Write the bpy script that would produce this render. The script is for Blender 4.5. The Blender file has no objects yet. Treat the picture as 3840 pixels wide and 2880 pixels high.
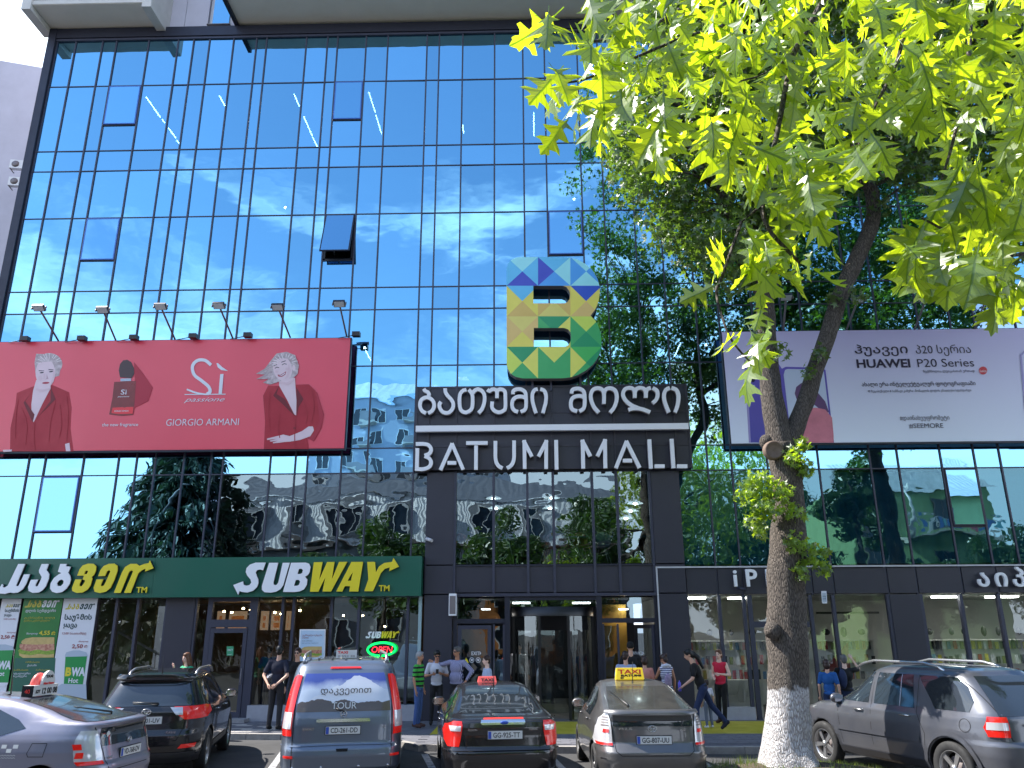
import bpy, bmesh, math, random
from mathutils import Vector, Matrix, noise
from mathutils.geometry import tessellate_polygon
R = math.radians
sc = bpy.context.scene
C = sc.collection
random.seed(7)

# ------------------------------------------------------------------ camera
S = 3840 / 2212
FOC, PITCH, YAW, ROLL, HC = 2980.0, 0.298738, -0.0205466, -0.0050521, 2.35
def _axis(x, f, y):
    c, s = math.cos(ROLL), math.sin(ROLL); x, y = c*x - s*y, s*x + c*y
    c, s = math.cos(PITCH), math.sin(PITCH); f, y = c*f - s*y, s*f + c*y
    c, s = math.cos(YAW), math.sin(YAW)
    return Vector((c*x + s*f, -s*x + c*f, y))
def ray(px, py): return _axis(px*S - 1920, FOC, -(py*S - 1440))
def at(px, py, D):            # survey: where the sight line meets the vertical plane y = D
    d = ray(px, py); t = D / d.y
    return Vector((d.x*t, D, d.z*t + HC))
def atz(px, py, z):           # survey: where the sight line meets the level plane z
    d = ray(px, py); t = (z - HC) / d.z
    return Vector((d.x*t, d.y*t, z))
cd = bpy.data.cameras.new('camera'); cam = bpy.data.objects.new('camera', cd); C.objects.link(cam)
rx, fw, up = _axis(1, 0, 0), _axis(0, 1, 0), _axis(0, 0, 1)
cam.matrix_world = Matrix(((rx.x, up.x, -fw.x, 0), (rx.y, up.y, -fw.y, 0), (rx.z, up.z, -fw.z, HC), (0, 0, 0, 1)))
cd.sensor_width = 36; cd.lens = 36*FOC/3840; cd.clip_start = 0.05; cd.clip_end = 4000
sc.camera = cam
sc.view_settings.view_transform = 'Standard'; sc.view_settings.look = 'None'
sc.view_settings.gamma = 1; sc.view_settings.exposure = 1.45
sc.render.resolution_x, sc.render.resolution_y = 1024, 768

# ------------------------------------------------------------------ sky and sun
SUN_AZ, SUN_EL = 12.0, 50.0   # sun stands to the left, a little behind the facade plane
sdir = Vector((-math.cos(R(SUN_AZ))*math.cos(R(SUN_EL)), math.sin(R(SUN_AZ))*math.cos(R(SUN_EL)), math.sin(R(SUN_EL))))
w = bpy.data.worlds.new('World'); sc.world = w; w.use_nodes = True
nt = w.node_tree; nt.nodes.clear()
def N(t, typ, **kw):
    n = t.nodes.new(typ)
    for k, v in kw.items():
        if k.startswith('i_'):
            key = k[2:]
            key = int(key) if key.isdigit() else key.replace('_', ' ')
            n.inputs[key].default_value = v
        else: setattr(n, k, v)
    return n
def math_(t, op, a, b=None, clamp=False):
    n = t.nodes.new('ShaderNodeMath'); n.operation = op; n.use_clamp = clamp
    for i, v in enumerate((a, b)):
        if v is None: continue
        if hasattr(v, 'links'): t.links.new(v, n.inputs[i])
        else: n.inputs[i].default_value = v
    return n.outputs[0]
def mixc(t, f, a, b):
    n = t.nodes.new('ShaderNodeMix'); n.data_type = 'RGBA'
    for k, v in ((0, f), (6, a), (7, b)):
        if hasattr(v, 'links'): t.links.new(v, n.inputs[k])
        else: n.inputs[k].default_value = v
    return n.outputs[2]
def rgb(r, g, b): return (r, g, b, 1)
sky = N(nt, 'ShaderNodeTexSky', sky_type='NISHITA', sun_disc=False, sun_elevation=R(SUN_EL),
        sun_rotation=math.atan2(sdir.x, sdir.y), air_density=1.15, dust_density=0.25, ozone_density=1.6, altitude=0)
tc = N(nt, 'ShaderNodeTexCoord')
sep = N(nt, 'ShaderNodeSeparateXYZ'); nt.links.new(tc.outputs['Generated'], sep.inputs[0])
cmb = N(nt, 'ShaderNodeMapping'); cmb.inputs['Scale'].default_value = (1, 1, 2.6); nt.links.new(tc.outputs['Generated'], cmb.inputs[0])
no = N(nt, 'ShaderNodeTexNoise', i_Scale=3.1, i_Detail=10.0, i_Roughness=0.58, i_Distortion=0.5); nt.links.new(cmb.outputs[0], no.inputs['Vector'])
# clouds thicken towards the horizon and towards the bright north side of the sky
ypos = math_(nt, 'MULTIPLY', math_(nt, 'MAXIMUM', sep.outputs[1], 0.0), 0.62)
yneg = math_(nt, 'MULTIPLY', math_(nt, 'MINIMUM', sep.outputs[1], 0.0), 0.08)
bias = math_(nt, 'ADD', math_(nt, 'ADD', ypos, yneg), math_(nt, 'MULTIPLY', sep.outputs[2], -1.5))
cv = math_(nt, 'ADD', math_(nt, 'MULTIPLY', no.outputs[0], 1.3), math_(nt, 'ADD', bias, 0.12))
mr = N(nt, 'ShaderNodeMapRange', interpolation_type='SMOOTHSTEP', i_1=0.06, i_2=0.36); nt.links.new(cv, mr.inputs[0])
cl = mixc(nt, mr.outputs[0], sky.outputs[0], rgb(6.2, 6.9, 8.0))
bg = N(nt, 'ShaderNodeBackground', i_Strength=0.13); nt.links.new(cl, bg.inputs[0])
ow = N(nt, 'ShaderNodeOutputWorld'); nt.links.new(bg.outputs[0], ow.inputs[0])
sl = bpy.data.lights.new('sun', 'SUN'); sl.energy = 4.6; sl.angle = R(0.5); sl.color = (1.0, 0.95, 0.87)
so = bpy.data.objects.new('sun', sl); C.objects.link(so)
so.rotation_euler = (-sdir).to_track_quat('-Z', 'Y').to_euler(); so.location = sdir*60

# ------------------------------------------------------------------ materials
def lin(r, g, b):
    f = lambda c: ((c/255+0.055)/1.055)**2.4 if c > 10 else c/255/12.92
    return (f(r), f(g), f(b), 1)
def mat(name, col, rough=0.6, metal=0.0, nz=None, bump=None, coat=0.0, spec=0.5, emit=None, trans=0.0, col2=None, streak=None):
    m = bpy.data.materials.new(name); m.use_nodes = True; t = m.node_tree
    b = t.nodes['Principled BSDF']
    col = tuple(col[:3]) + (1,)
    b.inputs['Base Color'].default_value = col
    b.inputs['Roughness'].default_value = rough; b.inputs['Metallic'].default_value = metal
    b.inputs['Specular IOR Level'].default_value = spec
    b.inputs['Coat Weight'].default_value = coat; b.inputs['Coat Roughness'].default_value = 0.04
    if emit: b.inputs['Emission Color'].default_value = tuple(emit[:3])+(1,); b.inputs['Emission Strength'].default_value = emit[3]
    if trans: b.inputs['Transmission Weight'].default_value = trans
    g = None
    if nz or bump: g = N(t, 'ShaderNodeNewGeometry')
    if nz:   # (scale, amount)
        n = N(t, 'ShaderNodeTexNoise', i_Scale=nz[0], i_Detail=6.0, i_Roughness=0.65); t.links.new(g.outputs['Position'], n.inputs['Vector'])
        mr = N(t, 'ShaderNodeMapRange', i_1=0.3, i_2=0.7); t.links.new(n.outputs[0], mr.inputs[0])
        c2 = tuple(col2[:3])+(1,) if col2 else tuple(c*(1-nz[1]) for c in col[:3])+(1,)
        o = mixc(t, mr.outputs[0], c2, col); t.links.new(o, b.inputs['Base Color'])
        if not emit and rough > 0.15:
            mr2 = N(t, 'ShaderNodeMapRange', i_1=0.3, i_2=0.7, i_3=min(1, rough*1.15), i_4=rough*0.85); t.links.new(n.outputs[0], mr2.inputs[0]); t.links.new(mr2.outputs[0], b.inputs['Roughness'])
    if bump:  # (scale, distance)
        n = N(t, 'ShaderNodeTexNoise', i_Scale=bump[0], i_Detail=5.0); t.links.new(g.outputs['Position'], n.inputs['Vector'])
        bp = N(t, 'ShaderNodeBump', i_Distance=bump[1]); t.links.new(n.outputs[0], bp.inputs['Height']); t.links.new(bp.outputs[0], b.inputs['Normal'])
    return m
def emat(name, col, st):
    m = bpy.data.materials.new(name); m.use_nodes = True; t = m.node_tree; t.nodes.clear()
    e = N(t, 'ShaderNodeEmission', i_Strength=st); e.inputs[0].default_value = tuple(col[:3])+(1,)
    o = N(t, 'ShaderNodeOutputMaterial'); t.links.new(e.outputs[0], o.inputs[0]); return m
def glassmat(name, refl, tint, fac, wav=1.0, rough=0.0, scale=(0.55, 0.55, 0.9)):
    # coated architectural glass: a reflecting coat of colour refl over a see-through body of colour tint
    m = bpy.data.materials.new(name); m.use_nodes = True; t = m.node_tree; t.nodes.clear()
    g = N(t, 'ShaderNodeNewGeometry')
    mp = N(t, 'ShaderNodeMapping'); mp.inputs['Scale'].default_value = scale; t.links.new(g.outputs['Position'], mp.inputs[0])
    n = N(t, 'ShaderNodeTexNoise', i_Scale=1.0, i_Detail=2.6, i_Roughness=0.45); t.links.new(mp.outputs[0], n.inputs['Vector'])
    bp = N(t, 'ShaderNodeBump', i_Distance=0.0068*wav); t.links.new(n.outputs[0], bp.inputs['Height'])
    gl = N(t, 'ShaderNodeBsdfGlossy', i_Roughness=rough); gl.inputs[0].default_value = tuple(refl)+(1,)
    t.links.new(bp.outputs[0], gl.inputs['Normal'])
    oi = N(t, 'ShaderNodeObjectInfo'); rv = N(t, 'ShaderNodeMapRange', i_3=.84, i_4=1.06); t.links.new(oi.outputs['Random'], rv.inputs[0])
    sc_ = N(t, 'ShaderNodeVectorMath', operation='SCALE'); sc_.inputs[0].default_value = tuple(refl); t.links.new(rv.outputs[0], sc_.inputs['Scale']); t.links.new(sc_.outputs[0], gl.inputs[0])
    tr = N(t, 'ShaderNodeBsdfTransparent'); tr.inputs[0].default_value = tuple(tint)+(1,)
    lw = N(t, 'ShaderNodeLayerWeight', i_Blend=0.3)
    f = math_(t, 'ADD', math_(t, 'MULTIPLY', lw.outputs[0], 1-fac), fac, True)
    mx = N(t, 'ShaderNodeMixShader'); t.links.new(f, mx.inputs[0]); t.links.new(tr.outputs[0], mx.inputs[1]); t.links.new(gl.outputs[0], mx.inputs[2])
    o = N(t, 'ShaderNodeOutputMaterial'); t.links.new(mx.outputs[0], o.inputs[0]); return m
M = {}
M['frame'] = mat('frame_metal', lin(66, 68, 84), 0.45, 0.3, nz=(3, .15))
M['framedark'] = mat('dark_frame_metal', lin(44, 46, 60), 0.45, 0.3, nz=(3, .15))
M['panel'] = mat('charcoal_panel', lin(50, 50, 62), 0.42, 0.0, nz=(1.3, .12), bump=(2.0, .003))
M['glass'] = glassmat('blue_coated_glass', (0.30, 0.66, 0.92), (0.10, 0.22, 0.42), 0.74)
M['glasslow'] = glassmat('clear_dark_glass', (0.40, 0.52, 0.56), (0.42, 0.50, 0.55), 0.40, 2.2)
M['glassteal'] = glassmat('green_blue_glass', (0.22, 0.44, 0.52), (0.34, 0.62, 0.80), 0.36, 2.0)
M['glassgreen'] = glassmat('green_spandrel_glass', (0.50, 0.80, 0.90), (0.10, 0.26, 0.24), 0.62, 0.6)
M['glassnavy'] = glassmat('navy_glass', (0.40, 0.62, 0.95), (0.02, 0.05, 0.16), 0.55)
M['glassshop'] = glassmat('shop_glass', (0.70, 0.76, 0.76), (0.80, 0.86, 0.84), 0.13, 1.2)
M['sash'] = glassmat('sash_glass', (0.27, 0.61, 0.90), (0.10, 0.2, 0.42), 0.74, 0.5)
M['white'] = mat('white_acrylic', (0.84, 0.84, 0.86), 0.35)
M['letteredge'] = mat('letter_side_metal', lin(120, 112, 112), 0.5)
M['black'] = mat('black_plastic', (0.012, 0.012, 0.014), 0.4)
M['gstep'] = mat('grey_granite', lin(150, 148, 150), 0.6, nz=(20, .2))

# ------------------------------------------------------------------ objects
def root(name, label, cat, loc=(0, 0, 0), rz=0.0, group=None):
    o = bpy.data.objects.new(name, None); C.objects.link(o); o.location = loc; o.rotation_euler = (0, 0, rz)
    o.empty_display_size = 0.2
    o['label'] = label; o['category'] = cat
    if group: o['group'] = group
    return o
def tag(o, label=None, cat=None, group=None, kind=None):
    if label: o['label'] = label
    if cat: o['category'] = cat
    if group: o['group'] = group
    if kind: o['kind'] = kind
    return o
class MB:
    def __init__(s): s.v = []; s.f = []; s.mi = []; s.sm = []; s.m = 0; s.smooth = False
    def add(s, vs, fs, sm=None):
        b = len(s.v); s.v += [tuple(v) for v in vs]
        for f in fs: s.f.append(tuple(b+i for i in f)); s.mi.append(s.m); s.sm.append(s.smooth if sm is None else sm)
        return s
    def box(s, x0, x1, y0, y1, z0, z1):
        vs = [(x0,y0,z0),(x1,y0,z0),(x1,y1,z0),(x0,y1,z0),(x0,y0,z1),(x1,y0,z1),(x1,y1,z1),(x0,y1,z1)]
        return s.add(vs, [(0,3,2,1),(4,5,6,7),(0,1,5,4),(1,2,6,5),(2,3,7,6),(3,0,4,7)])
    def quad(s, a, b, c, d): return s.add([a, b, c, d], [(0, 1, 2, 3)])
    def tube(s, pts, rad, n=8, cap=True, sm=True):
        pts = [Vector(p) for p in pts]; rs = rad if isinstance(rad, (list, tuple)) else [rad]*len(pts)
        vs, fs = [], []; u = None
        for i, p in enumerate(pts):
            d = (pts[min(i+1, len(pts)-1)] - pts[max(i-1, 0)])
            d = d.normalized() if d.length > 1e-9 else Vector((0, 0, 1))
            if u is None: u = d.orthogonal().normalized()
            u = (u - d*u.dot(d)); u = u.normalized() if u.length > 1e-6 else d.orthogonal().normalized()
            v = d.cross(u)
            for k in range(n):
                a = 2*math.pi*k/n; vs.append(p + (u*math.cos(a) + v*math.sin(a))*rs[i])
        for i in range(len(pts)-1):
            for k in range(n):
                a, b = i*n+k, i*n+(k+1) % n; fs.append((a, b, b+n, a+n))
        s.add(vs, fs, sm)
        if cap:
            b = len(s.v)-len(vs); s.f.append(tuple(b+k for k in range(n-1, -1, -1))); s.mi.append(s.m); s.sm.append(False)
            b2 = b+(len(pts)-1)*n; s.f.append(tuple(b2+k for k in range(n))); s.mi.append(s.m); s.sm.append(False)
        return s
    def lathe(s, prof, n=24, mtx=None, sm=True):   # prof (r, h) round local z
        vs, fs = [], []
        for r, h in prof:
            for k in range(n):
                a = 2*math.pi*k/n; vs.append(Vector((r*math.cos(a), r*math.sin(a), h)))
        for i in range(len(prof)-1):
            for k in range(n):
                a, b = i*n+k, i*n+(k+1) % n; fs.append((a, b, b+n, a+n))
        if mtx: vs = [mtx @ v for v in vs]
        return s.add(vs, fs, sm)
    def ell(s, c, r, n=14, m=9, mtx=None):
        vs, fs = [], []
        for i in range(m+1):
            th = math.pi*i/m
            for k in range(n):
                a = 2*math.pi*k/n; v = Vector((r[0]*math.sin(th)*math.cos(a), r[1]*math.sin(th)*math.sin(a), r[2]*math.cos(th)))
                if mtx: v = mtx @ v
                vs.append(v + Vector(c))
        for i in range(m):
            for k in range(n):
                a, b = i*n+k, i*n+(k+1) % n; fs.append((a, a+n, b+n, b))
        return s.add(vs, fs, True)
    def prism(s, loops, y0, y1, tf=None):
        # loops: outer + holes as (x, z); front face at y0 (towards the viewer), back at y1
        loops = [[Vector((p[0], p[1], 0)) for p in l] for l in loops]
        flat = [p for l in loops for p in l]; n = len(flat)
        tris = tessellate_polygon(loops)
        vs = [(p.x, y0, p.y) for p in flat] + [(p.x, y1, p.y) for p in flat]
        fs = []
        for t in tris:
            a, b, c = (flat[i] for i in t); cr = (b-a).cross(c-a).z
            if abs(cr) < 1e-12: continue
            t = t if cr > 0 else (t[0], t[2], t[1])
            fs.append(t); fs.append((t[0]+n, t[2]+n, t[1]+n))
        o = 0
        for li, l in enumerate(loops):
            ar = sum(l[i].x*l[(i+1) % len(l)].y - l[(i+1) % len(l)].x*l[i].y for i in range(len(l)))
            ccw = ar > 0
            if li > 0: ccw = not ccw
            for i in range(len(l)):
                a, b = o+i, o+(i+1) % len(l)
                fs.append((a, a+n, b+n, b) if ccw else (b, b+n, a+n, a))
            o += len(l)
        if tf: vs = [tf(v) for v in vs]
        return s.add(vs, fs, False)
    def mesh(s, name, mats):
        me = bpy.data.meshes.new(name); me.from_pydata(s.v, [], s.f)
        for m in (mats if isinstance(mats, (list, tuple)) else [mats]): me.materials.append(M[m] if isinstance(m, str) else m)
        me.polygons.foreach_set('material_index', s.mi); me.polygons.foreach_set('use_smooth', s.sm); me.update()
        return me
    def obj(s, name, mats, parent=None, world=True, loc=None):
        return link(name, s.mesh(name, mats), parent, world, loc)
def link(name, me, parent=None, world=True, loc=None):
    o = bpy.data.objects.new(name, me); C.objects.link(o)
    if loc: o.location = loc
    if parent:
        o.parent = parent
        if world:
            m = Matrix.Identity(4); p = parent; ch = []
            while p: ch.append(p); p = p.parent
            for q in reversed(ch): m = m @ q.matrix_parent_inverse @ q.matrix_basis
            o.matrix_parent_inverse = m.inverted()
    return o
def boxo(name, m, parent, *a): return MB().box(*a).obj(name, m, parent)
def struct(o): o['kind'] = 'structure'; return o
PEND_TEXT = []; PEND_MOD = []
def text(name, s_, m, parent, loc, size, rot=(R(90), 0, 0), ext=0.004, ax='CENTER', bold=0.0, sx=1.0, shear=0.0, world=True, width=None, spacing=1.0):
    c = bpy.data.curves.new(name, 'FONT'); c.body = s_; c.size = size; c.align_x = ax; c.align_y = 'BOTTOM_BASELINE'
    c.extrude = ext; c.offset = bold; c.resolution_u = 3; c.shear = shear; c.space_character = spacing
    c.materials.append(M[m] if isinstance(m, str) else m)
    o = link(name, c, parent, world); o.location = loc; o.rotation_euler = rot; o.scale = (sx, 1, 1)
    PEND_TEXT.append((o, width)); return o
def ribbon(pts, wd, closed=False):
    # offset outline of a polyline, mitred
    P = [Vector(p) for p in pts]; L, Rr = [], []
    n = len(P)
    for i in range(n):
        a, b = P[max(i-1, 0)], P[min(i+1, n-1)]
        d1 = (P[i]-a).normalized() if i > 0 else (b-P[i]).normalized()
        d2 = (b-P[i]).normalized() if i < n-1 else d1
        t = d1+d2; t = t.normalized() if t.length > 1e-6 else d1
        nn = Vector((-t.y, t.x)); k = 1/max(0.5, nn.dot(Vector((-d1.y, d1.x))))
        L.append(P[i]+nn*wd/2*k); Rr.append(P[i]-nn*wd/2*k)
    return [tuple(p) for p in L] + [tuple(p) for p in reversed(Rr)]
def smooth(pts, k=4):
    P = [Vector(p) for p in pts]; out = []
    for i in range(len(P)-1):
        p0 = P[i-1] if i else P[0]*2-P[1]; p1, p2 = P[i], P[i+1]; p3 = P[i+2] if i+2 < len(P) else P[-1]*2-P[-2]
        for j in range(k):
            t = j/k
            out.append(0.5*((2*p1)+(p2-p0)*t+(2*p0-5*p1+4*p2-p3)*t*t+(3*p1-p0-3*p2+p3)*t**3))
    out.append(P[-1]); return [tuple(p) for p in out]
def interp(tab, x):
    if x <= tab[0][0]: return tab[0][1:]
    for a, b in zip(tab, tab[1:]):
        if x <= b[0]:
            t = (x-a[0])/(b[0]-a[0]); return tuple(u+(v-u)*t for u, v in zip(a[1:], b[1:]))
    return tab[-1][1:]

# ------------------------------------------------------------------ ground
def asphalt():
    m = mat('asphalt', (0.055, 0.055, 0.058), 0.85, nz=(0.9, .35), bump=(90, .004)); return m
M['asphalt'] = asphalt()
M['paver'] = mat('concrete_paver', lin(176, 170, 166), 0.8, nz=(5, .3), bump=(60, .002))
M['paverdark'] = mat('dark_paver', lin(104, 104, 112), 0.8, nz=(5, .3), bump=(60, .002))
M['kerb'] = mat('kerb_stone', lin(160, 155, 150), 0.8, nz=(6, .35), bump=(40, .004))
M['yellowpaint'] = mat('yellow_floor_paint', lin(190, 176, 40), 0.6, nz=(2.5, .25))
M['roadpaint'] = mat('worn_white_paint', lin(205, 205, 205), 0.7, nz=(7, .75), col2=(0.10, 0.10, 0.11))
M['soil'] = mat('soil', (0.09, 0.065, 0.04), 0.95, nz=(8, .5), bump=(20, .02))
FY = 21.9
g = MB(); g.add([(-400, -400, 0), (400, -400, 0), (400, 400, 0), (-400, 400, 0)], [(0, 1, 2, 3)])
struct(g.obj('road', 'asphalt'))
kp = [(-40, 19.4), (-8, 19.3), (-5.2, 19.15), (-3.3, 18.6), (-2.4, 17.5), (-1.2, 17.15), (4, 16.95), (12, 16.8), (40, 16.5)]
pv = MB()
top = [(x, y+0.16, .118) for x, y in kp] + [(40, FY+.2, .118), (-40, FY+.2, .118)]
n = len(top)
pv.add(top + [(x, y, -.1) for x, y, z in top], [tuple(range(n))] + [(i, i+n, (i+1) % n+n, (i+1) % n) for i in range(n)])
pavement = struct(pv.obj('pavement', 'paverdark'))
# kerb stones
def along(kp, step, x0, x1):
    out = []; P = [Vector((x, y)) for x, y in kp]; carry = 0
    for a, b in zip(P, P[1:]):
        L = (b-a).length; d = (b-a)/L; s = carry
        while s < L:
            p = a+d*s
            if x0 < p.x < x1: out.append((p, math.atan2(d.y, d.x)))
            s += step
        carry = s-L
    return out
ks = MB().box(0.006, .794, 0, .155, -.08, .125).mesh('kerb_stone', 'kerb')
for p, a in along(kp, .8, -12, 12):
    o = link('kerb_stone', ks, pavement, False, (p.x, p.y, random.uniform(-.003, .003))); o.rotation_euler.z = a
ts = MB().box(.004, .396, .004, .196, .09, .128).mesh('paving_tile', 'paver')
ts2 = MB().box(.004, .396, .004, .196, .09, .128).mesh('paving_tile', 'paverdark')
cnt = 0
for r_ in range(8):
    for c_ in range(34):
        x = -7.6 + c_*.4 + (.2 if r_ % 2 else 0); y = 17.42 + r_*.2
        if x < -2.9: y += 1.95*min(1, (-2.9-x)/1.5)
        if x < -2.9: y = 19.50 + r_*.2
        if -4.4 < x < -2.4 or x > 5.4: continue
        link('paving_tile', random.choice([ts, ts, ts2]) if x < -2.5 else ts2, pavement, False, (x, y, random.uniform(-.002, .002))); cnt += 1
o = MB().add([(-2.25, 19.0, .124), (9.5, 18.9, .124), (9.5, 21.5, .124), (-2.25, 21.5, .124)], [(0, 1, 2, 3)]).obj('yellow_strip', 'yellowpaint', pavement)
def line_(name, a, b, wd):
    a, b = Vector(a), Vector(b); d = (b-a).normalized(); nn = Vector((-d.y, d.x))*wd/2
    return struct(MB().add([(*(a-nn), .004), (*(a+nn), .004), (*(b+nn), .004), (*(b-nn), .004)], [(0, 3, 2, 1)]).obj(name, 'roadpaint'))
for a, b in (((-5.3, 18.9), (-4.0, 12.2)), ((-2.1, 17.0), (-1.05, 12.0)), ((.35, 16.8), (.95, 12.0)), ((3.1, 16.5), (3.3, 12.2)), ((6.0, 12.2), (8.6, 11.4))):
    line_('parking_line', a, b, .13)
dr = MB()
for k in range(12): dr.box(-3.98+k*.04, -3.96+k*.04, 14.0, 14.5, .002, .012)
dr.box(-4.02, -3.48, 13.96, 14.0, .002, .014); dr.box(-4.02, -3.48, 14.5, 14.54, .002, .014)
tag(dr.obj('drain_grate', 'black'), 'black slotted drain grate in the road left of the blue van', 'drain grate')
# planted mound round the tree foot
tp = MB(); vs = [(4.25, 13.9, .30)]; fs = []
for j, (rr, h) in enumerate(((.7, .27), (1.2, .20), (1.7, .12), (1.72, 0))):
    for k in range(24):
        a = k*math.pi/12; vs.append((4.25+rr*math.cos(a)*(1+.05*math.sin(3*a)), 13.75+rr*.8*math.sin(a), h+random.uniform(-.015, .015)*(j < 2)))
for k in range(24):
    fs.append((0, 1+k, 1+(k+1) % 24))
    for j in range(3): a, b = 1+j*24+k, 1+j*24+(k+1) % 24; fs.append((a, a+24, b+24, b))
tp.add(vs, fs, True); struct(tp.obj('planting_mound', 'soil'))

# ------------------------------------------------------------------ shopping mall: curtain wall
mall = root('shopping_mall', 'blue mirrored glass mall front with dark mullions and charcoal entrance bay', 'building', (0, FY, .12))
MX = [-15.72, -15.08, -14.17, -13.70, -12.60, -11.60, -11.08, -10.54, -9.73, -8.95, -8.61, -7.27, -6.56, -6.22, -5.26, -4.53, -3.22, -2.81, -2.03, -0.97, -0.04, .67, 1.75, 2.42, 3.33, 4.12, 4.98, 5.64, 6.63, 7.47, 8.04, 9.46, 10.23, 11.41, 12.33, 13.03, 14.2, 15.0, 16.1, 16.8, 18.0, 19.2, 20.0, 21.3, 22.5]
RZ = [4.0, 6.53, 7.24, 9.69, 11.46, 12.18, 14.66, 16.34, 17.08, 19.54, 21.37]
BX0, BX1, BZ0, BZ1 = -3.16, 4.50, 6.6, 8.96       # backing of the name sign
SASH = []
def col_of(x): return min(range(len(MX)-1), key=lambda i: abs((MX[i]+MX[i+1])/2 - x))
for (a, b, c, d, ang) in ((236, 300, 190, 270, 0), (724, 781, 180, 259, 0), (178, 252, 474, 563, 0), (700, 768, 466, 562, 17), (1188, 1256, 459, 551, 0), (83, 160, 1031, 1150, 0), (2048, 2118, 1017, 1137, .6)):
    p0, p1 = at(a, c, FY), at(b, d, FY); i = col_of((p0.x+p1.x)/2)
    j = min(range(len(RZ)-1), key=lambda k: abs(RZ[k+1]-p0.z)); SASH.append((i, j, p1.z, ang))
def pane_mesh(x0, x1, z0, z1):
    hx, hz = (x1-x0)/2, (z1-z0)/2; t = .006
    ax, az = R(random.gauss(0, .15)), R(random.gauss(0, .17))
    m = Matrix.Translation(((x0+x1)/2, FY, (z0+z1)/2)) @ Matrix.Rotation(ax, 4, 'X') @ Matrix.Rotation(az, 4, 'Z')
    vs = [m @ Vector(v) for v in ((-hx, 0, -hz), (hx, 0, -hz), (hx, 0, hz), (-hx, 0, hz))]
    return vs
nearb, farb = [], []
def gmat(i, j):
    x = (MX[i]+MX[i+1])/2
    if j == 0:
        if x > 4.1: return 'glassteal'
        if x > -9.0: return 'glassnavy' if abs(x+8.8) < .2 else 'glasslow'
        return 'glass'
    if j == 3 and x > 13: return 'glassnavy'
    if j == 2 and x > 4.3: return 'glassgreen' if i % 3 else 'glassnavy'
    return 'glass'
for i in range(len(MX)-1):
    for j in range(10):
        x0, x1, z0, z1 = MX[i], MX[i+1], RZ[j], RZ[j+1]; xm = (x0+x1)/2
        if j == 0:
            if xm < -2.81: z0 = 4.2
            if -2.81 < xm < -2.03 or 3.33 < xm < 4.12: continue
            if xm > 4.12: z0 = 3.92
        if j in (1, 2) and BX0 < xm < BX1:
            if j == 1: continue
            z0 = BZ1
        if j == 2 and (xm < -5.3 or xm > 5.7): continue
        sash = [s for s in SASH if s[0] == i and s[1] == j]
        if sash: z1 = sash[0][2]
        it = (x0+.025, x1-.025, z0+.02, z1-.02, gmat(i, j))
        (farb if (xm > 9.4 and j > 3) or xm > 15 else nearb).append(it)
for x0, x1, z0, z1, gm in nearb:
    MB().add(pane_mesh(x0, x1, z0, z1), [(0, 1, 2, 3)]).obj('pane', gm, mall)
fm = MB()
for x0, x1, z0, z1, gm in farb: fm.add(pane_mesh(x0, x1, z0, z1), [(0, 1, 2, 3)])
tag(fm.obj('pane_field', 'glass', mall), kind='stuff')
print('PANES', len(nearb), len(farb))
for i, x in enumerate(MX):
    zb = 4.2 if x < -2.82 else (3.24 if x < 4.2 else 3.17)
    segs = [(zb, 21.37)]
    if BX0 < x < BX1: segs = [(zb, BZ0), (BZ1, 21.37)]
    for a, b in segs: boxo('mullion', 'frame', mall, x-.021, x+.021, FY-.035, FY+.05, a, b)
for j, z in enumerate(RZ[1:]):
    if j == 9: boxo('transom', 'frame', mall, -15.9, 22.5, FY-.06, FY+.05, z-.03, z+.05); continue
    segs = [(-15.72, 22.5)] if j not in (1,) else [(-15.72, BX0), (BX1, 22.5)]
    for a, b in segs: boxo('transom', 'frame', mall, a, b, FY-.022, FY+.045, z-.015, z+.015)
M['sashframe'] = mat('sash_frame', lin(62, 104, 176), 0.35, 0.2)
for i, j, zb, ang in SASH:
    x0, x1, z1 = MX[i]+.03, MX[i+1]-.03, RZ[j+1]-.03
    hinge = Vector(((x0+x1)/2, FY-.03, z1)); h = z1-zb-.02; wd = (x1-x0)/2
    s = bpy.data.objects.new('window_sash', None); C.objects.link(s); s.parent = mall; s.matrix_parent_inverse = Matrix.Translation((0, -FY, -.12)); s.location = hinge
    s.rotation_euler.x = R(-ang)
    f = MB()
    for a in ((-wd, -wd+.035, -.02, .02, -h, 0), (wd-.035, wd, -.02, .02, -h, 0), (-wd+.035, wd-.035, -.02, .02, -h, -h+.035), (-wd+.035, wd-.035, -.02, .02, -.035, 0)): f.box(*a)
    f.obj('sash_frame', 'sashframe' if not ang else 'framedark', s, False)
    MB().quad((-wd+.03, -.018, -h+.03), (wd-.03, -.018, -h+.03), (wd-.03, -.018, -.03), (-wd+.03, -.018, -.03)).obj('sash_pane', 'sash', s, False)
    boxo('sill_bar', 'framedark', mall, x0-.02, x1+.02, FY-.03, FY+.05, zb-.022, zb)
    if ang:
        b = MB().box(x0, x1, FY-.02, FY+.1, zb, zb+.05).box(x0, x0+.06, FY-.02, FY+.1, zb, z1).box(x1-.06, x1, FY-.02, FY+.1, zb, z1)
        b.tube([(hinge.x-.1, FY-.02, zb+.1), (hinge.x, FY-.02-math.sin(R(ang))*h, z1-h*math.cos(R(ang)))], .015, 6)
        b.obj('sash_opening_frame', 'black', mall)
# corner trim, top band
boxo('corner_trim', 'framedark', mall, -16.0, -15.75, FY-.12, FY+.1, .12, 21.8)
boxo('top_band', 'framedark', mall, -15.98, 22.5, FY-.10, FY+.1, 21.43, 21.80)
boxo('side_wall', 'panel', mall, -15.95, -15.8, FY+.1, FY+14, .12, 21.8)
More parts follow.
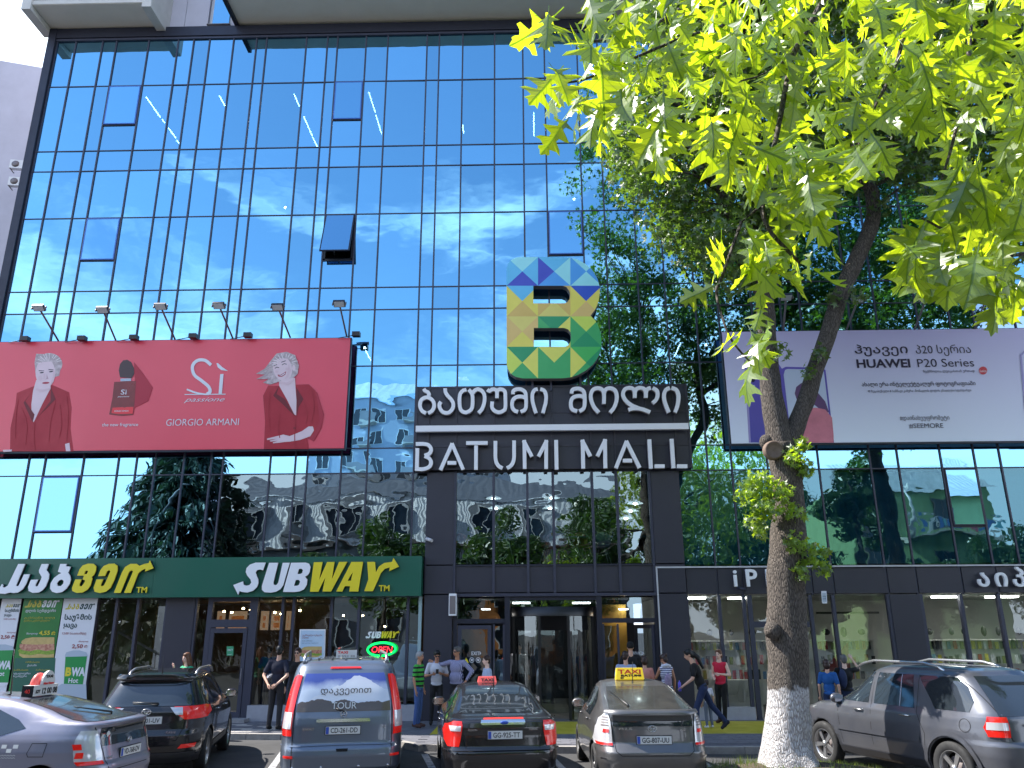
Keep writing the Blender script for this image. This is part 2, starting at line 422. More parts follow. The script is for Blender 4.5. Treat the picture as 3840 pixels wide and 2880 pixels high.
# name-sign backing in panels with their joints
M['panelrail'] = mat('panel_rail', lin(64, 62, 72), 0.45, 0.2, nz=(4, .25))
bx = [BX0] + [x for x in MX if BX0+.2 < x < BX1-.2] + [BX1]
for a, b in zip(bx, bx[1:]):
    for c, d in ((6.6, 7.24), (7.24, 8.20), (8.20, 8.96)):
        boxo('wall_panel', 'panel', mall, a+.03, b-.03, FY-.16, FY-.02, c+.025, d-.025)
for x in bx: boxo('panel_rail', 'panelrail', mall, x-.028, x+.028, FY-.19, FY, BZ0-.03, BZ1+.03)
for z in (6.6, 7.24, 8.2, 8.96): boxo('panel_rail', 'panelrail', mall, BX0-.03, BX1+.03, FY-.175, FY-.01, z-.03, z+.03)
# the two columns, spandrels and fascias
for a, b in ((-2.80, -2.06), (3.37, 4.14)):
    for c, d in ((.12, 3.22), (3.24, 3.98), (4.0, 6.5)): boxo('column_panel', 'panel', mall, a, b, FY-.12, FY+.1, c+.006, d-.006)
cx_ = [-2.03, -0.97, -0.04, .67, 1.75, 2.42, 3.33]
for a, b in zip(cx_, cx_[1:]): boxo('spandrel_panel', 'panel', mall, a+.03, b-.03, FY-.05, FY+.05, 3.28, 3.96)
for x in cx_: boxo('mullion', 'frame', mall, x-.034, x+.034, FY-.10, FY+.04, 3.2, 6.5)
boxo('transom', 'frame', mall, -2.06, 3.37, FY-.11, FY+.05, 3.17, 3.25)
boxo('transom', 'framedark', mall, -2.06, 3.37, FY-.085, FY+.05, 3.955, 4.0)
rx_ = [4.14, 4.98, 5.64, 6.63, 7.47, 8.04, 9.46, 10.23, 11.41, 12.33, 13.03, 14.2, 15.0, 16.1, 18.0]
for a, b in zip(rx_, rx_[1:]): boxo('fascia_panel', 'panel', mall, a+.03, b-.03, FY-.06, FY+.05, 3.2, 3.86)
M['trim'] = mat('pale_trim', lin(196, 196, 200), 0.5, nz=(5, .15))
boxo('trim_strip', 'trim', mall, 3.36, 18, FY-.14, FY-.125, 3.875, 3.915)
boxo('trim_strip', 'trim', mall, 3.36, 3.40, FY-.14, FY-.125, .12, 3.873)
# ground-floor glazing on both sides
GZ = 3.19
def gx(px): return at(px, 1292, FY).x
def gl(x0, x1, z0, z1, m='glassshop', name='shop_pane', y=FY):
    MB().quad((x0, y, z0), (x1, y, z0), (x1, y, z1), (x0, y, z1)).obj(name, m, mall)
Lm = [214, 257, 303, 365]
for a, b in zip(Lm, Lm[1:]): gl(gx(a), gx(b), .5, GZ, 'glassshop')
for p in (1, 50, 138, 214, 257, 303, 365, 428): boxo('shop_mullion', 'frame', mall, gx(p)-.035, gx(p)+.035, FY-.08, FY+.05, .12, GZ)
boxo('column_panel', 'panel', mall, gx(366), gx(426), FY-.1, FY+.1, .12, GZ-.002)
gl(gx(430), gx(451), .3, GZ, 'glassshop')
# subway door with transom light
d0, d1 = gx(453), gx(556)
for a in ((d0, d0+.13, .12, GZ), (d1-.16, d1, .12, GZ), (d0+.13, d1-.16, 2.42, 2.62), (d0+.13, d1-.16, 3.08, GZ)):
    boxo('door_frame', 'frame', mall, a[0], a[1], FY-.06, FY+.05, a[2], a[3])
gl(d0+.13, d1-.16, 2.62, 3.08, 'glassshop')
dleaf = MB()
for a in ((d0+.14, d0+.24, .14, 2.40), (d1-.27, d1-.17, .14, 2.40), (d0+.24, d1-.27, 2.28, 2.40), (d0+.24, d1-.27, .14, .34)): dleaf.box(a[0], a[1], FY-.075, FY-.02, a[2], a[3])
door = dleaf.obj('glass_door', 'frame', mall)
MB().quad((d0+.24, FY-.04, .34), (d1-.27, FY-.04, .34), (d1-.27, FY-.04, 2.28), (d0+.24, FY-.04, 2.28)).obj('door_pane', 'glassshop', door)
MB().tube([(d1-.22, FY-.11, 1.0), (d1-.22, FY-.13, 1.1), (d1-.22, FY-.11, 1.4)], .013).obj('door_handle', 'letteredge', door)
sm_ = [558, 614, 637.6, 719, 777.6, 882.6, 909]
for a, b in zip(sm_, sm_[1:]): gl(gx(a), gx(b), .5, GZ, 'glassshop' if a < 700 else 'glasslow')
for p in sm_[:-1]: boxo('shop_mullion', 'frame', mall, gx(p)-.035, gx(p)+.035, FY-.08, FY+.05, .12, GZ)
boxo('glass_fin', mat('pale_fin', lin(150, 175, 180), .4), mall, gx(906), gx(913), FY-.12, FY-.02, .3, GZ)
M['plinth'] = mat('pale_plinth', lin(168, 168, 176), 0.6, nz=(3, .2))
for a, b in ((-15.7, gx(365)), (gx(558), gx(914))): boxo('plinth', 'plinth', mall, a, b, FY-.14, FY+.1, .12, .5)
boxo('door_step', 'gstep', mall, d0-.1, d1+.1, FY-.5, FY-.02, .12, .2)
# entrance: side doors and revolving door
ez = lambda py: at(1200, py, FY).z
boxo('mullion', 'framedark', mall, -2.03, -1.93, FY-.05, FY+.12, .12, 3.17)
boxo('mullion', 'framedark', mall, 3.27, 3.36, FY-.05, FY+.12, .12, 3.17)
e1, e2 = gx(1096), gx(1293)
for x in (e1, e2): boxo('entrance_post', 'framedark', mall, x-.07, x+.07, FY-.08, FY+.2, .12, 3.17)
boxo('entrance_header', 'framedark', mall, e1+.07, e2-.07, FY-.04, FY+.12, 3.07, 3.17)
gl(e1+.07, e2-.07, ez(1310), 3.07, 'glasslow')
for side, (a, b) in enumerate(((-1.93, e1-.07), (e2+.07, 3.27))):
    boxo('transom', 'framedark', mall, a, b, FY-.05, FY+.08, ez(1346), ez(1336))
    gl(a, b, ez(1336), 3.13, 'glasslow')
    w_ = b-a
    lx0, lx1 = (a+.02, a+w_*.72) if side == 0 else (a+w_*.34, b-.02)
    if side == 0 or True:
        sx0, sx1 = (lx1+.04, b) if side == 0 else (a, lx0-.04)
        gl(sx0+.05, sx1-.05, .2, ez(1352), 'glasslow')
        for q in ((sx0, sx0+.05), (sx1-.05, sx1)): boxo('side_frame', 'frame', mall, q[0], q[1], FY-.05, FY+.05, .12, ez(1348))
    D_ = bpy.data.objects.new('glass_door', None); C.objects.link(D_); D_.parent = mall; D_.matrix_parent_inverse = Matrix.Translation((0, -FY, -.12))
    hx = lx0 if side == 0 else lx1
    D_.location = (hx, FY-.02, .14); wdr = lx1-lx0; sgn = 1 if side == 0 else -1
    if side == 1: D_.rotation_euler.z = R(-62)
    zt = ez(1350)-.14
    q = MB()
    for aa in ((0, .1, 0, zt), (wdr-.1, wdr, 0, zt), (.1, wdr-.1, zt-.1, zt), (.1, wdr-.1, 0, .2)):
        xs = sorted((aa[0]*sgn, aa[1]*sgn)); q.box(xs[0], xs[1], -.025, .025, aa[2], aa[3])
    q.obj('door_frame', 'frame', D_, False)
    xs = sorted((.1*sgn, (wdr-.1)*sgn))
    MB().quad((xs[0], 0, .2), (xs[1], 0, .2), (xs[1], 0, zt-.1), (xs[0], 0, zt-.1)).obj('door_pane', 'glasslow', D_, False)
    hxx = (wdr-.05)*sgn
    MB().tube([(hxx, -.05, .8), (hxx, -.07, .9), (hxx, -.07, 1.3), (hxx, -.05, 1.4)], .013).obj('door_handle', 'letteredge', D_, False)
    if side == 0: EXITX = (lx0+lx1)/2
# drum of the revolving door
rc, rr = (e1+e2)/2, (e2-e1)/2-.1
d = MB(); d.lathe([(rr, ez(1331)), (rr, ez(1311)), (rr-.3, ez(1311))], 40, Matrix.Translation((rc, FY+.75, 0)))
d.obj('revolving_door_canopy', 'black', mall)
for a0, a1 in ((200, 250), (290, 340)):
    d = MB(); vs = []
    for k in range(13):
        a = R(a0+(a1-a0)*k/12); vs += [(rc+rr*math.cos(a), FY+.75+rr*math.sin(a), .14), (rc+rr*math.cos(a), FY+.75+rr*math.sin(a), ez(1331))]
    d.add(vs, [(2*k, 2*k+2, 2*k+3, 2*k+1) for k in range(12)], True); d.obj('curved_pane', 'glassshop', mall)
for a in (200, 250, 290, 340):
    x, y = rc+rr*math.cos(R(a)), FY+.75+rr*math.sin(R(a)); boxo('door_post', 'black', mall, x-.035, x+.035, y-.035, y+.035, .14, ez(1331))
for k in range(4):
    a = R(25+90*k); c_, s_ = math.cos(a), math.sin(a)
    q = MB(); q.quad((rc, FY+.75, .2), (rc+rr*.95*c_, FY+.75+rr*.95*s_, .2), (rc+rr*.95*c_, FY+.75+rr*.95*s_, 2.3), (rc, FY+.75, 2.3)); q.obj('door_wing', 'glassshop', mall)
    MB().tube([(rc+rr*.95*c_, FY+.75+rr*.95*s_, .15), (rc+rr*.95*c_, FY+.75+rr*.95*s_, 2.3)], .03, 6).obj('wing_frame', 'black', mall)
    boxo('floor_ring', 'black', mall, rc-.02, rc+.02, FY+.73+.01*k, FY+.77, .14, .16+.01*k) if k == 0 else None
# right shop
rs = [1482, 1552, 1605, 1748, 1797.6, 1916]
for a, b in zip(rs, rs[1:]): gl(gx(a), gx(b), .42, 3.17)
for p in rs: boxo('shop_mullion', 'frame', mall, gx(p)-.04, gx(p)+.04, FY-.08, FY+.05, .12, 3.17)
boxo('column_panel', 'panel', mall, gx(1919), gx(1983), FY-.1, FY+.1, .12, 3.168)
rs2 = [1987, 2073, 2155, 2250, 2370, 2480]
for a, b in zip(rs2, rs2[1:]): gl(gx(a), gx(b), .42, 3.17)
for p in rs2: boxo('shop_mullion', 'frame', mall, gx(p)-.04, gx(p)+.04, FY-.08, FY+.05, .12, 3.17)
boxo('plinth', 'plinth', mall, 4.14, gx(1608), FY-.14, FY+.1, .12, .42)
boxo('plinth', 'plinth', mall, gx(1745), 19, FY-.14, FY+.1, .12, .42)
dx0, dx1 = gx(1612), gx(1745)
for a in ((dx0, dx0+.12, .12, 3.17), (dx0+.12, dx1-.05, 2.35, 2.5)): boxo('door_frame', 'frame', mall, a[0], a[1], FY-.09, FY-.01, a[2], a[3])
# ---- rooms behind the glass
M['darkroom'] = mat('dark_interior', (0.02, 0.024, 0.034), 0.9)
M['shopwall'] = mat('shop_wall', (0.62, 0.60, 0.56), 0.8, nz=(.8, .12))
M['subwall'] = mat('brown_tile_wall', (0.10, 0.055, 0.03), 0.6, nz=(3, .3))
M['greenwall'] = mat('olive_wall', (0.16, 0.16, 0.07), 0.8, nz=(1, .2))
M['tilefloor'] = mat('tile_floor', (0.22, 0.21, 0.20), 0.35, nz=(3, .15))
M['counter'] = mat('counter_front', (0.12, 0.10, 0.08), 0.5)
M['mustard'] = mat('mustard_wall', (0.45, 0.25, 0.03), 0.7)
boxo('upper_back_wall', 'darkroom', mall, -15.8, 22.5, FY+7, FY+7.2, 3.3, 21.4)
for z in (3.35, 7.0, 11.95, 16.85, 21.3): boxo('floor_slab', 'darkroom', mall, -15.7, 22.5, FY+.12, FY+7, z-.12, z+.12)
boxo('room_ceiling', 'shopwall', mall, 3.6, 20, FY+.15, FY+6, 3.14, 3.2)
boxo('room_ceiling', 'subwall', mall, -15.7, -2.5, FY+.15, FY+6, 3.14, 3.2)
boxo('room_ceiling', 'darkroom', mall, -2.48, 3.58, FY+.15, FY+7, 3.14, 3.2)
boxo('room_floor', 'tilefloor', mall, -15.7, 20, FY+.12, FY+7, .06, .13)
boxo('back_wall', 'shopwall', mall, 3.6, 20, FY+4, FY+4.15, .13, 3.13)
boxo('back_wall', 'subwall', mall, -11.2, -2.5, FY+4.5, FY+4.65, .13, 3.13)
boxo('back_wall', 'greenwall', mall, -15.7, -11.2, FY+2.6, FY+2.75, .13, 3.13)
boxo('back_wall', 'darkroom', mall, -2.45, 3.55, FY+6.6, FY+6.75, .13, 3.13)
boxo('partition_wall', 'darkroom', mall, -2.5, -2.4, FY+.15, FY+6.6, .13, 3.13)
boxo('partition_wall', 'shopwall', mall, 3.5, 3.6, FY+.2, FY+4, .13, 3.13)
boxo('partition_wall', 'mustard', mall, 2.0, 2.75, FY+1.9, FY+2.0, .13, 3.0)
# stair rail behind the left glass
q = MB(); p0, p1 = at(255, 1365, FY+1.2), at(420, 1455, FY+1.2)
q.tube([p0, p1], .035, 8); q.tube([p0-Vector((0, 0, .5)), p1-Vector((0, 0, .5))], .02, 6)
for k in range(5): t = k/4; u = p0.lerp(p1, t); q.tube([u, u-Vector((0, 0, .9))], .018, 6)
q.obj('stair_rail', 'letteredge', mall)
# lit lamps that shine through the panes
M['tube'] = emat('lamp_tube', (1.0, .97, .85), 14.0)
M['warm'] = emat('warm_bulb', (1.0, .72, .40), 22.0)
M['panelight'] = emat('ceiling_light', (1, .98, .93), 9.0)
M['menu'] = emat('menu_board_light', (1.0, .62, .38), .10); M['menuitem'] = mat('menu_picture', (.35, .12, .03), .6, emit=(.5, .16, .04, .12))
for (x0, y0, x1, y1) in ((866, 575, 950, 695), (962, 708, 975, 727), (998, 758, 1042, 818), (1048, 832, 1060, 848), (1300, 567, 1333, 628), (1742, 558, 1773, 628), (1800, 692, 1850, 805), (1853, 815, 1880, 868)):
    a, b = atz(x0*.3646, y0*.3646, 20.0), atz(x1*.3646, y1*.3646, 20.0); MB().tube([a, b], .022, 6).obj('lamp_tube', 'tube', mall)
for (x0, y0, x1, y1) in ((290, 547, 328, 665), (332, 682, 365, 790), (1267, 668, 1268, 805), (846, 740, 852, 790)):
    a, b = atz(691+x0*.3646, y0*.3646, 20.0), atz(691+x1*.3646, y1*.3646, 20.0); MB().tube([a, b], .022, 6).obj('lamp_tube', 'tube', mall)
for (x0, y0, x1, y1) in ((112, 655, 142, 715), (1978, 612, 1942, 690)):
    a, b = atz(749+x0*.3646, 518+y0*.3646, 11.0), atz(749+x1*.3646, 518+y1*.3646, 11.0); MB().tube([a, b], .018, 6).obj('lamp_tube', 'tube', mall)
for px, py, z in ((616, 448, 15.6), (788, 751, 11.0), (1525, 745, 11.0), (1240, 430, 15.7)):
    MB().ell(atz(px, py, z), (.045, .045, .045), 10, 6).obj('bulb', 'warm', mall)
for px, py in ((461, 492), (528, 500), (628, 465), (690, 476), (900, 500), (955, 512), (1067, 468), (1117, 482), (1493, 525), (1660, 525), (1850, 620)):
    p = at((640+px/2.304)/S, (2080+py/2.304)/S, FY+2.2); MB().ell(p, (.035, .035, .03), 8, 5).obj('bulb', 'warm', mall)
for (a, b, y) in ((1482, 1523, 1293), (1577, 1610, 1293), (2021, 2072, 1290), (2138, 2195, 1290), (1107, 1145, 1303), (1237, 1275, 1303)):
    p0, p1 = atz(a, y, 3.10), atz(b, y, 3.10); boxo('ceiling_light', 'panelight', mall, p0.x, p1.x, p0.y, p0.y+.25, 3.09, 3.13)
for (px, py) in ((1049, 1317), (1348, 1317)):
    p = at(px, py, FY+1.6); boxo('ceiling_light', 'panelight', mall, p.x-.12, p.x+.12, p.y, p.y+.3, p.z, p.z+.03)
# menu boards
for pa, pb in ((466, 487), (492, 534), (561, 581), (584, 611), (616, 629)):
    p, p2 = at(pa, 1361, FY+3.5), at(pb, 1320, FY+3.5)
    mb0 = boxo('menu_board', 'menu', mall, p.x, p2.x, p.y, p.y+.05, p.z, p2.z)
    for zf in (.25, .62): boxo('menu_picture', 'menuitem', mb0, p.x+.08, p2.x-.08, p.y-.004, p.y-.002, p.z+(p2.z-p.z)*zf-.07, p.z+(p2.z-p.z)*zf+.07)
boxo('counter', 'counter', mall, -11, -5.5, FY+2.6, FY+3.2, .13, 1.15)

# ---- tower above, with its balconies
M['towerwall'] = mat('lilac_concrete', lin(196, 192, 202), 0.8, nz=(.9, .12), bump=(8, .004))
M['concrete'] = mat('raw_concrete', lin(206, 202, 196), 0.85, nz=(1.5, .18), bump=(14, .01))
M['soffit'] = mat('plaster_soffit', lin(226, 218, 206), 0.85, nz=(1.2, .08))
M['brown'] = mat('brown_board', lin(120, 72, 56), 0.6)
tower = root('apartment_tower', 'pale grey apartment tower rising over the glass mall with balconies', 'building', (0, FY+.3, 21.8))
tx = [-16.0, -12.3, -11.55, -10.75, -9.95, -9.0, -4, 1, 6, 11, 16, 22]
for a, b in zip(tx, tx[1:]):
    if a == -10.75: continue
    boxo('wall_panel', 'towerwall', tower, a+.008, b-.008, FY+.12, FY+.4, 21.8, 30)
boxo('wall_panel', 'towerwall', tower, -10.742, -9.958, FY+.12, FY+.4, 21.8, 21.98)
wn = boxo('window', 'trim', tower, -10.742, -9.958, FY+.2, FY+.35, 21.985, 30)
boxo('pane', 'glass', wn, -10.62, -10.05, FY+.16, FY+.19, 22.05, 30); boxo('sill', 'letteredge', wn, -10.75, -9.95, FY+.02, FY+.15, 21.98, 22.01)
boxo('wall_core', 'towerwall', tower, -15.9, 22, FY+.41, FY+8, 21.8, 30)
def balcony(x0, x1, zs, proj, thick, sideh, m0):
    b = boxo('balcony', m0, tower, x0+.3, x1-.3, FY-proj, FY+.11, zs, zs+thick)
    boxo('side_wall', 'concrete', b, x0, x0+.298, FY-proj-.05, FY+.11, zs-sideh, zs+3)
    boxo('side_wall', 'concrete', b, x1-.298, x1, FY-proj-.05, FY+.11, zs-sideh, zs+3)
    return b
b1 = balcony(-16.3, -12.05, 21.86, 1.15, .16, .22, 'concrete')
boxo('soffit', 'soffit', b1, -15.99, -12.36, FY-1.13, FY+.1, 21.845, 21.857)
for k in range(4): boxo('balcony_glass', 'glassshop', b1, -15.95+k*.9, -15.1+k*.9, FY-1.16, FY-1.14, 22.12, 23.0)
boxo('rail', 'framedark', b1, -16, -12.35, FY-1.18, FY-1.12, 22.06, 22.10)
b2 = boxo('balcony', 'soffit', tower, -9.62, 9.0, FY-1.2, FY+.11, 21.9, 22.05)
boxo('slab_edge', 'framedark', b2, -9.72, -9.6, FY-1.25, FY+.11, 21.8, 24)
boxo('slab_edge', 'trim', b2, -9.6, 9.0, FY-1.24, FY-1.20, 21.93, 22.15)
for x in (-8.6, -5.3, -2.4, .2, 3.0, 6.0): boxo('brown_board', 'brown', b2, x, x+.9, FY-1.30, FY-1.24, 22.04, 24)
b3 = boxo('balcony', 'soffit', tower, 11, 22, FY-1.2, FY+.11, 21.9, 22.05)

# ---- neighbour on the left
nb = root('neighbour_block', 'blank lilac grey concrete side wall of a neighbouring building', 'building', (-27, 30, 0), R(0))
nw = MB(); za = 25.6
nw.add([(-40, 25.5, 0), (-17.2, 29.5, 0), (-17.2, 45, 0), (-40, 45, 0), (-40, 25.5, za+2.3), (-17.2, 29.5, za), (-17.2, 45, za), (-40, 45, za)], [(0, 1, 5, 4), (1, 2, 6, 5), (2, 3, 7, 6), (3, 0, 4, 7), (4, 5, 6, 7)])
nw.obj('wall', 'towerwall', nb)
M['acwhite'] = mat('ac_casing', (0.7, 0.7, 0.7), .5)
for k, (px, py) in enumerate(((42, 360), (39, 397))):
    p = at(px, py, 28.0)
    a = root('air_conditioner', ('upper' if k == 0 else 'lower')+' white air conditioner on the lilac side wall by the mall corner', 'air conditioner', p, R(10)); a.scale = (.68, .68, .68)
    MB().box(-.42, .42, -.3, 0, -.28, .28).obj('casing', 'acwhite', a, False)
    q = MB(); q.lathe([(.2, 0), (.21, .012), (.0, .014)], 20, Matrix.Translation((-.1, -.3, 0)) @ Matrix.Rotation(R(90), 4, 'X')); q.obj('fan_grille', 'letteredge', a, False)
    MB().box(-.4, -.36, -.3, .3, -.32, -.28).box(.36, .4, -.3, .3, -.32, -.28).obj('bracket', 'letteredge', a, False)
    MB().tube([(.3, -.1, -.28), (.3, -.05, -.9), (.2, .1, -1.4)], .02, 6).obj('pipe', 'letteredge', a, False)

# ------------------------------------------------------------------ signs and billboards
def col(name, c, rough=.5, **k):
    if name not in M: M[name] = mat(name, c, rough, **k)
    return name
def T2(pts, ox, oy, k, D):
    out = []
    for x, y in pts:
        p = at(ox+x*k, oy+y*k, D); out.append((p.x, p.z))
    return out
def ellp(cx, cy, rx, ry, n=22, rot=0, a0=0, a1=360):
    out = []
    for i in range(n):
        a = R(a0+(a1-a0)*i/n); x, y = rx*math.cos(a), ry*math.sin(a); c, s = math.cos(R(rot)), math.sin(R(rot))
        out.append((cx+x*c-y*s, cy+x*s+y*c))
    return out
class Board:   # a flat printed surface at y = D, drawn in layers 1.5 mm thick each
    def __init__(s, parent, D, ox, oy, k): s.p, s.D, s.a, s.n = parent, D, (ox, oy, k), 0
    def poly(s, name, pts, m, holes=(), th=.0015, gap=.0006, parent=None):
        s.n += 1; y = s.D - s.n*gap
        loops = [T2(pts, *s.a, s.D)] + [T2(h, *s.a, s.D) for h in holes]
        return MB().prism(loops, y-th, y).obj(name, m, parent or s.p)
    def polys(s, name, lst, m, parent=None, th=.0015):
        s.n += 1; y = s.D - s.n*.0006; b = MB()
        for q in lst: b.prism([T2(q, *s.a, s.D)], y-th, y)
        return b.obj(name, m, parent or s.p)
    def text(s, name, st, x0, x1, ybase, cap, m, bold=0.0, shear=0.0, spacing=1.0, parent=None, ext=.0008):
        s.n += 1
        a = T2([(x0, ybase), (x1, ybase), ((x0+x1)/2, ybase-cap)], *s.a, s.D)
        z = (a[0][1]+a[1][1])/2; h = a[2][1]-z
        sz = h/.72
        return text(name, st, m, parent or s.p, ((a[0][0]+a[1][0])/2, s.D-.002-s.n*.0006, z), sz, ext=ext, bold=bold*sz, shear=shear, width=a[1][0]-a[0][0], spacing=spacing)

# --- name sign letters, traced as strokes
YL = FY-.36
kA = (1540/S, 1430/S, 1/(2212/540)/S); kB = (2060/S, 1430/S, 1/(2212/560)/S)
sg = root('mall_name_sign', 'tall white stencil letters BATUMI MALL below Georgian letters on the charcoal wall', 'sign', (.67, FY-.16, 6.6))
def stroke_letter(name, strokes, k, wd=57, sm=True, parent=sg):
    b = MB()
    for j, st in enumerate(strokes):
        st = list(st)
        pts = smooth(st, 4) if sm and len(st) > 2 else st
        rb = ribbon(pts, wd)
        b.m = 0; b.prism([T2(rb, *k, YL)], YL-.035-.0015*j, YL+.03)
    o = b.obj(name, 'white', parent)
    b = MB()
    for j, st in enumerate(strokes):
        st = list(st); pts = smooth(st, 4) if sm and len(st) > 2 else st
        b.prism([T2(ribbon(pts, wd*1.05), *k, YL)], YL+.031-.001*j, YL+.12-.001*j)
    b.obj('letter_side', 'letteredge', o)
    return o
GEO_A = [
 [[(203, 120), (225, 150), (262, 168), (283, 198), (270, 245)], [(238, 492), (180, 460), (148, 400), (148, 330), (180, 275), (245, 250), (310, 270), (355, 325), (358, 400), (325, 460), (268, 492)]],
 [[(530, 112), (537, 170), (572, 225), (630, 290), (655, 350), (645, 420), (600, 475), (545, 488), (485, 465), (445, 400), (445, 350), (468, 318)]],
 [[(857, 132), (800, 150), (755, 220), (755, 380), (780, 450), (840, 480), (900, 460), (945, 400), (952, 250), (935, 180), (892, 132)], [(950, 190), (985, 145), (1040, 125), (1105, 160), (1135, 230), (1130, 330), (1095, 430), (1042, 488)]],
 [[(1178, 128), (1212, 152), (1250, 130), (1295, 130), (1325, 160), (1325, 262)], [(1325, 175), (1350, 132), (1410, 130), (1450, 165), (1455, 250), (1455, 400), (1430, 450), (1360, 478), (1290, 455), (1250, 400), (1254, 315)]],
 [[(1570, 200), (1578, 150), (1630, 125), (1700, 128), (1755, 165), (1770, 230), (1772, 380), (1750, 440), (1690, 472)], [(1768, 262), (1720, 240), (1650, 238), (1592, 265), (1560, 320), (1562, 400), (1595, 450), (1650, 472)]],
 [[(1952, 122), (1900, 140), (1870, 200), (1870, 290), (1890, 380), (1925, 492)], [(1990, 122), (2048, 145), (2078, 215), (2075, 320), (2052, 410), (2030, 492)]]]
GEO_B = [
 [[(328, 184), (338, 135), (380, 114), (450, 114), (505, 150), (522, 220), (522, 350), (500, 410), (443, 445)], [(520, 245), (470, 222), (410, 222), (350, 245), (320, 300), (322, 380), (350, 425), (412, 445)]],
 [[(732, 465), (660, 380), (620, 280), (615, 190), (650, 125), (715, 105), (780, 125), (808, 185), (808, 335)], [(808, 185), (835, 125), (900, 105), (970, 135), (998, 210), (992, 300), (955, 395), (898, 465)]],
 [[(1172, 425), (1240, 405), (1340, 408), (1430, 435), (1492, 462)], [(1330, 405), (1220, 360), (1130, 285), (1090, 200), (1115, 125), (1185, 100), (1245, 120), (1265, 175), (1265, 248)], [(1265, 175), (1290, 115), (1350, 100), (1405, 120), (1428, 175), (1428, 248)], [(1428, 180), (1450, 120), (1500, 100)], [(1528, 102), (1590, 142), (1603, 210), (1580, 275), (1528, 325)]],
 [[(1782, 100), (1725, 130), (1698, 200), (1705, 290), (1735, 380), (1770, 462)], [(1808, 100), (1878, 130), (1912, 210), (1905, 320), (1885, 400), (1860, 462)]]]
for st in GEO_A: stroke_letter('letter', st, kA, 55)
for st in GEO_B: stroke_letter('letter', st, kB, 55)
LAT_A = [
 ([[(80, 965), (215, 965), (285, 990), (315, 1050), (290, 1110), (215, 1145)], [(215, 1150), (285, 1185), (315, 1250), (285, 1315), (200, 1350), (97, 1350)]], [[(105, 1030), (95, 1378)]]),
 ([], [[(458, 1365), (642, 955)], [(634, 955), (808, 1358)], [(565, 1255), (702, 1255)]]),
 ([], [[(853, 951), (1183, 949)], [(1005, 988), (1003, 1360)]]),
 ([[(1302, 918), (1302, 1060), (1303, 1180), (1320, 1255), (1360, 1310), (1412, 1335)], [(1588, 912), (1588, 1060), (1587, 1180), (1568, 1255), (1528, 1308), (1478, 1335)]], []),
 ([], [[(1752, 1347), (1745, 905)], [(1735, 912), (1862, 1158)], [(1962, 1158), (2090, 912)], [(2082, 905), (2080, 1347)]])]
LAT_B = [
 [[(100, 872), (108, 1308)]],
 [[(502, 1295), (492, 868)], [(482, 872), (608, 1112)], [(710, 1112), (830, 865)], [(822, 860), (830, 1290)]],
 [[(984, 1288), (1146, 885)], [(1136, 885), (1337, 1284)], [(1088, 1177), (1224, 1177)]],
 [[(1480, 862), (1504, 1295)], [(1558, 1260), (1707, 1260)]],
 [[(1810, 855), (1838, 1288)], [(1889, 1260), (2042, 1260)]]]
for cur, strt in LAT_A:
    st = [smooth(s_, 4) for s_ in cur] + strt
    stroke_letter('letter', st, kA, 56, False)
for st in LAT_B: stroke_letter('letter', st, kB, 56, False)
a, b = at(kA[0]+82*kA[2], kA[1]+720*kA[2], YL), at(kB[0]+2058*kB[2], kB[1]+683*kB[2], YL)
MB().box(a.x, b.x, YL-.06, YL+.06, (a.z+b.z)/2-.085, (a.z+b.z)/2+.085).obj('underline_bar', 'white', sg)

# --- the big B
YB = FY-.50
kC = (1900/S, 940/S, 1/3.3175/S)
bs = root('letter_emblem', 'giant letter B made of blue, yellow and green triangles above the mall name', 'sign', (.75, YB+.2, 9.15))
colx = [0, 390, 793, 1180]; rowy = [80, 437, 817, 1196, 1590]
out_ = [(0, 500), (0, 220), (15, 165), (50, 118), (110, 88), (180, 80), (600, 80), (770, 84), (880, 110), (980, 165), (1070, 250), (1130, 350), (1155, 440), (1160, 530), (1140, 640), (1100, 735), (1045, 808),
        (1110, 880), (1150, 960), (1175, 1060), (1180, 1150), (1170, 1240), (1130, 1340), (1070, 1420), (985, 1490), (890, 1545), (800, 1575), (700, 1588), (200, 1590), (110, 1570), (50, 1530), (12, 1470), (0, 1400), (0, 1000)]
h1 = [(332, 437), (700, 437), (745, 455), (778, 500), (790, 550), (782, 600), (755, 640), (720, 655), (332, 655)]
h2 = [(338, 962), (715, 962), (765, 980), (795, 1020), (802, 1080), (790, 1140), (762, 1180), (730, 1196), (338, 1196)]
BC = {'lb': lin(152, 222, 248), 'mb': lin(96, 186, 236), 'sb': lin(76, 158, 226), 'pu': lin(62, 76, 184), 'bl': lin(44, 82, 188), 'ye': lin(228, 212, 92), 'ye2': lin(222, 206, 110), 'or': lin(214, 180, 96), 'or2': lin(222, 188, 112),
      'gd': lin(38, 150, 98), 'gm': lin(66, 170, 98), 'gg': lin(74, 184, 92), 'li': lin(206, 222, 92), 'le': lin(226, 222, 100)}
for k, v in BC.items(): M['tri_'+k] = mat('triangle_'+k, tuple(min(.9, q*1.18) for q in v[:3]), .42, nz=(3, .06))
CELL = [[('lb', 'mb', 'pu', 'mb'), ('mb', 'lb', 'sb', 'pu'), ('lb', 'sb', 'lb', 'sb')],
        [('mb', 'ye', 'or', 'ye'), ('or', 'or', 'ye2', 'or'), ('bl', 'ye', 'or2', 'ye')],
        [('ye2', 'or2', 'ye', 'or2'), ('gd', 'le', 'ye', 'gm'), ('li', 'gm', 'gd', 'gm')],
        [('gd', 'le', 'gm', 'li'), ('le', 'gm', 'gm', 'gm'), ('gg', 'gd', 'gm', 'le')]]
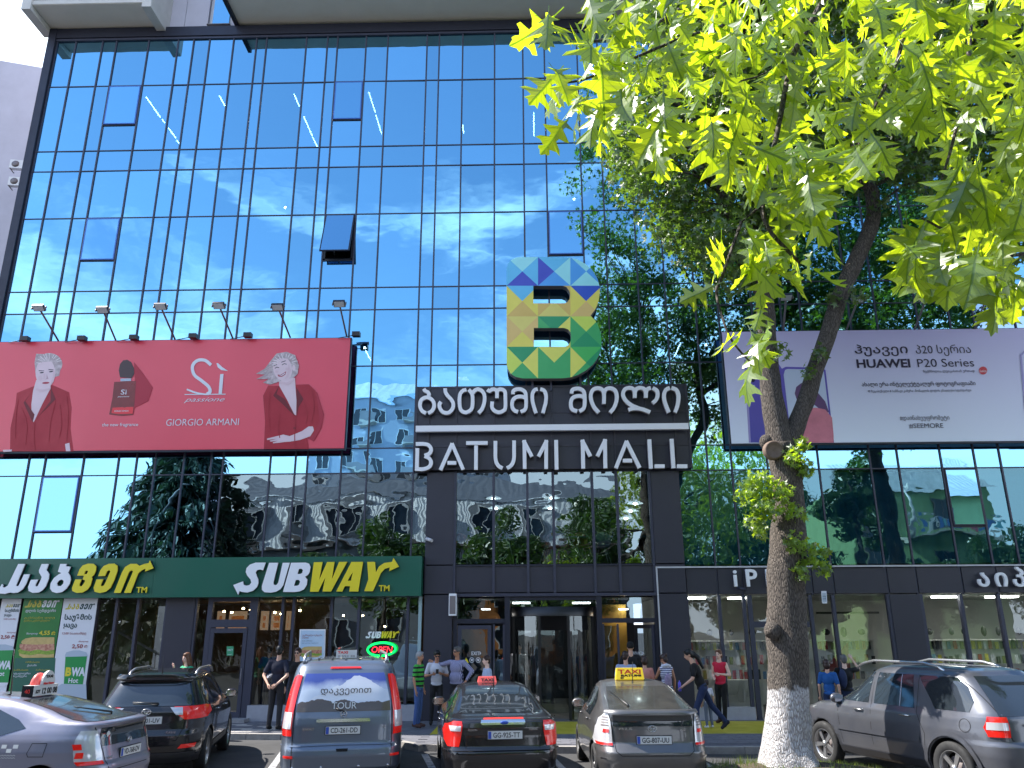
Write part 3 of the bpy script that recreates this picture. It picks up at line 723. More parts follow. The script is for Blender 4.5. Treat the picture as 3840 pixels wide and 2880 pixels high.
body = MB(); body.prism([T2(out_, *kC, YB), T2(h1, *kC, YB), T2(h2, *kC, YB)], YB+.002, YB+.26); bo = body.obj('emblem_body', 'letteredge', bs)
bm = bmesh.new()
loops = [[Vector((x, -y, 0)) for x, y in l] for l in (out_, h1, h2)]
flat = [p for l in loops for p in l]; bv = [bm.verts.new(p) for p in flat]
for t in tessellate_polygon(loops):
    try: bm.faces.new([bv[i] for i in t])
    except ValueError: pass
def cutp(p, nrm, box=None):
    if box is None: gm_ = bm.verts[:]+bm.edges[:]+bm.faces[:]
    else:
        fs = [f for f in bm.faces if box[0] < f.calc_center_median().x < box[1] and box[2] < -f.calc_center_median().y < box[3]]
        es = {e for f in fs for e in f.edges}; vs = {v for f in fs for v in f.verts}; gm_ = list(vs)+list(es)+fs
    bmesh.ops.bisect_plane(bm, geom=gm_, plane_co=p, plane_no=nrm, dist=1e-4)
for x in colx[1:3]: cutp((x, 0, 0), (1, 0, 0))
for y in rowy[1:4]: cutp((0, -y, 0), (0, 1, 0))
rowy2 = rowy[:]; 
for r_ in range(4):
    for c_ in range(3):
        x0, x1 = colx[c_], colx[c_+1] + (0 if c_ < 2 else 5); y0, y1 = rowy[r_], rowy[r_+1]; bb = (x0, x1, y0, y1)
        cutp((x0, -y0, 0), ((y1-y0), (x1-x0), 0), bb); cutp((x1, -y0, 0), ((y1-y0), -(x1-x0), 0), bb)
tri = {}
for f in bm.faces:
    c = f.calc_center_median(); x, y = c.x, -c.y
    c_ = 0 if x < colx[1] else 1 if x < colx[2] else 2; r_ = sum(y > q for q in rowy[1:4])
    u = (x-colx[c_])/(colx[c_+1]-colx[c_]); v = (y-rowy[r_])/(rowy[r_+1]-rowy[r_])
    k = (0 if u > v else 3) if u + v < 1 else (1 if u > v else 2)
    tri.setdefault((r_, c_, k), []).append([T2([(q.co.x, -q.co.y)], *kC, YB)[0] for q in f.verts])
bm.free()
for (r_, c_, k), fs in tri.items():
    b = MB()
    for f in fs:
        ar = sum(f[i][0]*f[(i+1) % len(f)][1]-f[(i+1) % len(f)][0]*f[i][1] for i in range(len(f)))
        if ar < 0: f = f[::-1]
        b.add([(x, YB-.002-.001*((r_+c_+k) % 2), z) for x, z in f], [tuple(range(len(f)))])
    b.obj('triangle_panel', 'tri_'+CELL[r_][c_][k], bs)
q = MB()
for px, py0, py1 in ((1150, 818, 842), (1190, 818, 842), (1254, 810, 842)):
    p0, p1 = at(px, py0, YB+.2), at(px, py1, YB+.2); q.box(p0.x-.03, p0.x+.03, YB+.27, FY-.08, p1.z, p0.z+.3)
q.obj('support_post', 'frame', bs)

# --- sandwich shop signs
G_OUT = [[[(235, 120), (322, 120), (205, 400), (222, 412), (242, 400), (310, 255), (385, 253), (335, 380), (290, 450), (230, 490), (170, 498), (130, 490), (60, 508), (-60, 500), (-60, 455), (0, 420), (25, 380), (40, 400), (28, 420), (60, 425), (100, 400)]],
 [[(540, 120), (628, 120), (600, 200), (635, 250), (630, 310), (590, 410), (550, 460), (500, 490), (420, 495), (370, 470), (362, 420), (400, 325), (492, 322), (455, 395), (460, 412), (490, 405), (530, 320), (540, 290), (505, 230), (505, 200)]],
 [[(780, 120), (862, 120), (852, 150), (915, 155), (880, 235), (905, 270), (915, 320), (900, 380), (860, 440), (800, 485), (730, 497), (675, 480), (648, 440), (655, 370), (700, 300), (760, 255), (795, 238), (750, 220)], [(735, 370), (760, 335), (800, 322), (825, 340), (820, 375), (790, 405), (755, 408), (738, 395)]],
 [[(1000, 272), (1030, 190), (1070, 140), (1140, 115), (1210, 118), (1245, 150), (1240, 210), (1215, 265), (1185, 290), (1195, 310), (1170, 400), (1130, 455), (1070, 490), (990, 495), (935, 470), (932, 430), (975, 320), (1055, 320), (1028, 385), (1030, 408), (1060, 408), (1100, 350), (1100, 330), (1070, 325), (1095, 250), (1125, 250), (1140, 220), (1135, 205), (1105, 210), (1085, 272)]],
 [[(1272, 278), (1300, 200), (1345, 145), (1410, 118), (1480, 115), (1522, 145), (1520, 210), (1480, 330), (1430, 430), (1370, 480), (1290, 497), (1225, 480), (1212, 430), (1250, 320), (1335, 318), (1305, 390), (1310, 410), (1345, 400), (1385, 320), (1430, 215), (1415, 200), (1385, 215), (1360, 275)]],
 [[(1475, 495), (1580, 230), (1620, 160), (1690, 118), (1770, 118), (1805, 145), (1870, 120), (1925, 110), (1940, 75), (1987, 175), (1880, 218), (1885, 180), (1840, 200), (1790, 240), (1690, 495), (1608, 495), (1725, 215), (1700, 203), (1670, 225), (1560, 495)]]]
E_OUT = [[[(540, 262), (625, 230), (628, 258), (650, 268), (680, 262), (696, 242), (690, 215), (662, 182), (648, 150), (655, 115), (685, 85), (735, 68), (820, 68), (797, 135), (770, 128), (745, 135), (733, 155), (742, 182), (755, 212), (757, 245), (745, 280), (710, 312), (660, 327), (615, 322), (595, 315), (582, 345)]],
 [[(850, 70), (928, 70), (887, 238), (888, 255), (902, 264), (918, 258), (930, 238), (968, 70), (1028, 70), (972, 262), (948, 298), (910, 320), (860, 328), (810, 324), (788, 304), (788, 270)]],
 [[(1040, 70), (1165, 68), (1195, 78), (1207, 105), (1200, 150), (1185, 175), (1160, 190), (1180, 215), (1176, 260), (1150, 300), (1110, 318), (1060, 323), (970, 322)], [(1108, 122), (1132, 122), (1142, 135), (1136, 158), (1120, 166), (1094, 166)], [(1080, 218), (1108, 218), (1118, 233), (1108, 260), (1092, 268), (1064, 268)]],
 [[(1237, 65), (1312, 63), (1283, 218), (1352, 63), (1415, 63), (1392, 215), (1455, 62), (1525, 62), (1385, 318), (1312, 318), (1335, 195), (1275, 320), (1203, 320)]],
 [[(1562, 62), (1662, 62), (1620, 318), (1543, 318), (1550, 272), (1505, 272), (1482, 318), (1430, 318)], [(1528, 225), (1558, 225), (1572, 150)]],
 [[(1672, 315), (1708, 215), (1698, 62), (1765, 62), (1773, 152), (1800, 102), (1845, 72), (1912, 62), (1925, 28), (1972, 103), (1888, 142), (1892, 110), (1850, 122), (1815, 160), (1790, 222), (1747, 315)]]]
col('signgreen', lin(30, 96, 78), .32, nz=(.6, .08)); col('signwhite', (.84, .85, .88), .35); col('signyellow', lin(232, 212, 44), .35); col('signside', lin(30, 30, 44), .5)
YS = FY-.42
def shop_sign(name, label, x0, x1, outs, k, nwhite, mid=None):
    s_ = root(name, label, 'sign', ((x0+x1)/2, YS, 3.18))
    MB().box(x0, x1, YS, FY-.09, 3.185, 4.21).obj('sign_box', 'signgreen', s_)
    for i, lp in enumerate(outs):
        D = YS-.12
        tl = [T2(l, *k, D) for l in lp]
        o = MB().prism(tl, D, D+.03).obj('letter', 'signwhite' if i < nwhite else 'signyellow', s_)
        MB().prism(tl, D+.031, YS-.002).obj('letter_side', 'signside', o)
    return s_
kG = (0, 2080/S, 1/3.456/S); kE = (640/S, 2080/S, 1/2.304/S)
xm = at(at and 375, 1250, YS).x
s1 = shop_sign('sandwich_shop_sign', 'green shop sign with white and yellow Georgian letters at the left edge', -15.95, -10.0, G_OUT, kG, 3)
s2 = shop_sign('sandwich_shop_sign', 'green shop sign reading SUBWAY in white and yellow with arrow ends', -9.995, -2.86, E_OUT, kE, 3)
for s_, k, (x0, x1, yb, cp) in ((s1, kG, (1770, 1905, 492, 75)), (s2, kE, (1800, 1892, 314, 52))):
    B_ = Board(s_, YS-.05, *k); B_.text('trademark', 'TM', x0, x1, yb, cp, 'signyellow', ext=.02, bold=.02)
def mini(board, outs, m1, m2, src, dst, nw=3, parent=None):
    # a printed copy of the shop lettering, src/dst boxes (x0, y0, x1, y1)
    f = lambda p: (dst[0]+(p[0]-src[0])/(src[2]-src[0])*(dst[2]-dst[0]), dst[1]+(p[1]-src[1])/(src[3]-src[1])*(dst[3]-dst[1]))
    for i, lp in enumerate(outs):
        board.poly('logo_letter', [f(p) for p in lp[0]], m1 if i < nw else m2, [[f(p) for p in h] for h in lp[1:]], parent=parent)

# --- posters in the shop windows
col('printwhite', lin(214, 216, 224), .35); col('printgreen', lin(32, 124, 52), .35, nz=(1.5, .25)); col('printdark', lin(34, 66, 70), .4); col('printolive', lin(188, 176, 60), .4)
col('printred', lin(150, 58, 62), .4); col('printyellow', lin(214, 198, 52), .4); col('cupgreen', lin(14, 138, 66), .35); col('bread', lin(206, 178, 112), .5, nz=(9, .25)); col('ham', lin(150, 66, 50), .5, nz=(14, .6), col2=lin(214, 168, 140)); col('lettuce', lin(160, 180, 66), .5, nz=(18, .5), col2=lin(92, 132, 40)); col('printgrey', lin(168, 182, 196), .4)
kP = (0, 1175.1, .2917)
YP = FY-.12
def poster(label, px0, px1, m):
    x0, x1 = at(px0, 1292, YP).x, at(px1, 1292, YP).x
    p = root('window_poster', label, 'poster', ((x0+x1)/2, YP, .55), group=None)
    MB().box(x0, x1, YP, YP+.015, .52, 3.18).obj('sheet', m, p); return p
def cup(B_, x, y, s, mirror=1):
    f = lambda l: [(x+a*s, y+b*s) for a, b in l]
    B_.poly('cup_lid', f([(10, -8), (60, -22), (110, -22), (160, -8), (170, 12), (168, 26), (0, 30), (0, 12)]), 'printgrey')
    B_.poly('cup_body', f([(3, 26), (166, 22), (128, 275), (-12, 275)]), 'cupgreen')
    B_.poly('cup_base', f([(-12, 275), (128, 275), (122, 292), (95, 305), (20, 305), (-8, 292)]), 'printwhite')
    B_.text('lettering', 'B', x-3*s, x+42*s, y+168*s, 62*s, 'printyellow', bold=.05); B_.text('lettering', 'WA', x+44*s, x+148*s, y+168*s, 62*s, 'printwhite', bold=.05)
    B_.text('lettering', 'Hot', x+22*s, x+96*s, y+222*s, 36*s, 'printwhite', bold=.02)
def sandwich(B_, x, y, s, wd=1.0):
    f = lambda l: [(x+a*s*wd, y+b*s) for a, b in l]
    B_.poly('sandwich_print', f([(-10, 100), (250, 100), (248, 145), (20, 148), (-8, 130)]), 'bread')
    B_.poly('sandwich_print', f([(-16, 92), (5, 76), (30, 92), (60, 78), (95, 94), (130, 80), (170, 94), (210, 82), (252, 92), (252, 118), (200, 126), (140, 118), (80, 128), (20, 122), (-10, 112)]), 'lettuce')
    B_.poly('sandwich_print', f([(-4, 45), (252, 42), (252, 88), (190, 98), (130, 86), (70, 100), (10, 90), (-6, 70)]), 'ham')
    B_.poly('sandwich_print', f([(14, 20), (40, 4), (90, -4), (252, -4), (252, 44), (120, 50), (16, 46), (6, 34)]), 'bread')
p = poster('white poster with green paper cup beside the dark window left of the door', 138.5, 211.5, 'printwhite'); B_ = Board(p, YP, *kP)
gsrc = (-60, 75, 1990, 510)
mini(B_, G_OUT, 'printolive', 'printdark', gsrc, (482, 438, 706, 486))
B_.text('lettering', 'საუზმის', 476, 678, 560, 38, 'printdark', bold=.03); B_.text('lettering', 'ყავა', 470, 570, 618, 36, 'printdark', bold=.03)
B_.text('lettering', '12:00 საათამდე', 460, 636, 670, 17, 'printred'); B_.text('lettering', 'მხოლოდ', 584, 655, 727, 10, 'printred'); B_.text('lettering', '2,50', 532, 612, 771, 29, 'printred', bold=.02); B_.text('lettering', '₾', 624, 648, 768, 20, 'printred')
cup(B_, 483, 810, .98)
B_.poly('table_print', [(392, 1080), (460, 1035), (640, 1040), (650, 1330), (380, 1330)], 'printgrey')
p = poster('green poster with long sandwich and yellow price between two white posters', 52.5, 136.5, 'printgreen'); B_ = Board(p, YP, *kP)
B_.poly('dark_base', [(112, 845), (412, 845), (380, 1350), (60, 1350)], 'signgreen')
mini(B_, G_OUT, 'printolive', 'printwhite', gsrc, (183, 412, 445, 472))
B_.text('lettering', 'დღის სენდვიჩი', 190, 413, 503, 20, 'printwhite', bold=.01)
B_.text('lettering', 'გახსენი დღე', 182, 405, 552, 13, 'printolive'); B_.text('lettering', 'განსაკუთრებული', 178, 370, 573, 13, 'printolive')
B_.text('lettering', 'მხოლოდ', 197, 280, 670, 13, 'printwhite'); B_.text('lettering', '4,55', 291, 370, 672, 30, 'printyellow', bold=.02); B_.text('lettering', '₾', 382, 410, 672, 24, 'printyellow', bold=.02)
sandwich(B_, 152, 695, 1.0)
B_.text('lettering', 'ორშაბათი', 190, 294, 880, 12, 'printolive'); B_.text('lettering', 'ქათამი', 203, 273, 905, 14, 'printwhite')
B_.text('lettering', 'სამშაბათი          პარასკევი', 104, 370, 938, 12, 'printolive'); B_.text('lettering', 'იტალიური       ილ-თი', 97, 355, 965, 14, 'printwhite'); B_.text('lettering', 'პიკანტური', 95, 200, 985, 13, 'printwhite')
p = poster('narrow white poster with price 2,50 left of the green sandwich poster', 5, 47, 'printwhite'); B_ = Board(p, YP, *kP)
mini(B_, G_OUT, 'printolive', 'printdark', gsrc, (40, 442, 156, 470))
B_.text('lettering', 'საუზმის', 36, 140, 503, 22, 'printdark', bold=.02); B_.text('lettering', 'ყავა', 31, 84, 535, 20, 'printdark', bold=.02); B_.text('lettering', '12:00 საათამდე', 28, 118, 560, 10, 'printred')
B_.text('lettering', 'მხოლოდ', 52, 115, 660, 9, 'printred'); B_.text('lettering', '2,50 ₾', 5, 108, 700, 25, 'printred', bold=.02)
cup(B_, -60, 765, .95)
p = poster('green poster cut off by the left edge of the picture', -60, 0, 'printgreen')
# framed poster in the window and window marks
YW = FY-.1
kW = kE
wp = root('framed_poster', 'white framed pale blue poster with a sandwich in the window above the van', 'poster', at(676, 1480, YW-.1)); B_ = Board(wp, YW-.12, *kW)
col('skyblueprint', lin(164, 196, 224), .35, nz=(1.4, .3), col2=lin(208, 222, 236))
B_.poly('frame', [(1118, 645), (1340, 645), (1328, 1130), (1096, 1130)], 'white', th=.03)
B_.n += 60; B_.poly('sheet', [(1128, 655), (1330, 655), (1319, 1118), (1107, 1118)], 'skyblueprint')
B_.text('lettering', 'უგემრიელესი სენდვიჩი', 1140, 1312, 703, 14, 'printred'); B_.text('lettering', 'ყოველდღე', 1140, 1196, 722, 12, 'printred'); B_.text('lettering', 'ახალი კომბინაცია', 1138, 1228, 748, 8, 'printdark'); B_.text('lettering', 'მხოლოდ ჩვენთან', 1138, 1280, 766, 5, 'printdark')
sandwich(B_, 1130, 795, .62, 1.15)
wd_ = root('window_lettering', 'small white and yellow SUBWAY lettering stuck on the shop window', 'window lettering', at(824, 1380, YW)); B_ = Board(wd_, YW, *kW)
mini(B_, E_OUT, 'signwhite', 'signyellow', (540, 28, 1972, 345), (1682, 655, 1978, 727))
nn_ = root('open_sign', 'lit neon OPEN sign with red letters in a green oval', 'neon sign', at(824, 1418, YW-.05))
M['neongreen'] = emat('neon_green', (.005, .8, .10), 1.3); M['neonred'] = emat('neon_red', (1, .03, .05), 1.4); 
pts = T2(ellp(1822, 817, 120, 56, 40, -3), *kW, YW-.05); pts.append(pts[0]); MB().tube([(x, YW-.05, z) for x, z in pts], .028, 6, False).obj('neon_ring', 'neongreen', nn_)
B_ = Board(nn_, YW-.05, *kW); B_.text('lettering', 'OPEN', 1732, 1912, 846, 56, 'neonred', shear=.15, ext=.006, bold=-.005); B_.poly('backing', ellp(1822, 817, 112, 50, 30, -3), 'black', th=.004, gap=-.001)
ds = root('door_notice', 'small green 24/7 notice on the glass door', 'notice', at(499, 1400, YW)); B_ = Board(ds, YW, *kW)
col('noticegreen', lin(60, 150, 110), .5); B_.poly('sheet', [(485, 792), (543, 792), (541, 872), (483, 872)], 'noticegreen'); B_.text('lettering', '24/7', 490, 536, 832, 18, 'printwhite'); B_.text('lettering', 'open', 492, 530, 864, 8, 'printwhite')
ex = root('door_marks', 'white EXIT lettering with two round marks and yellow triangle on the glass door', 'door lettering', at(1028, 1420, YW)); kR = (553, 1175.1, .2917); B_ = Board(ex, YW, *kR)
B_.text('lettering', 'EXIT', 1595, 1655, 823, 28, 'printwhite', bold=.01); B_.poly('arrow', [(1656, 795), (1668, 808), (1656, 823)], 'printwhite')
for cx__ in (1598, 1645):
    B_.poly('round_mark', ellp(cx__, 860, 18, 20), 'printwhite', [ellp(cx__, 860, 14, 16)[::-1]]); B_.poly('mark', [(cx__-8, 852), (cx__+8, 852), (cx__+6, 868), (cx__-6, 866)], 'printwhite')
B_.poly('warning_triangle', [(1557, 842), (1577, 880), (1537, 880)], 'signyellow')
en = root('door_marks', 'white ENTRANCE lettering on the open right door', 'door lettering', at(1380, 1420, FY-.15)); kR3 = (1106, 1175.1, .2917); B_ = Board(en, FY-.15, *kR3)
B_.text('lettering', 'ENTRANCE', 893, 962, 818, 22, 'printwhite'); B_.poly('arrow', [(964, 795), (974, 808), (964, 822)], 'printwhite')
# --- phone shop letters on the right
for lab, lets in (('white spaced letters i P l u s on the charcoal fascia behind the tree', (('i', 1590, 1251), ('P', 1624, 1251), ('l', 1660, 1250), ('u', 1694, 1250), ('s', 1728, 1250))), ('white spaced Georgian letters on the charcoal fascia at the right edge', (('ა', 2127, 1249), ('ი', 2166, 1249), ('პ', 2205, 1249), ('ლ', 2246, 1249), ('უ', 2286, 1249), ('ს', 2326, 1249)))):
    pr = root('shop_letters', lab, 'sign', at(lets[0][1], 1285, FY-.12))
    for ch, px, py in lets:
        p = at(px, 1266 if ch != 'უ' else 1262, FY-.2); b_ = len(ch.encode()) > 1
        o = text('letter', ch, 'signwhite', pr, (p.x, FY-.18, p.z), .62 if not b_ else .62, ext=.035, bold=.012)
st_ = root('fascia_sticker', 'small white framed notice on the fascia right of the tree', 'notice', at(1780, 1302, FY-.1)); B_ = Board(st_, FY-.1, 1659, 1175.1, .2917)
B_.poly('sheet', [(393, 348), (433, 348), (439, 440), (400, 440)], 'printwhite'); B_.poly('inner', [(400, 362), (428, 362), (433, 428), (405, 428)], 'printgrey'); B_.text('lettering', 'FREE', 404, 430, 392, 9, 'printdark'); B_.text('lettering', 'WIFI', 406, 431, 410, 9, 'printdark')

# --- red perfume billboard
def frame_box(x0, x1, y, z0, z1, parent, m, fr='framedark'):
    MB().box(x0, x1, y, y+.12, z0, z1).obj('board', m, parent)
    b = MB(); b.box(x0-.03, x1+.03, y+.02, y+.12, z0-.05, z0-.001).box(x0-.03, x1+.03, y+.02, y+.12, z1+.001, z1+.02).box(x1+.001, x1+.04, y+.02, y+.12, z0, z1).box(x0-.04, x0-.001, y+.02, y+.12, z0, z1)
    b.obj('board_frame', fr, parent)
YR = FY-.42
col('redprint', lin(226, 52, 78), .38, nz=(.35, .08)); M['redprint'].node_tree.nodes['Principled BSDF'].inputs['Coat Weight'].default_value = .6; M['redprint'].node_tree.nodes['Principled BSDF'].inputs['Coat Roughness'].default_value = .3
col('jacket', lin(176, 24, 44), .5, nz=(1.5, .2)); col('jacketline', lin(110, 10, 26), .5); col('skinprint', lin(226, 200, 206), .5, nz=(2, .08)); col('hairprint', lin(214, 198, 200), .5, nz=(9, .3), col2=lin(150, 128, 130)); col('bottledark', lin(50, 14, 26), .3); col('bottlered', lin(130, 10, 24), .3, nz=(2, .4)); col('bottlelight', lin(224, 30, 48), .3); col('inkdark', lin(56, 40, 50), .5); col('lips', lin(170, 50, 70), .5); col('shadowprint', lin(172, 34, 56), .5)
col('skinshade', lin(190, 152, 162), .5)
kK = (0, 1200/S, 1/1.58/S)
tl, tr_, br = at(0, 742, YR), at(755, 730, YR), at(745, 968, YR)
rb_ = root('billboard', 'long red perfume billboard with two blond women and a dark red bottle', 'billboard', (-10.4, FY-.1, br.z), group='billboards on the glass facade')
RX1 = (tr_.x+br.x)/2
frame_box(-15.95, RX1, YR, br.z, tr_.z, rb_, 'redprint'); B_ = Board(rb_, YR, *kK)
P_ = lambda n, l, m, **k: B_.poly(n, l, m, **k)
# left figure
P_('portrait', [(60, 778), (62, 640), (92, 500), (100, 432), (200, 392), (310, 385), (410, 428), (425, 520), (418, 640), (436, 778)], 'jacket')
P_('portrait', [(215, 355), (300, 355), (300, 405), (250, 500), (200, 606), (188, 590), (186, 500), (196, 420)], 'skinprint')
P_('portrait', ellp(292, 262, 78, 66), 'hairprint'); P_('portrait', [(205, 250), (215, 200), (330, 205), (362, 260), (352, 330), (300, 345), (212, 335)], 'hairprint')
P_('portrait', ellp(270, 315, 58, 86), 'skinprint'); P_('portrait', [(215, 262), (235, 228), (300, 225), (335, 262), (300, 246), (240, 250)], 'hairprint')
B_.polys('portrait', [ellp(248, 312, 13, 4, 10, -8), ellp(303, 306, 13, 4, 10, -8), [(230, 298), (262, 300), (262, 303), (230, 303)], [(288, 292), (320, 294), (320, 298), (288, 297)]], 'inkdark')
P_('portrait', ellp(272, 373, 22, 6, 12, -4), 'lips'); P_('portrait', [(278, 320), (288, 350), (268, 352), (276, 346)], 'skinshade')
B_.polys('portrait', [[(196, 420), (150, 480), (205, 560), (194, 606), (140, 490)], [(302, 400), (330, 470), (240, 560), (202, 606), (300, 480)]], 'jacketline')
P_('portrait', [(386, 735), (412, 728), (418, 778), (392, 778)], 'skinprint'); P_('portrait', [(18, 770), (72, 768), (70, 780), (20, 782)], 'skinprint')
# folds, strands and shading of the print
col('foldprint', lin(162, 20, 38), .5); col('strand', lin(176, 156, 158), .5); col('strandlight', lin(236, 226, 228), .5); col('skinwarm', lin(216, 186, 193), .5)
def strands(cx, cy, rx, ry, a0, a1, n, L, seed):
    rr = random.Random(seed); q1, q2 = [], []
    for i in range(n):
        a = R(a0+(a1-a0)*i/(n-1)+rr.uniform(-4, 4)); s0 = rr.uniform(.45, .7); c, s = math.cos(a), math.sin(a)
        q = ribbon(smooth([(cx+c*rx*s0, cy+s*ry*s0), (cx+c*rx*(s0+.2)+rr.uniform(-3, 3), cy+s*ry*(s0+.22)), (cx+c*rx*L, cy+s*ry*L)], 2), 3.2)
        (q1 if i % 2 else q2).append(q)
    B_.polys('portrait_hair', q1, 'strand'); B_.polys('portrait_hair', q2, 'strandlight')
strands(292, 262, 78, 66, 190, 350, 20, .98, 1)
B_.polys('portrait', [[(318, 290), (329, 320), (318, 365), (296, 398), (310, 350), (316, 320)], [(215, 405), (250, 412), (300, 402), (300, 412), (252, 424), (212, 416)], ellp(240, 345, 12, 16, 12), [(262, 318), (268, 318), (264, 350), (258, 350)]], 'skinwarm')
B_.polys('portrait', [ribbon(smooth(q, 3), 5) for q in ([(110, 470), (95, 560), (90, 700)], [(395, 450), (405, 560), (395, 720)], [(330, 480), (300, 600), (290, 720)], [(130, 520), (160, 620), (150, 740)], [(205, 610), (202, 700), (208, 775)], [(355, 500), (365, 620), (350, 700)])], 'foldprint')
# bottle
P_('bottle_print', [(795, 250), (850, 320), (905, 400), (880, 480), (800, 520), (790, 560), (800, 360)], 'shadowprint')
P_('bottle_print', [(712, 340), (705, 300), (712, 262), (730, 240), (755, 236), (778, 250), (795, 285), (796, 320), (782, 345)], 'bottledark')
P_('bottle_print', [(715, 348), (778, 346), (778, 362), (715, 364)], 'printgrey'); P_('bottle_print', [(678, 368), (807, 362), (800, 470), (790, 563), (720, 568), (648, 560), (668, 460)], 'bottlered')
P_('bottle_print', [(668, 520), (792, 515), (788, 556), (700, 558), (662, 552)], 'bottlelight'); P_('bottle_print', [(684, 376), (800, 370), (796, 500), (740, 520), (678, 505)], 'bottlered')
B_.text('lettering', 'Sì', 716, 750, 442, 30, 'printwhite'); B_.text('lettering', 'passione', 698, 766, 458, 9, 'printwhite', shear=.3); B_.text('lettering', 'GIORGIO ARMANI', 678, 762, 544, 9, 'printwhite')
B_.text('lettering', 'the new fragrance', 606, 820, 630, 20, 'printwhite', bold=.004)
# centre lettering
def rb2(name, pts, wd, m):
    P_(name, ribbon(smooth(pts, 5), wd), m)
rb2('lettering', [(1252, 268), (1215, 240), (1170, 242), (1142, 275), (1152, 325), (1195, 360), (1236, 395), (1246, 425), (1228, 440)], 19, 'printwhite'); rb2('lettering', [(1246, 418), (1230, 440), (1190, 438), (1150, 428), (1108, 412)], 10, 'printwhite')
B_.polys('lettering', [[(1306, 322), (1326, 320), (1316, 440), (1296, 440)], [(1284, 258), (1292, 256), (1318, 280), (1352, 303), (1312, 298), (1292, 282)], [(1095, 440), (1338, 438), (1338, 443), (1095, 445)]], 'printwhite')
B_.text('lettering', 'passione', 1090, 1330, 484, 27, 'printwhite', shear=.45, bold=-.004)
B_.text('lettering', 'GIORGIO ARMANI', 985, 1415, 626, 42, 'printwhite', bold=-.006)
# right figure
P_('portrait', [(1800, 380), (1880, 430), (1920, 560), (1905, 640), (1860, 720), (1820, 700), (1850, 560)], 'shadowprint')
P_('portrait', [(1565, 765), (1572, 600), (1560, 450), (1590, 390), (1660, 392), (1755, 385), (1830, 382), (1870, 420), (1885, 500), (1896, 600), (1860, 680), (1820, 700), (1830, 765)], 'jacket')
P_('portrait', [(1655, 350), (1750, 345), (1752, 400), (1758, 480), (1756, 566), (1745, 560), (1700, 470), (1655, 390)], 'skinprint')
P_('portrait', [(1600, 250), (1640, 200), (1700, 190), (1750, 210), (1772, 270), (1765, 320), (1740, 345), (1700, 350), (1640, 372), (1600, 384), (1560, 372), (1600, 350), (1520, 352), (1572, 325), (1518, 320), (1570, 290)], 'hairprint')
P_('portrait', ellp(1675, 288, 56, 76, 22, -14), 'skinprint'); P_('portrait', ellp(1742, 285, 10, 18, 12), 'skinprint')
P_('portrait', [(1612, 250), (1632, 215), (1690, 200), (1735, 225), (1748, 262), (1715, 232), (1660, 226)], 'hairprint')
B_.polys('portrait', [ribbon([(1630, 288), (1642, 281), (1655, 284)], 4), ribbon([(1672, 268), (1686, 260), (1700, 264)], 4), ribbon([(1622, 274), (1642, 265)], 4), ribbon([(1668, 252), (1694, 243)], 4)], 'inkdark')
P_('portrait', [(1645, 325), (1665, 326), (1698, 305), (1692, 325), (1672, 338), (1652, 337)], 'lips'); P_('portrait', [(1650, 328), (1668, 329), (1693, 312), (1688, 322), (1670, 333)], 'printwhite')
B_.polys('portrait', [[(1655, 392), (1640, 440), (1690, 470), (1745, 562), (1752, 575), (1676, 500), (1620, 450)], [(1757, 400), (1800, 470), (1770, 520), (1760, 575)]], 'jacketline')
P_('portrait', [(1855, 632), (1862, 655), (1840, 690), (1780, 712), (1720, 722), (1716, 690), (1790, 660), (1830, 632)], 'skinprint')
P_('portrait', [(1722, 690), (1722, 722), (1690, 724), (1660, 728), (1620, 732), (1618, 726), (1650, 716), (1605, 722), (1600, 716), (1640, 706), (1584, 712), (1584, 704), (1640, 690), (1680, 680)], 'skinprint')
P_('portrait', ellp(1748, 642, 8, 8, 12), 'jacketline')
strands(1690, 262, 80, 62, 170, 350, 22, .98, 2)
B_.polys('portrait_hair', [ribbon(smooth(q, 3), 4) for q in ([(1610, 280), (1570, 300), (1530, 322)], [(1605, 310), (1570, 335), (1528, 350)], [(1608, 340), (1585, 360), (1565, 372)], [(1612, 262), (1585, 280), (1560, 300)])], 'strand')
B_.polys('portrait', [[(1712, 262), (1724, 300), (1708, 340), (1690, 352), (1704, 318)], [(1658, 366), (1700, 372), (1748, 348), (1750, 360), (1702, 388), (1658, 378)], ellp(1642, 308, 10, 8, 10), ellp(1702, 292, 10, 8, 10)], 'skinwarm')
B_.polys('portrait', [ribbon(smooth(q, 3), 5) for q in ([(1600, 430), (1592, 540), (1600, 640)], [(1850, 420), (1862, 520), (1846, 610)], [(1660, 560), (1650, 640), (1660, 700)], [(1800, 480), (1822, 560), (1812, 620)], [(1752, 590), (1748, 700), (1752, 765)])], 'foldprint')
B_.polys('portrait', [ribbon([(1600, 719), (1650, 706)], 2), ribbon([(1620, 729), (1680, 718)], 2), ribbon([(1586, 709), (1640, 697)], 2)], 'skinwarm')
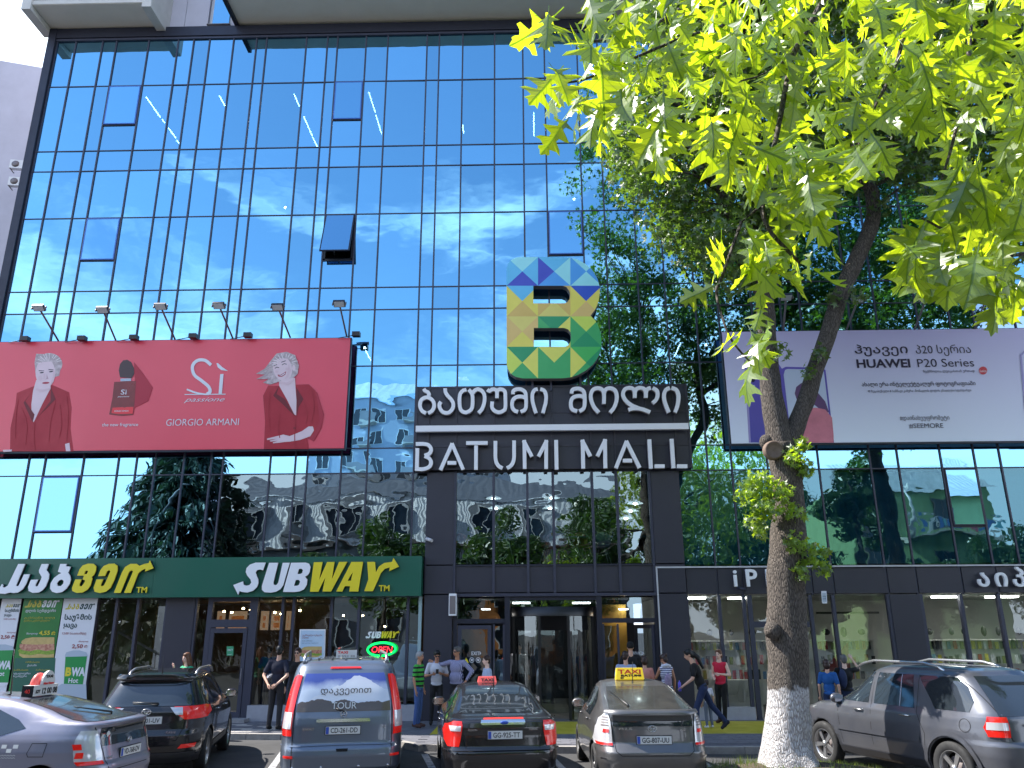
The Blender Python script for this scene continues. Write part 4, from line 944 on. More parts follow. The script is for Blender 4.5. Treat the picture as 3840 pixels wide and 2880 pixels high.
# --- lilac phone billboard
def gradmat(name, c0, c1, z0, z1, rough):
    m = mat(name, c0, rough); t = m.node_tree; b = t.nodes['Principled BSDF']; g = N(t, 'ShaderNodeNewGeometry'); s = N(t, 'ShaderNodeSeparateXYZ'); t.links.new(g.outputs['Position'], s.inputs[0])
    mr = N(t, 'ShaderNodeMapRange', i_1=z0, i_2=z1); t.links.new(s.outputs[2], mr.inputs[0]); t.links.new(mixc(t, mr.outputs[0], c0, c1), b.inputs['Base Color']); return m
YH = FY-.42
M['lilacprint'] = gradmat('lilac_to_blue_print', lin(224, 232, 248), lin(198, 186, 228), 7.3, 10.6, .4)
M['phoneviolet'] = gradmat('violet_phone_print', lin(70, 64, 160), lin(104, 88, 184), 7.3, 9.4, .35)
col('phoneedge', lin(150, 140, 196), .3); col('screenprint', lin(190, 200, 224), .3); col('pinkprint', lin(216, 128, 146), .5, nz=(2, .25)); col('purplehair', lin(96, 66, 110), .5); col('darkink', lin(44, 34, 62), .5); col('leicared', lin(204, 30, 44), .4)
kH = (2600/S, 1150/S, .60282/S)
hl, hr = at(1570, 838, YH).x, 16.5
hb = root('billboard', 'pale lilac phone billboard behind the tree with dark lettering', 'billboard', (10.5, FY-.1, br.z), group='billboards on the glass facade')
frame_box(hl, hr, YH, at(1800, 956, YH).z, at(1900, 713, YH).z, hb, 'lilacprint'); B_ = Board(hb, YH, *kH)
P_('phone_print', [(315, 330), (440, 330), (470, 420), (470, 846), (345, 846)], 'phoneedge'); P_('phone_print', [(330, 340), (520, 340), (560, 400), (600, 846), (358, 846)], 'phoneviolet')
P_('phone_print', ellp(376, 498, 9, 11, 12), 'printwhite'); P_('phone_print', ellp(370, 455, 14, 16, 14), 'darkink')
P_('phone_print', [(548, 420), (552, 385), (575, 374), (800, 380), (822, 395), (875, 846), (600, 846)], 'phoneviolet'); P_('phone_print', [(562, 425), (570, 394), (585, 388), (795, 392), (812, 405), (864, 846), (612, 846)], 'screenprint')
P_('phone_print', [(640, 500), (670, 476), (720, 480), (770, 530), (820, 590), (845, 660), (800, 650), (740, 600), (700, 640), (650, 600), (630, 540)], 'purplehair')
P_('phone_print', [(690, 640), (760, 628), (820, 640), (862, 690), (872, 800), (872, 846), (668, 846), (690, 740)], 'pinkprint')
for st, x0, x1, yb, cp, bd in (('ჰუავეი', 1006, 1336, 290, 52, .012), ('პ20 სერია', 1385, 1730, 290, 50, 0), ('HUAWEI', 1018, 1352, 378, 52, .03), ('P20 Series', 1395, 1747, 374, 52, 0), ('შექმნილია ლეიკასთან ერთად', 1428, 1750, 408, 14, 0), ('ახალი ერა ინტელექტუალურ ფოტოგრაფიაში', 1048, 1756, 492, 24, .006), ('40 მეგაპიქსელი & სამმაგი კამერა : მომავლის ფოტოს უმაღლესი სტანდარტი', 1084, 1730, 530, 14, 0), ('#დაინახეუფრომეტი', 1286, 1594, 704, 26, 0), ('#SEEMORE', 1343, 1556, 755, 30, 0)):
    B_.text('lettering', st, x0, x1, yb, cp, 'darkink', bold=bd)
P_('round_mark', ellp(1801, 398, 26, 25, 20), 'leicared'); B_.text('lettering', 'Leica', 1780, 1822, 408, 16, 'printwhite', shear=.2)
P_('phone_print', [(2030, 300), (2090, 240), (2400, 240), (2430, 846), (2075, 846)], 'phoneedge'); P_('phone_print', [(2042, 305), (2095, 252), (2390, 252), (2420, 846), (2088, 846)], 'lilacprint')
# floodlights on arms over both billboards
M['floodglass'] = mat('flood_glass', (.5, .55, .6), .15)
def flood(base, head, lab, grp):
    r_ = root('floodlight', lab, 'floodlight', base, group=grp)
    q = MB(); q.tube([base, base.lerp(head, .9), head], [.026, .026, .022], 6); q.obj('arm', 'letteredge', r_)
    m = Matrix.Translation(head) @ Matrix.Rotation(R(-35), 4, 'X')
    q = MB(); q.box(-.16, .16, -.10, .10, -.03, .04); q.v = [tuple(m @ Vector(v)) for v in q.v]; q.obj('lamp_housing', 'framedark', r_)
    q = MB(); q.box(-.14, .14, -.085, .085, -.038, -.031); q.v = [tuple(m @ Vector(v)) for v in q.v]; q.obj('lamp_glass', 'floodglass', r_)
    q = MB(); q.box(-.19, -.17, -.03, .03, -.06, .06).box(.17, .19, -.03, .03, -.06, .06); q.v = [tuple(m @ Vector(v)) for v in q.v]; q.obj('bracket', 'letteredge', r_)
names = ['leftmost', 'second', 'third', 'fourth', 'fifth', 'rightmost']
for k, (bx_, by_, hx_, hy_) in enumerate(((126, 736, 84, 665), (250, 735, 222, 669), (378, 733, 347, 662), (503, 731, 473, 660), (627, 729, 600, 663), (749, 727, 733, 656))):
    flood(at(bx_, by_, YR+.05), at(hx_, hy_, YR-1.2), names[k]+' floodlight from the left on a slanting arm over the red billboard', 'floodlights over the billboards')
for k, (bx_, by_, hx_, hy_) in enumerate(((1692, 716, 1698, 642), (1828, 714, 1854, 646), (1975, 712, 2000, 648), (2105, 712, 2130, 646))):
    flood(at(bx_, by_, YH+.05), at(hx_, hy_, YH-1.2), names[k]+' floodlight from the left on an arm over the lilac billboard', 'floodlights over the billboards')
for k, (px, py) in enumerate(((55, 733), (178, 732), (290, 730), (418, 727), (536, 725), (770, 723))):
    p = at(px, py, YR-.15); s_ = root('small_spotlight', 'small black spotlight lying on the top edge of the red billboard, '+('beside its right end' if k == 5 else names[k]+' from the left'), 'spotlight', p, group='small spotlights on the red billboard')
    MB().box(-.11, .11, -.1, .08, -.06, .07).obj('housing', 'black', s_, False); MB().tube([(-.1, 0, -.02), (-.55, .1, -.06)], .012, 6).obj('rod', 'black', s_, False)
# wall fittings
p = at(978, 1330, FY-.16); s_ = root('wall_speaker', 'white upright loudspeaker box on the column left of the entrance', 'loudspeaker', p)
MB().box(-.10, .10, -.1, .05, 0, .56).obj('casing', 'white', s_, False); MB().box(-.08, .08, -.105, -.101, .04, .5).obj('front_grille', 'letteredge', s_, False); MB().tube([(.1, 0, .3), (.16, .02, .4), (.15, .03, .7)], .008, 5).obj('cable', 'black', s_, False)
for k, (px, py, lab) in enumerate(((925, 1166, 'small grey security camera on the column above the green sign'), (1598, 1272, 'small grey security camera on the fascia near the letter P'))):
    p = at(px, py, FY-.2); s_ = root('security_camera', lab, 'security camera', p)
    MB().tube([(-.05, .1, .1), (-.05, .02, .05), (0, 0, 0)], .015, 6).obj('bracket', 'letteredge', s_, False)
    MB().tube([(-.05, 0, .03), (.12, -.15, -.04)], .045, 10).obj('body', 'trim' if k == 0 else 'framedark', s_, False)

# ------------------------------------------------------------------ leaves
def leafmat(name, c, tr, rough=.45, veins=False, gloss=.14, var=.25, tw=.5):
    m = bpy.data.materials.new(name); m.use_nodes = True; t = m.node_tree; t.nodes.clear()
    g = N(t, 'ShaderNodeNewGeometry'); n = N(t, 'ShaderNodeTexNoise', i_Scale=2.2, i_Detail=3.0); t.links.new(g.outputs['Position'], n.inputs['Vector'])
    mr = N(t, 'ShaderNodeMapRange', i_1=.35, i_2=.65); t.links.new(n.outputs[0], mr.inputs[0])
    at_ = N(t, 'ShaderNodeAttribute', attribute_name='tone')
    f = math_(t, 'ADD', math_(t, 'MULTIPLY', mr.outputs[0], .4), math_(t, 'MULTIPLY', at_.outputs['Fac'], .6), True)
    dc = mixc(t, f, rgb(*[x*(1-var) for x in c]), rgb(*[min(1, x*(1+var)) for x in c]))
    tcx = mixc(t, f, rgb(*[x*(1-var) for x in tr]), rgb(*[min(1, x*(1+var)) for x in tr]))
    if veins:
        uv = N(t, 'ShaderNodeUVMap'); sp = N(t, 'ShaderNodeSeparateXYZ'); t.links.new(uv.outputs[0], sp.inputs[0])
        ax = math_(t, 'ABSOLUTE', sp.outputs[0])
        mid = math_(t, 'LESS_THAN', ax, .022)
        saw = math_(t, 'FRACT', math_(t, 'MULTIPLY', math_(t, 'SUBTRACT', sp.outputs[1], math_(t, 'MULTIPLY', ax, 1.25)), 5.5))
        side = math_(t, 'MULTIPLY', math_(t, 'LESS_THAN', saw, .085), .75)
        vv = math_(t, 'MAXIMUM', mid, side)
        dc = mixc(t, vv, dc, rgb(c[0]*.8, c[1]*.75, c[2])); tcx = mixc(t, vv, tcx, rgb(tr[0]*.35, tr[1]*.42, tr[2]*.5))
    d = N(t, 'ShaderNodeBsdfDiffuse'); t.links.new(dc, d.inputs[0]); tl = N(t, 'ShaderNodeBsdfTranslucent'); t.links.new(tcx, tl.inputs[0])
    mx = N(t, 'ShaderNodeMixShader', i_0=tw); t.links.new(d.outputs[0], mx.inputs[1]); t.links.new(tl.outputs[0], mx.inputs[2])
    gl = N(t, 'ShaderNodeBsdfGlossy', i_Roughness=rough); gl.inputs[0].default_value = (1, 1, 1, 1)
    mx2 = N(t, 'ShaderNodeMixShader', i_0=gloss); t.links.new(mx.outputs[0], mx2.inputs[1]); t.links.new(gl.outputs[0], mx2.inputs[2])
    o = N(t, 'ShaderNodeOutputMaterial'); t.links.new(mx2.outputs[0], o.inputs[0]); M[name] = m
leafmat('oakleaf', (.10, .20, .014), (.55, .78, .014), .38, True, .07, .5, .66)
leafmat('gumleaf', (.055, .105, .014), (.16, .28, .018), .4, False, .06, .35, .5)
leafmat('shootleaf_sunlit', (.09, .17, .014), (.42, .60, .02), .4, False, .07, .4, .58)  # brighter copy of the street tree's leaf, sunlight put into the colour
leafmat('farleaf', (.05, .11, .018), (.09, .2, .02), .4, False, .08, .4, .4)
leafmat('coniferleaf', (.022, .05, .022), (.03, .06, .02), .5, False, .05, .4, .3)
leafmat('grassblade', (.14, .2, .04), (.25, .36, .06), .5, False, .06, .4, .4)
def basis(nrm, spin):
    z = nrm.normalized(); x = z.orthogonal().normalized(); y = z.cross(x); c, s = math.cos(spin), math.sin(spin)
    return (x*c+y*s, y*c-x*s, z)
STAR = []
for k in range(5):
    a = R(90+72*k); w1 = 1.0 if k in (0,) else (.92 if k in (1, 4) else .75); STAR.append((math.cos(a)*w1, math.sin(a)*w1)); a += R(36); STAR.append((math.cos(a)*.36, math.sin(a)*.36))
def cloud(verts, faces, tone, cs, r, n, size, shape, flat=1.0, up=.4):
    for _ in range(n):
        d = Vector((random.gauss(0, 1), random.gauss(0, 1), random.gauss(0, 1)*flat)).normalized()*r*(random.random()**.45)
        p = cs+d; nr = Vector((random.gauss(0, 1), random.gauss(0, 1), random.gauss(0, 1)+up))+d*.6/r
        x, y, z = basis(nr, random.uniform(0, 6.28)); s = size*random.uniform(.65, 1.2); b = len(verts); tn = random.random()
        if shape == 'star':
            verts.append(p); tone.append(tn)
            for u, v in STAR: verts.append(p+(x*u+y*v)*s+z*(-.25*s*(u*u+v*v))); tone.append(tn)
            for k in range(10): faces.append((b, b+1+k, b+1+(k+1) % 10))
        else:
            for u, v in ((0, -1), (.55, 0), (0, 1.1), (-.55, 0)): verts.append(p+(x*u+y*v)*s); tone.append(tn)
            faces.append((b, b+1, b+2, b+3))
def cloudobj(name, vs, fs, tn, m, parent):
    me = bpy.data.meshes.new(name); me.from_pydata([tuple(v) for v in vs], [], fs); me.materials.append(M[m])
    a = me.attributes.new('tone', 'FLOAT', 'POINT'); a.data.foreach_set('value', tn); me.update()
    return tag(link(name, me, parent), kind='stuff')
def inpoly(x, y, P):
    c = False; j = len(P)-1
    for i in range(len(P)):
        if (P[i][1] > y) != (P[j][1] > y) and x < (P[j][0]-P[i][0])*(y-P[i][1])/(P[j][1]-P[i][1])+P[i][0]: c = not c
        j = i
    return c
def samplepoly(P):
    xs = [p[0] for p in P]; ys = [p[1] for p in P]
    while True:
        x, y = random.uniform(min(xs), max(xs)), random.uniform(min(ys), max(ys))
        if inpoly(x, y, P): return x, y

# ---- bark
def barkmat(name, wash):
    m = bpy.data.materials.new(name); m.use_nodes = True; t = m.node_tree; b = t.nodes['Principled BSDF']; b.inputs['Roughness'].default_value = .9
    g = N(t, 'ShaderNodeNewGeometry'); mp = N(t, 'ShaderNodeMapping'); mp.inputs['Scale'].default_value = (44, 44, 9); t.links.new(g.outputs['Position'], mp.inputs[0])
    wv = N(t, 'ShaderNodeTexNoise', i_Scale=1.0, i_Detail=5.0, i_Roughness=.6, i_Distortion=.8); t.links.new(mp.outputs[0], wv.inputs['Vector'])
    vo = N(t, 'ShaderNodeTexVoronoi', feature='DISTANCE_TO_EDGE', i_Scale=1.0); t.links.new(mp.outputs[0], vo.inputs['Vector'])
    hgt = math_(t, 'ADD', math_(t, 'MINIMUM', math_(t, 'MULTIPLY', vo.outputs[0], 2.2), .5), math_(t, 'MULTIPLY', wv.outputs[0], .6))
    mr = N(t, 'ShaderNodeMapRange', i_1=.35, i_2=.85); t.links.new(hgt, mr.inputs[0])
    c = mixc(t, mr.outputs[0], rgb(.05, .04, .033), rgb(.145, .12, .10))
    if wash:
        s = N(t, 'ShaderNodeSeparateXYZ'); t.links.new(g.outputs['Position'], s.inputs[0]); nn = N(t, 'ShaderNodeTexNoise', i_Scale=6.0); t.links.new(g.outputs['Position'], nn.inputs['Vector'])
        zz_ = math_(t, 'ADD', s.outputs[2], math_(t, 'MULTIPLY', nn.outputs[0], .25)); mk = N(t, 'ShaderNodeMapRange', i_1=1.50, i_2=1.56, i_3=1, i_4=0); t.links.new(zz_, mk.inputs[0])
        wc = mixc(t, mr.outputs[0], rgb(.34, .31, .30), rgb(.74, .73, .74)); c = mixc(t, mk.outputs[0], c, wc)
    t.links.new(c, b.inputs['Base Color']); bp = N(t, 'ShaderNodeBump', i_Distance=.03); t.links.new(hgt, bp.inputs['Height']); t.links.new(bp.outputs[0], b.inputs['Normal']); M[name] = m
barkmat('bark', False); barkmat('bark_whitewashed', True)
def limb(pts, rad, n=16, sub=5, rough=.06):
    P = smooth([tuple(p) for p in pts], sub); Rd = []
    for i in range(len(pts)-1):
        for j in range(sub): Rd.append(rad[i]+(rad[i+1]-rad[i])*j/sub)
    Rd.append(rad[-1]); b = MB(); b.tube(P, Rd, n, True)
    k = 0
    for i in range(len(P)):
        c = Vector(P[i])
        for j in range(n):
            v = Vector(b.v[k]); q = noise.noise(v*2.3)*1.5+noise.noise(v*7)*.6; d = v-c
            b.v[k] = tuple(c+d*(1+rough*q*1.6)); k += 1
    return b

# ---- the street tree with a whitewashed foot
TD = 14.0
gum = root('street_tree', 'whitewashed street tree with forked trunk and leafy shoots beside the parked cars', 'tree', (4.2, TD, .25))
A_ = lambda px, py, D=TD: at(px, py, D)
tr0 = [A_(1706, 1668), A_(1704, 1640), A_(1703, 1590), A_(1702, 1480), A_(1701, 1370), A_(1700, 1250), A_(1703, 1120), A_(1700, 1040), A_(1692, 960)]
tr0[0].z = .05
b = limb(tr0, [.56, .45, .37, .335, .325, .315, .285, .26, .28], 44, 8, .05)
n_ = 44
for i, v in enumerate(b.v[:len(b.v)]):
    v = Vector(v)
    if v.z < .75:   # root flare
        a = math.atan2(v.y-TD, v.x-tr0[0].x); f = 1+max(0, .75-v.z)*.18*max(0, math.sin(a*5+.6)); b.v[i] = (tr0[0].x+(v.x-tr0[0].x)*f, TD+(v.y-TD)*f, v.z)
b.obj('trunk', 'bark_whitewashed', gum)
l1 = [A_(1694, 985), A_(1680, 930), A_(1668, 860), A_(1660, 780), A_(1655, 700), A_(1650, 620), A_(1632, 520), A_(1640, 400), A_(1620, 250), A_(1600, 80)]
limb(l1, [.25, .22, .19, .185, .17, .16, .14, .12, .09, .06], 20).obj('limb', 'bark', gum)
l2 = [A_(1694, 985), A_(1712, 940), A_(1735, 880), A_(1761, 801), A_(1787, 725), A_(1815, 640), A_(1850, 560), A_(1884, 480), A_(1884, 420), A_(1862, 360), A_(1840, 220), A_(1850, 60)]
limb(l2, [.2, .17, .16, .155, .15, .15, .15, .14, .13, .12, .09, .06], 20).obj('limb', 'bark', gum)
l3 = [A_(1650, 640, TD+.2), A_(1612, 590), A_(1600, 520), A_(1560, 420), A_(1500, 330), A_(1460, 200)]
limb(l3, [.1, .1, .09, .08, .06, .03], 14).obj('limb', 'bark', gum)
l4 = [A_(1862, 360), A_(1950, 300), A_(2050, 200), A_(2150, 120)]
limb(l4, [.1, .08, .06, .03], 12).obj('limb', 'bark', gum)
q = MB(); m = Matrix.Translation(A_(1672, 972, TD-.27)) @ Matrix.Rotation(R(95), 4, 'X') @ Matrix.Rotation(R(10), 4, 'Z')
q.lathe([(.17, -.12), (.165, .01), (.14, .035), (.12, .015), (.0, .012)], 22, m); M['cutwood'] = mat('cut_wood', lin(120, 100, 86), .8, nz=(14, .3)); q.obj('branch_scar', 'cutwood', gum)
q = MB(); q.ell(A_(1668, 1362, TD-.2), (.13, .16, .15), 16, 10)
q.v = [tuple(Vector(v)+Vector((1, 1, 1))*noise.noise(Vector(v)*9)*.03) for v in q.v]; q.obj('burl', 'bark', gum)
q = MB(); q.ell(A_(1655, 955, TD-.05), (.12, .12, .14), 14, 9); q.obj('burl', 'bark', gum)
vs, fs, tn = [], [], []
tw = MB()
CR = [(1350, 90), (1340, 330), (1345, 430), (1440, 480), (1450, 540), (1540, 560), (1600, 620), (1660, 560), (1700, 440), (1900, 380), (2230, 430), (2230, -60), (1400, -60)]
L1 = [Vector(p) for p in smooth([tuple(p) for p in l1[4:]], 4)]+[Vector(p) for p in smooth([tuple(p) for p in l2[5:]], 4)]+[Vector(p) for p in smooth([tuple(p) for p in l3], 4)]+[Vector(p) for p in smooth([tuple(p) for p in l4], 4)]
for k in range(330):
    px, py = samplepoly(CR); D = random.uniform(12.6, 16.2); c = at(px, py, D)
    cloud(vs, fs, tn, c, random.uniform(.4, .75), random.randint(80, 125), .105, 'star', .8)
    if k % 2 == 0:
        s = min(L1, key=lambda p: (p-c).length+max(0, p.z-c.z)*1.5); mm = s.lerp(c, .5)+Vector((0, 0, .15)); tw.tube([s, mm, c], [.03, .02, .008], 5)
for px, py, r_, n1 in ((1450, 500, .35, 70), (1385, 400, .3, 60), (1360, 350, .25, 50), (1555, 600, .3, 50), (1640, 700, .22, 35), (1770, 760, .2, 26), (1745, 800, .16, 18), (1690, 760, .2, 25), (1900, 440, .3, 45), (1940, 520, .25, 35), (1850, 640, .22, 30), (1800, 640, .2, 24)):
    cloud(vs, fs, tn, at(px, py, TD-.3), r_, n1, .085, 'star')
for k in range(110):   # the crown goes on above the picture
    px, py = random.uniform(1330, 2300), random.uniform(-620, -60); cloud(vs, fs, tn, at(px, py, random.uniform(12.6, 16.4)), random.uniform(.5, .8), random.randint(70, 100), .12, 'star', .8)
cloudobj('crown', vs, fs, tn, 'gumleaf', gum); tag(tw.obj('twigs', 'bark', gum), kind='stuff')
vs, fs, tn = [], [], []
for px, py, r_, n1, dD in ((1610, 1065, .24, 46, -.35), (1640, 1040, .24, 60, -.4), (1660, 1090, .28, 80, -.4), (1630, 1120, .2, 40, -.35), (1690, 1060, .2, 40, -.42), (1645, 1150, .14, 18, -.4), (1715, 990, .22, 46, -.35), (1740, 1010, .18, 34, -.3), (1735, 960, .14, 22, -.3), (1720, 1110, .18, 26, -.4), (1720, 1170, .2, 34, -.4), (1750, 1200, .22, 44, -.35), (1775, 1225, .18, 28, -.3), (1730, 1235, .16, 22, -.38), (1780, 1190, .12, 14, -.3)):
    cloud(vs, fs, tn, A_(px, py, TD+dD), r_*1.0, int(n1*1.7), .08, 'star')
cloudobj('trunk_shoots', vs, fs, tn, 'shootleaf_sunlit', gum)
# grass and weeds on the mound
vs, fs, tn = [], [], []
for k in range(1500):
    a = random.uniform(0, 6.28); r_ = 1.6*math.sqrt(random.random()); x, y = 4.25+r_*math.cos(a), 13.75+r_*.8*math.sin(a)
    if r_ < .45: continue
    h = random.uniform(.03, .10)*(1.8 if x < 3.6 else 1); z = max(.02, .30-.13*(r_-.3)); dx, dy = random.gauss(0, .04), random.gauss(0, .04); w_ = .006; b0 = len(vs)
    vs += [Vector((x-w_, y, z-.02)), Vector((x+w_, y, z-.02)), Vector((x+dx, y+dy, z+h))]; tn += [random.random()]*3; fs.append((b0, b0+1, b0+2))
g_ = cloudobj('grass', vs, fs, tn, 'grassblade', None); tag(g_, 'short green and dry grass growing round the whitewashed tree foot', 'grass')

# ---- the near oak, its branches hanging into the picture from the right
oak = root('oak_tree', 'near oak with large pointed lobed leaves hanging sunlit into the picture top right', 'tree', (8.5, -1.0, 0))
limb([(8.5, -1, -.05), (8.4, -.9, 1.5), (8.2, -.7, 3.2), (7.8, -.3, 5.2), (7.4, .2, 7.5)], [.5, .34, .3, .26, .16], 20).obj('trunk', 'bark', oak)
BR = [([(1966, -40, 3.4), (1942, 120, 3.3), (1880, 249, 3.2), (1850, 330, 3.1)], .012),
      ([(1800, -40, 3.3), (1779, 0, 3.2), (1712, 120, 3.1), (1703, 158, 3.1), (1679, 287, 3.0), (1648, 431, 2.95), (1660, 493, 2.9), (1700, 540, 2.9), (1730, 570, 2.9)], .016),
      ([(1621, -30, 3.3), (1559, 57, 3.2), (1487, 77, 3.1), (1382, 120, 3.0), (1272, 168, 2.9), (1215, 180, 2.9)], .011),
      ([(1708, 120, 3.1), (1650, 160, 3.0), (1600, 175, 2.9)], .008),
      ([(1602, 479, 2.9), (1559, 599, 2.85), (1548, 637, 2.85), (1572, 718, 2.8), (1600, 760, 2.8), (1640, 800, 2.8)], .007),
      ([(1650, 440, 2.95), (1602, 479, 2.9)], .007),
      ([(2260, 440, 3.3), (2105, 508, 3.0), (2050, 500, 2.9), (1990, 470, 2.9)], .011),
      ([(2260, 540, 3.2), (2150, 560, 3.0), (2080, 590, 2.95)], .009),
      ([(1540, -30, 4.0), (1400, 60, 3.8), (1260, 90, 3.7), (1190, 60, 3.6)], .011),
      ([(2100, -40, 3.8), (2090, 150, 3.6), (2060, 300, 3.5), (2030, 400, 3.4)], .014)]
bpts = []
def bez(px, py, D): return at(px, py, D)
for l, r_ in BR:
    P = [bez(*p) for p in l]; n1 = len(P)
    limb(P, [r_*(1-.6*i/(n1-1)) for i in range(n1)], 7, 4, .03).obj('twig', 'bark', oak)
    bpts += [Vector(p) for p in smooth([tuple(p) for p in P], 6)]
# boughs that carry the twigs, out of sight above and to the right
for tgt in ((2.9, 3.3, 5.9), (2.4, 3.3, 6.0), (1.6, 3.4, 6.1), (3.4, 3.4, 4.6)):
    limb([(7.8, -.3, 5.2), (6.6, .9, 6.6), (4.8, 2.4, 6.9 if tgt[2] > 5 else 5.6), tgt], [.16, .11, .06, .02], 10).obj('bough', 'bark', oak)
# leaf outline: half-widths along the midrib for a deeply lobed pointed leaf
LOBE = [(0, .02), (.10, .05), (.16, .22), (.20, .30), (.23, .12), (.30, .09), (.40, .34), (.47, .50), (.49, .30), (.52, .12), (.60, .12), (.70, .38), (.78, .46), (.77, .24), (.80, .12), (.88, .20), (.93, .19), (.92, .10), (1.0, .012)]
def leafmesh(var):
    rnd = random.Random(var); vs, fs, uv = [], [], []
    cup = rnd.uniform(-.6, .8); droop = rnd.uniform(.1, 1.1); tw_ = rnd.uniform(-.9, .9); L = 1.0
    lob = [(y+rnd.uniform(-.012, .012), w_*rnd.uniform(.82, 1.15)) for y, w_ in LOBE]
    def P(x, y):
        z = -droop*y*y*.5+cup*abs(x)*.8-.25*abs(x)**2+math.sin(y*9+var)*.02; a = tw_*y
        return (x*math.cos(a)-z*math.sin(a)*.5, y*L, z*math.cos(a)+x*math.sin(a)*.6)
    n1 = len(lob)
    for s_ in (1, -1):
        for y, w_ in lob: vs.append(P(s_*w_*rnd.uniform(.92, 1.05), y)); uv.append((s_*w_, y))
    ymid = [min(y, max(.0, y-w_*.55)) for y, w_ in lob]
    ym2 = []; mx = 0
    for y in ymid: mx = max(mx, y); ym2.append(mx)
    ym2[-1] = 1.0
    b0 = len(vs)
    for y in ym2: vs.append(P(0, y)); uv.append((0, y))
    for s_ in (0, 1):
        for i in range(n1-1):
            a, b, c, d = s_*n1+i, s_*n1+i+1, b0+i+1, b0+i
            f = (d, a, b, c) if s_ == 0 else (c, b, a, d)
            fs.append(f)
    # petiole
    k = len(vs); vs += [(-.012, -.28, .02), (.012, -.28, .02), (.010, .02, 0), (-.010, .02, 0)]; uv += [(0, 0)]*4; fs.append((k, k+1, k+2, k+3))
    return vs, fs, uv
LV = [leafmesh(i) for i in range(9)]
lmesh = []
for vs, fs, uv in LV:
    me = bpy.data.meshes.new('leaf'); me.from_pydata(vs, [], fs); me.materials.append(M['oakleaf']); u = me.uv_layers.new(name='UVMap')
    for l in me.loops: u.data[l.index].uv = uv[l.vertex_index]
    a = me.attributes.new('tone', 'FLOAT', 'POINT'); tv = random.random(); a.data.foreach_set('value', [tv]*len(vs)); me.update(); lmesh.append(me)
REG = [([(1168, 20), (1200, 0), (1420, 0), (1500, 200), (1470, 330), (1400, 320), (1330, 330), (1262, 330), (1180, 250), (1175, 170), (1230, 150), (1180, 100)], 74, 2.7, 3.6),
       ([(1400, -40), (1980, -40), (1960, 300), (1880, 380), (1800, 390), (1700, 420), (1560, 380), (1460, 300)], 215, 2.6, 3.9),
       ([(1950, -40), (2235, -40), (2235, 430), (2160, 400), (2060, 330), (1960, 260)], 95, 2.7, 3.9),
       ([(2060, 330), (2235, 380), (2235, 620), (2150, 680), (2100, 610), (1990, 590), (1950, 560), (1960, 500), (2040, 480)], 78, 2.6, 3.3),
       ([(1520, 480), (1620, 400), (1700, 480), (1800, 540), (1790, 590), (1710, 640), (1660, 620), (1560, 600)], 18, 2.7, 3.0),
       ([(1530, 600), (1600, 640), (1690, 690), (1640, 760), (1700, 860), (1640, 840), (1560, 740)], 8, 2.65, 2.9),
       ([(1600, 330), (1760, 380), (1760, 440), (1640, 420)], 14, 2.7, 3.0)]
placed = []
for P, n1, d0_, d1_ in REG:
    for _ in range(n1):
        px, py = samplepoly(P); D = random.uniform(d0_, d1_); placed.append((at(px, py-22, D), D))
random.shuffle(placed)
def leafmtx(p, D):
    s = random.choice([random.uniform(.10, .16), random.uniform(.14, .25), random.uniform(.14, .25)])*(.8+.2*D/3)
    dirv = Vector((random.gauss(0, .55)-.1, random.gauss(0, .55)-.1, -1.0+random.gauss(0, .3))).normalized()
    nr = Vector((random.gauss(-.3, .8), random.gauss(-.9, .7), random.gauss(.35, .6))); x = dirv.cross(nr).normalized(); z = x.cross(dirv).normalized()
    m = Matrix(((x.x, dirv.x, z.x, p.x), (x.y, dirv.y, z.y, p.y), (x.z, dirv.z, z.z, p.z), (0, 0, 0, 1)))
    return m @ Matrix.Scale(s, 4)
mi_ = Matrix.Translation(oak.location).inverted()
rest_v, rest_f, rest_uv, rest_t = [], [], [], []
for i, (p, D) in enumerate(placed):
    mt = leafmtx(p, D); k = random.randrange(9)
    if i < 298:
        o = bpy.data.objects.new('leaf', lmesh[k]); C.objects.link(o); o.parent = oak; o.matrix_parent_inverse = mi_; o.matrix_basis = mt
    else:
        vs, fs, uv = LV[k]; b0 = len(rest_v); rest_v += [tuple(mt @ Vector(v)) for v in vs]; rest_f += [tuple(b0+j for j in f) for f in fs]; rest_uv += uv; rest_t += [random.random()]*len(vs)
# the rest of the crown goes on out of sight to the right of and behind the camera
for _ in range(5200):
    a = Vector((random.gauss(0, 1), random.gauss(0, 1), random.gauss(0, 1))).normalized()*random.random()**.4
    p = Vector((9.6+a.x*5.2, -1.5+a.y*5.5, 10.0+a.z*4.2))
    if p.y > .4 and p.x < 4.4: continue
    k = random.randrange(9); vs, fs, uv = LV[k]; mt = leafmtx(p, 3) @ Matrix.Scale(1.5, 4); b0 = len(rest_v)
    rest_v += [tuple(mt @ Vector(v)) for v in vs]; rest_f += [tuple(b0+j for j in f) for f in fs]; rest_uv += uv; rest_t += [random.random()]*len(vs)
me = bpy.data.meshes.new('foliage'); me.from_pydata(rest_v, [], rest_f); me.materials.append(M['oakleaf']); u = me.uv_layers.new(name='UVMap')
uvf = []
for f in rest_f:
    for j in f: uvf += list(rest_uv[j])
u.data.foreach_set('uv', uvf); a = me.attributes.new('tone', 'FLOAT', 'POINT'); a.data.foreach_set('value', rest_t); me.update()
tag(link('foliage', me, oak), kind='stuff')
for tgt in ((9, -3, 12), (12, -1, 11), (10, 2, 10.5), (6.5, -3, 9.5), (8, 3, 9)): limb([(7.6, .0, 6.2), (8.2, -.6, 8), tgt], [.16, .12, .03], 8).obj('bough', 'bark', oak)

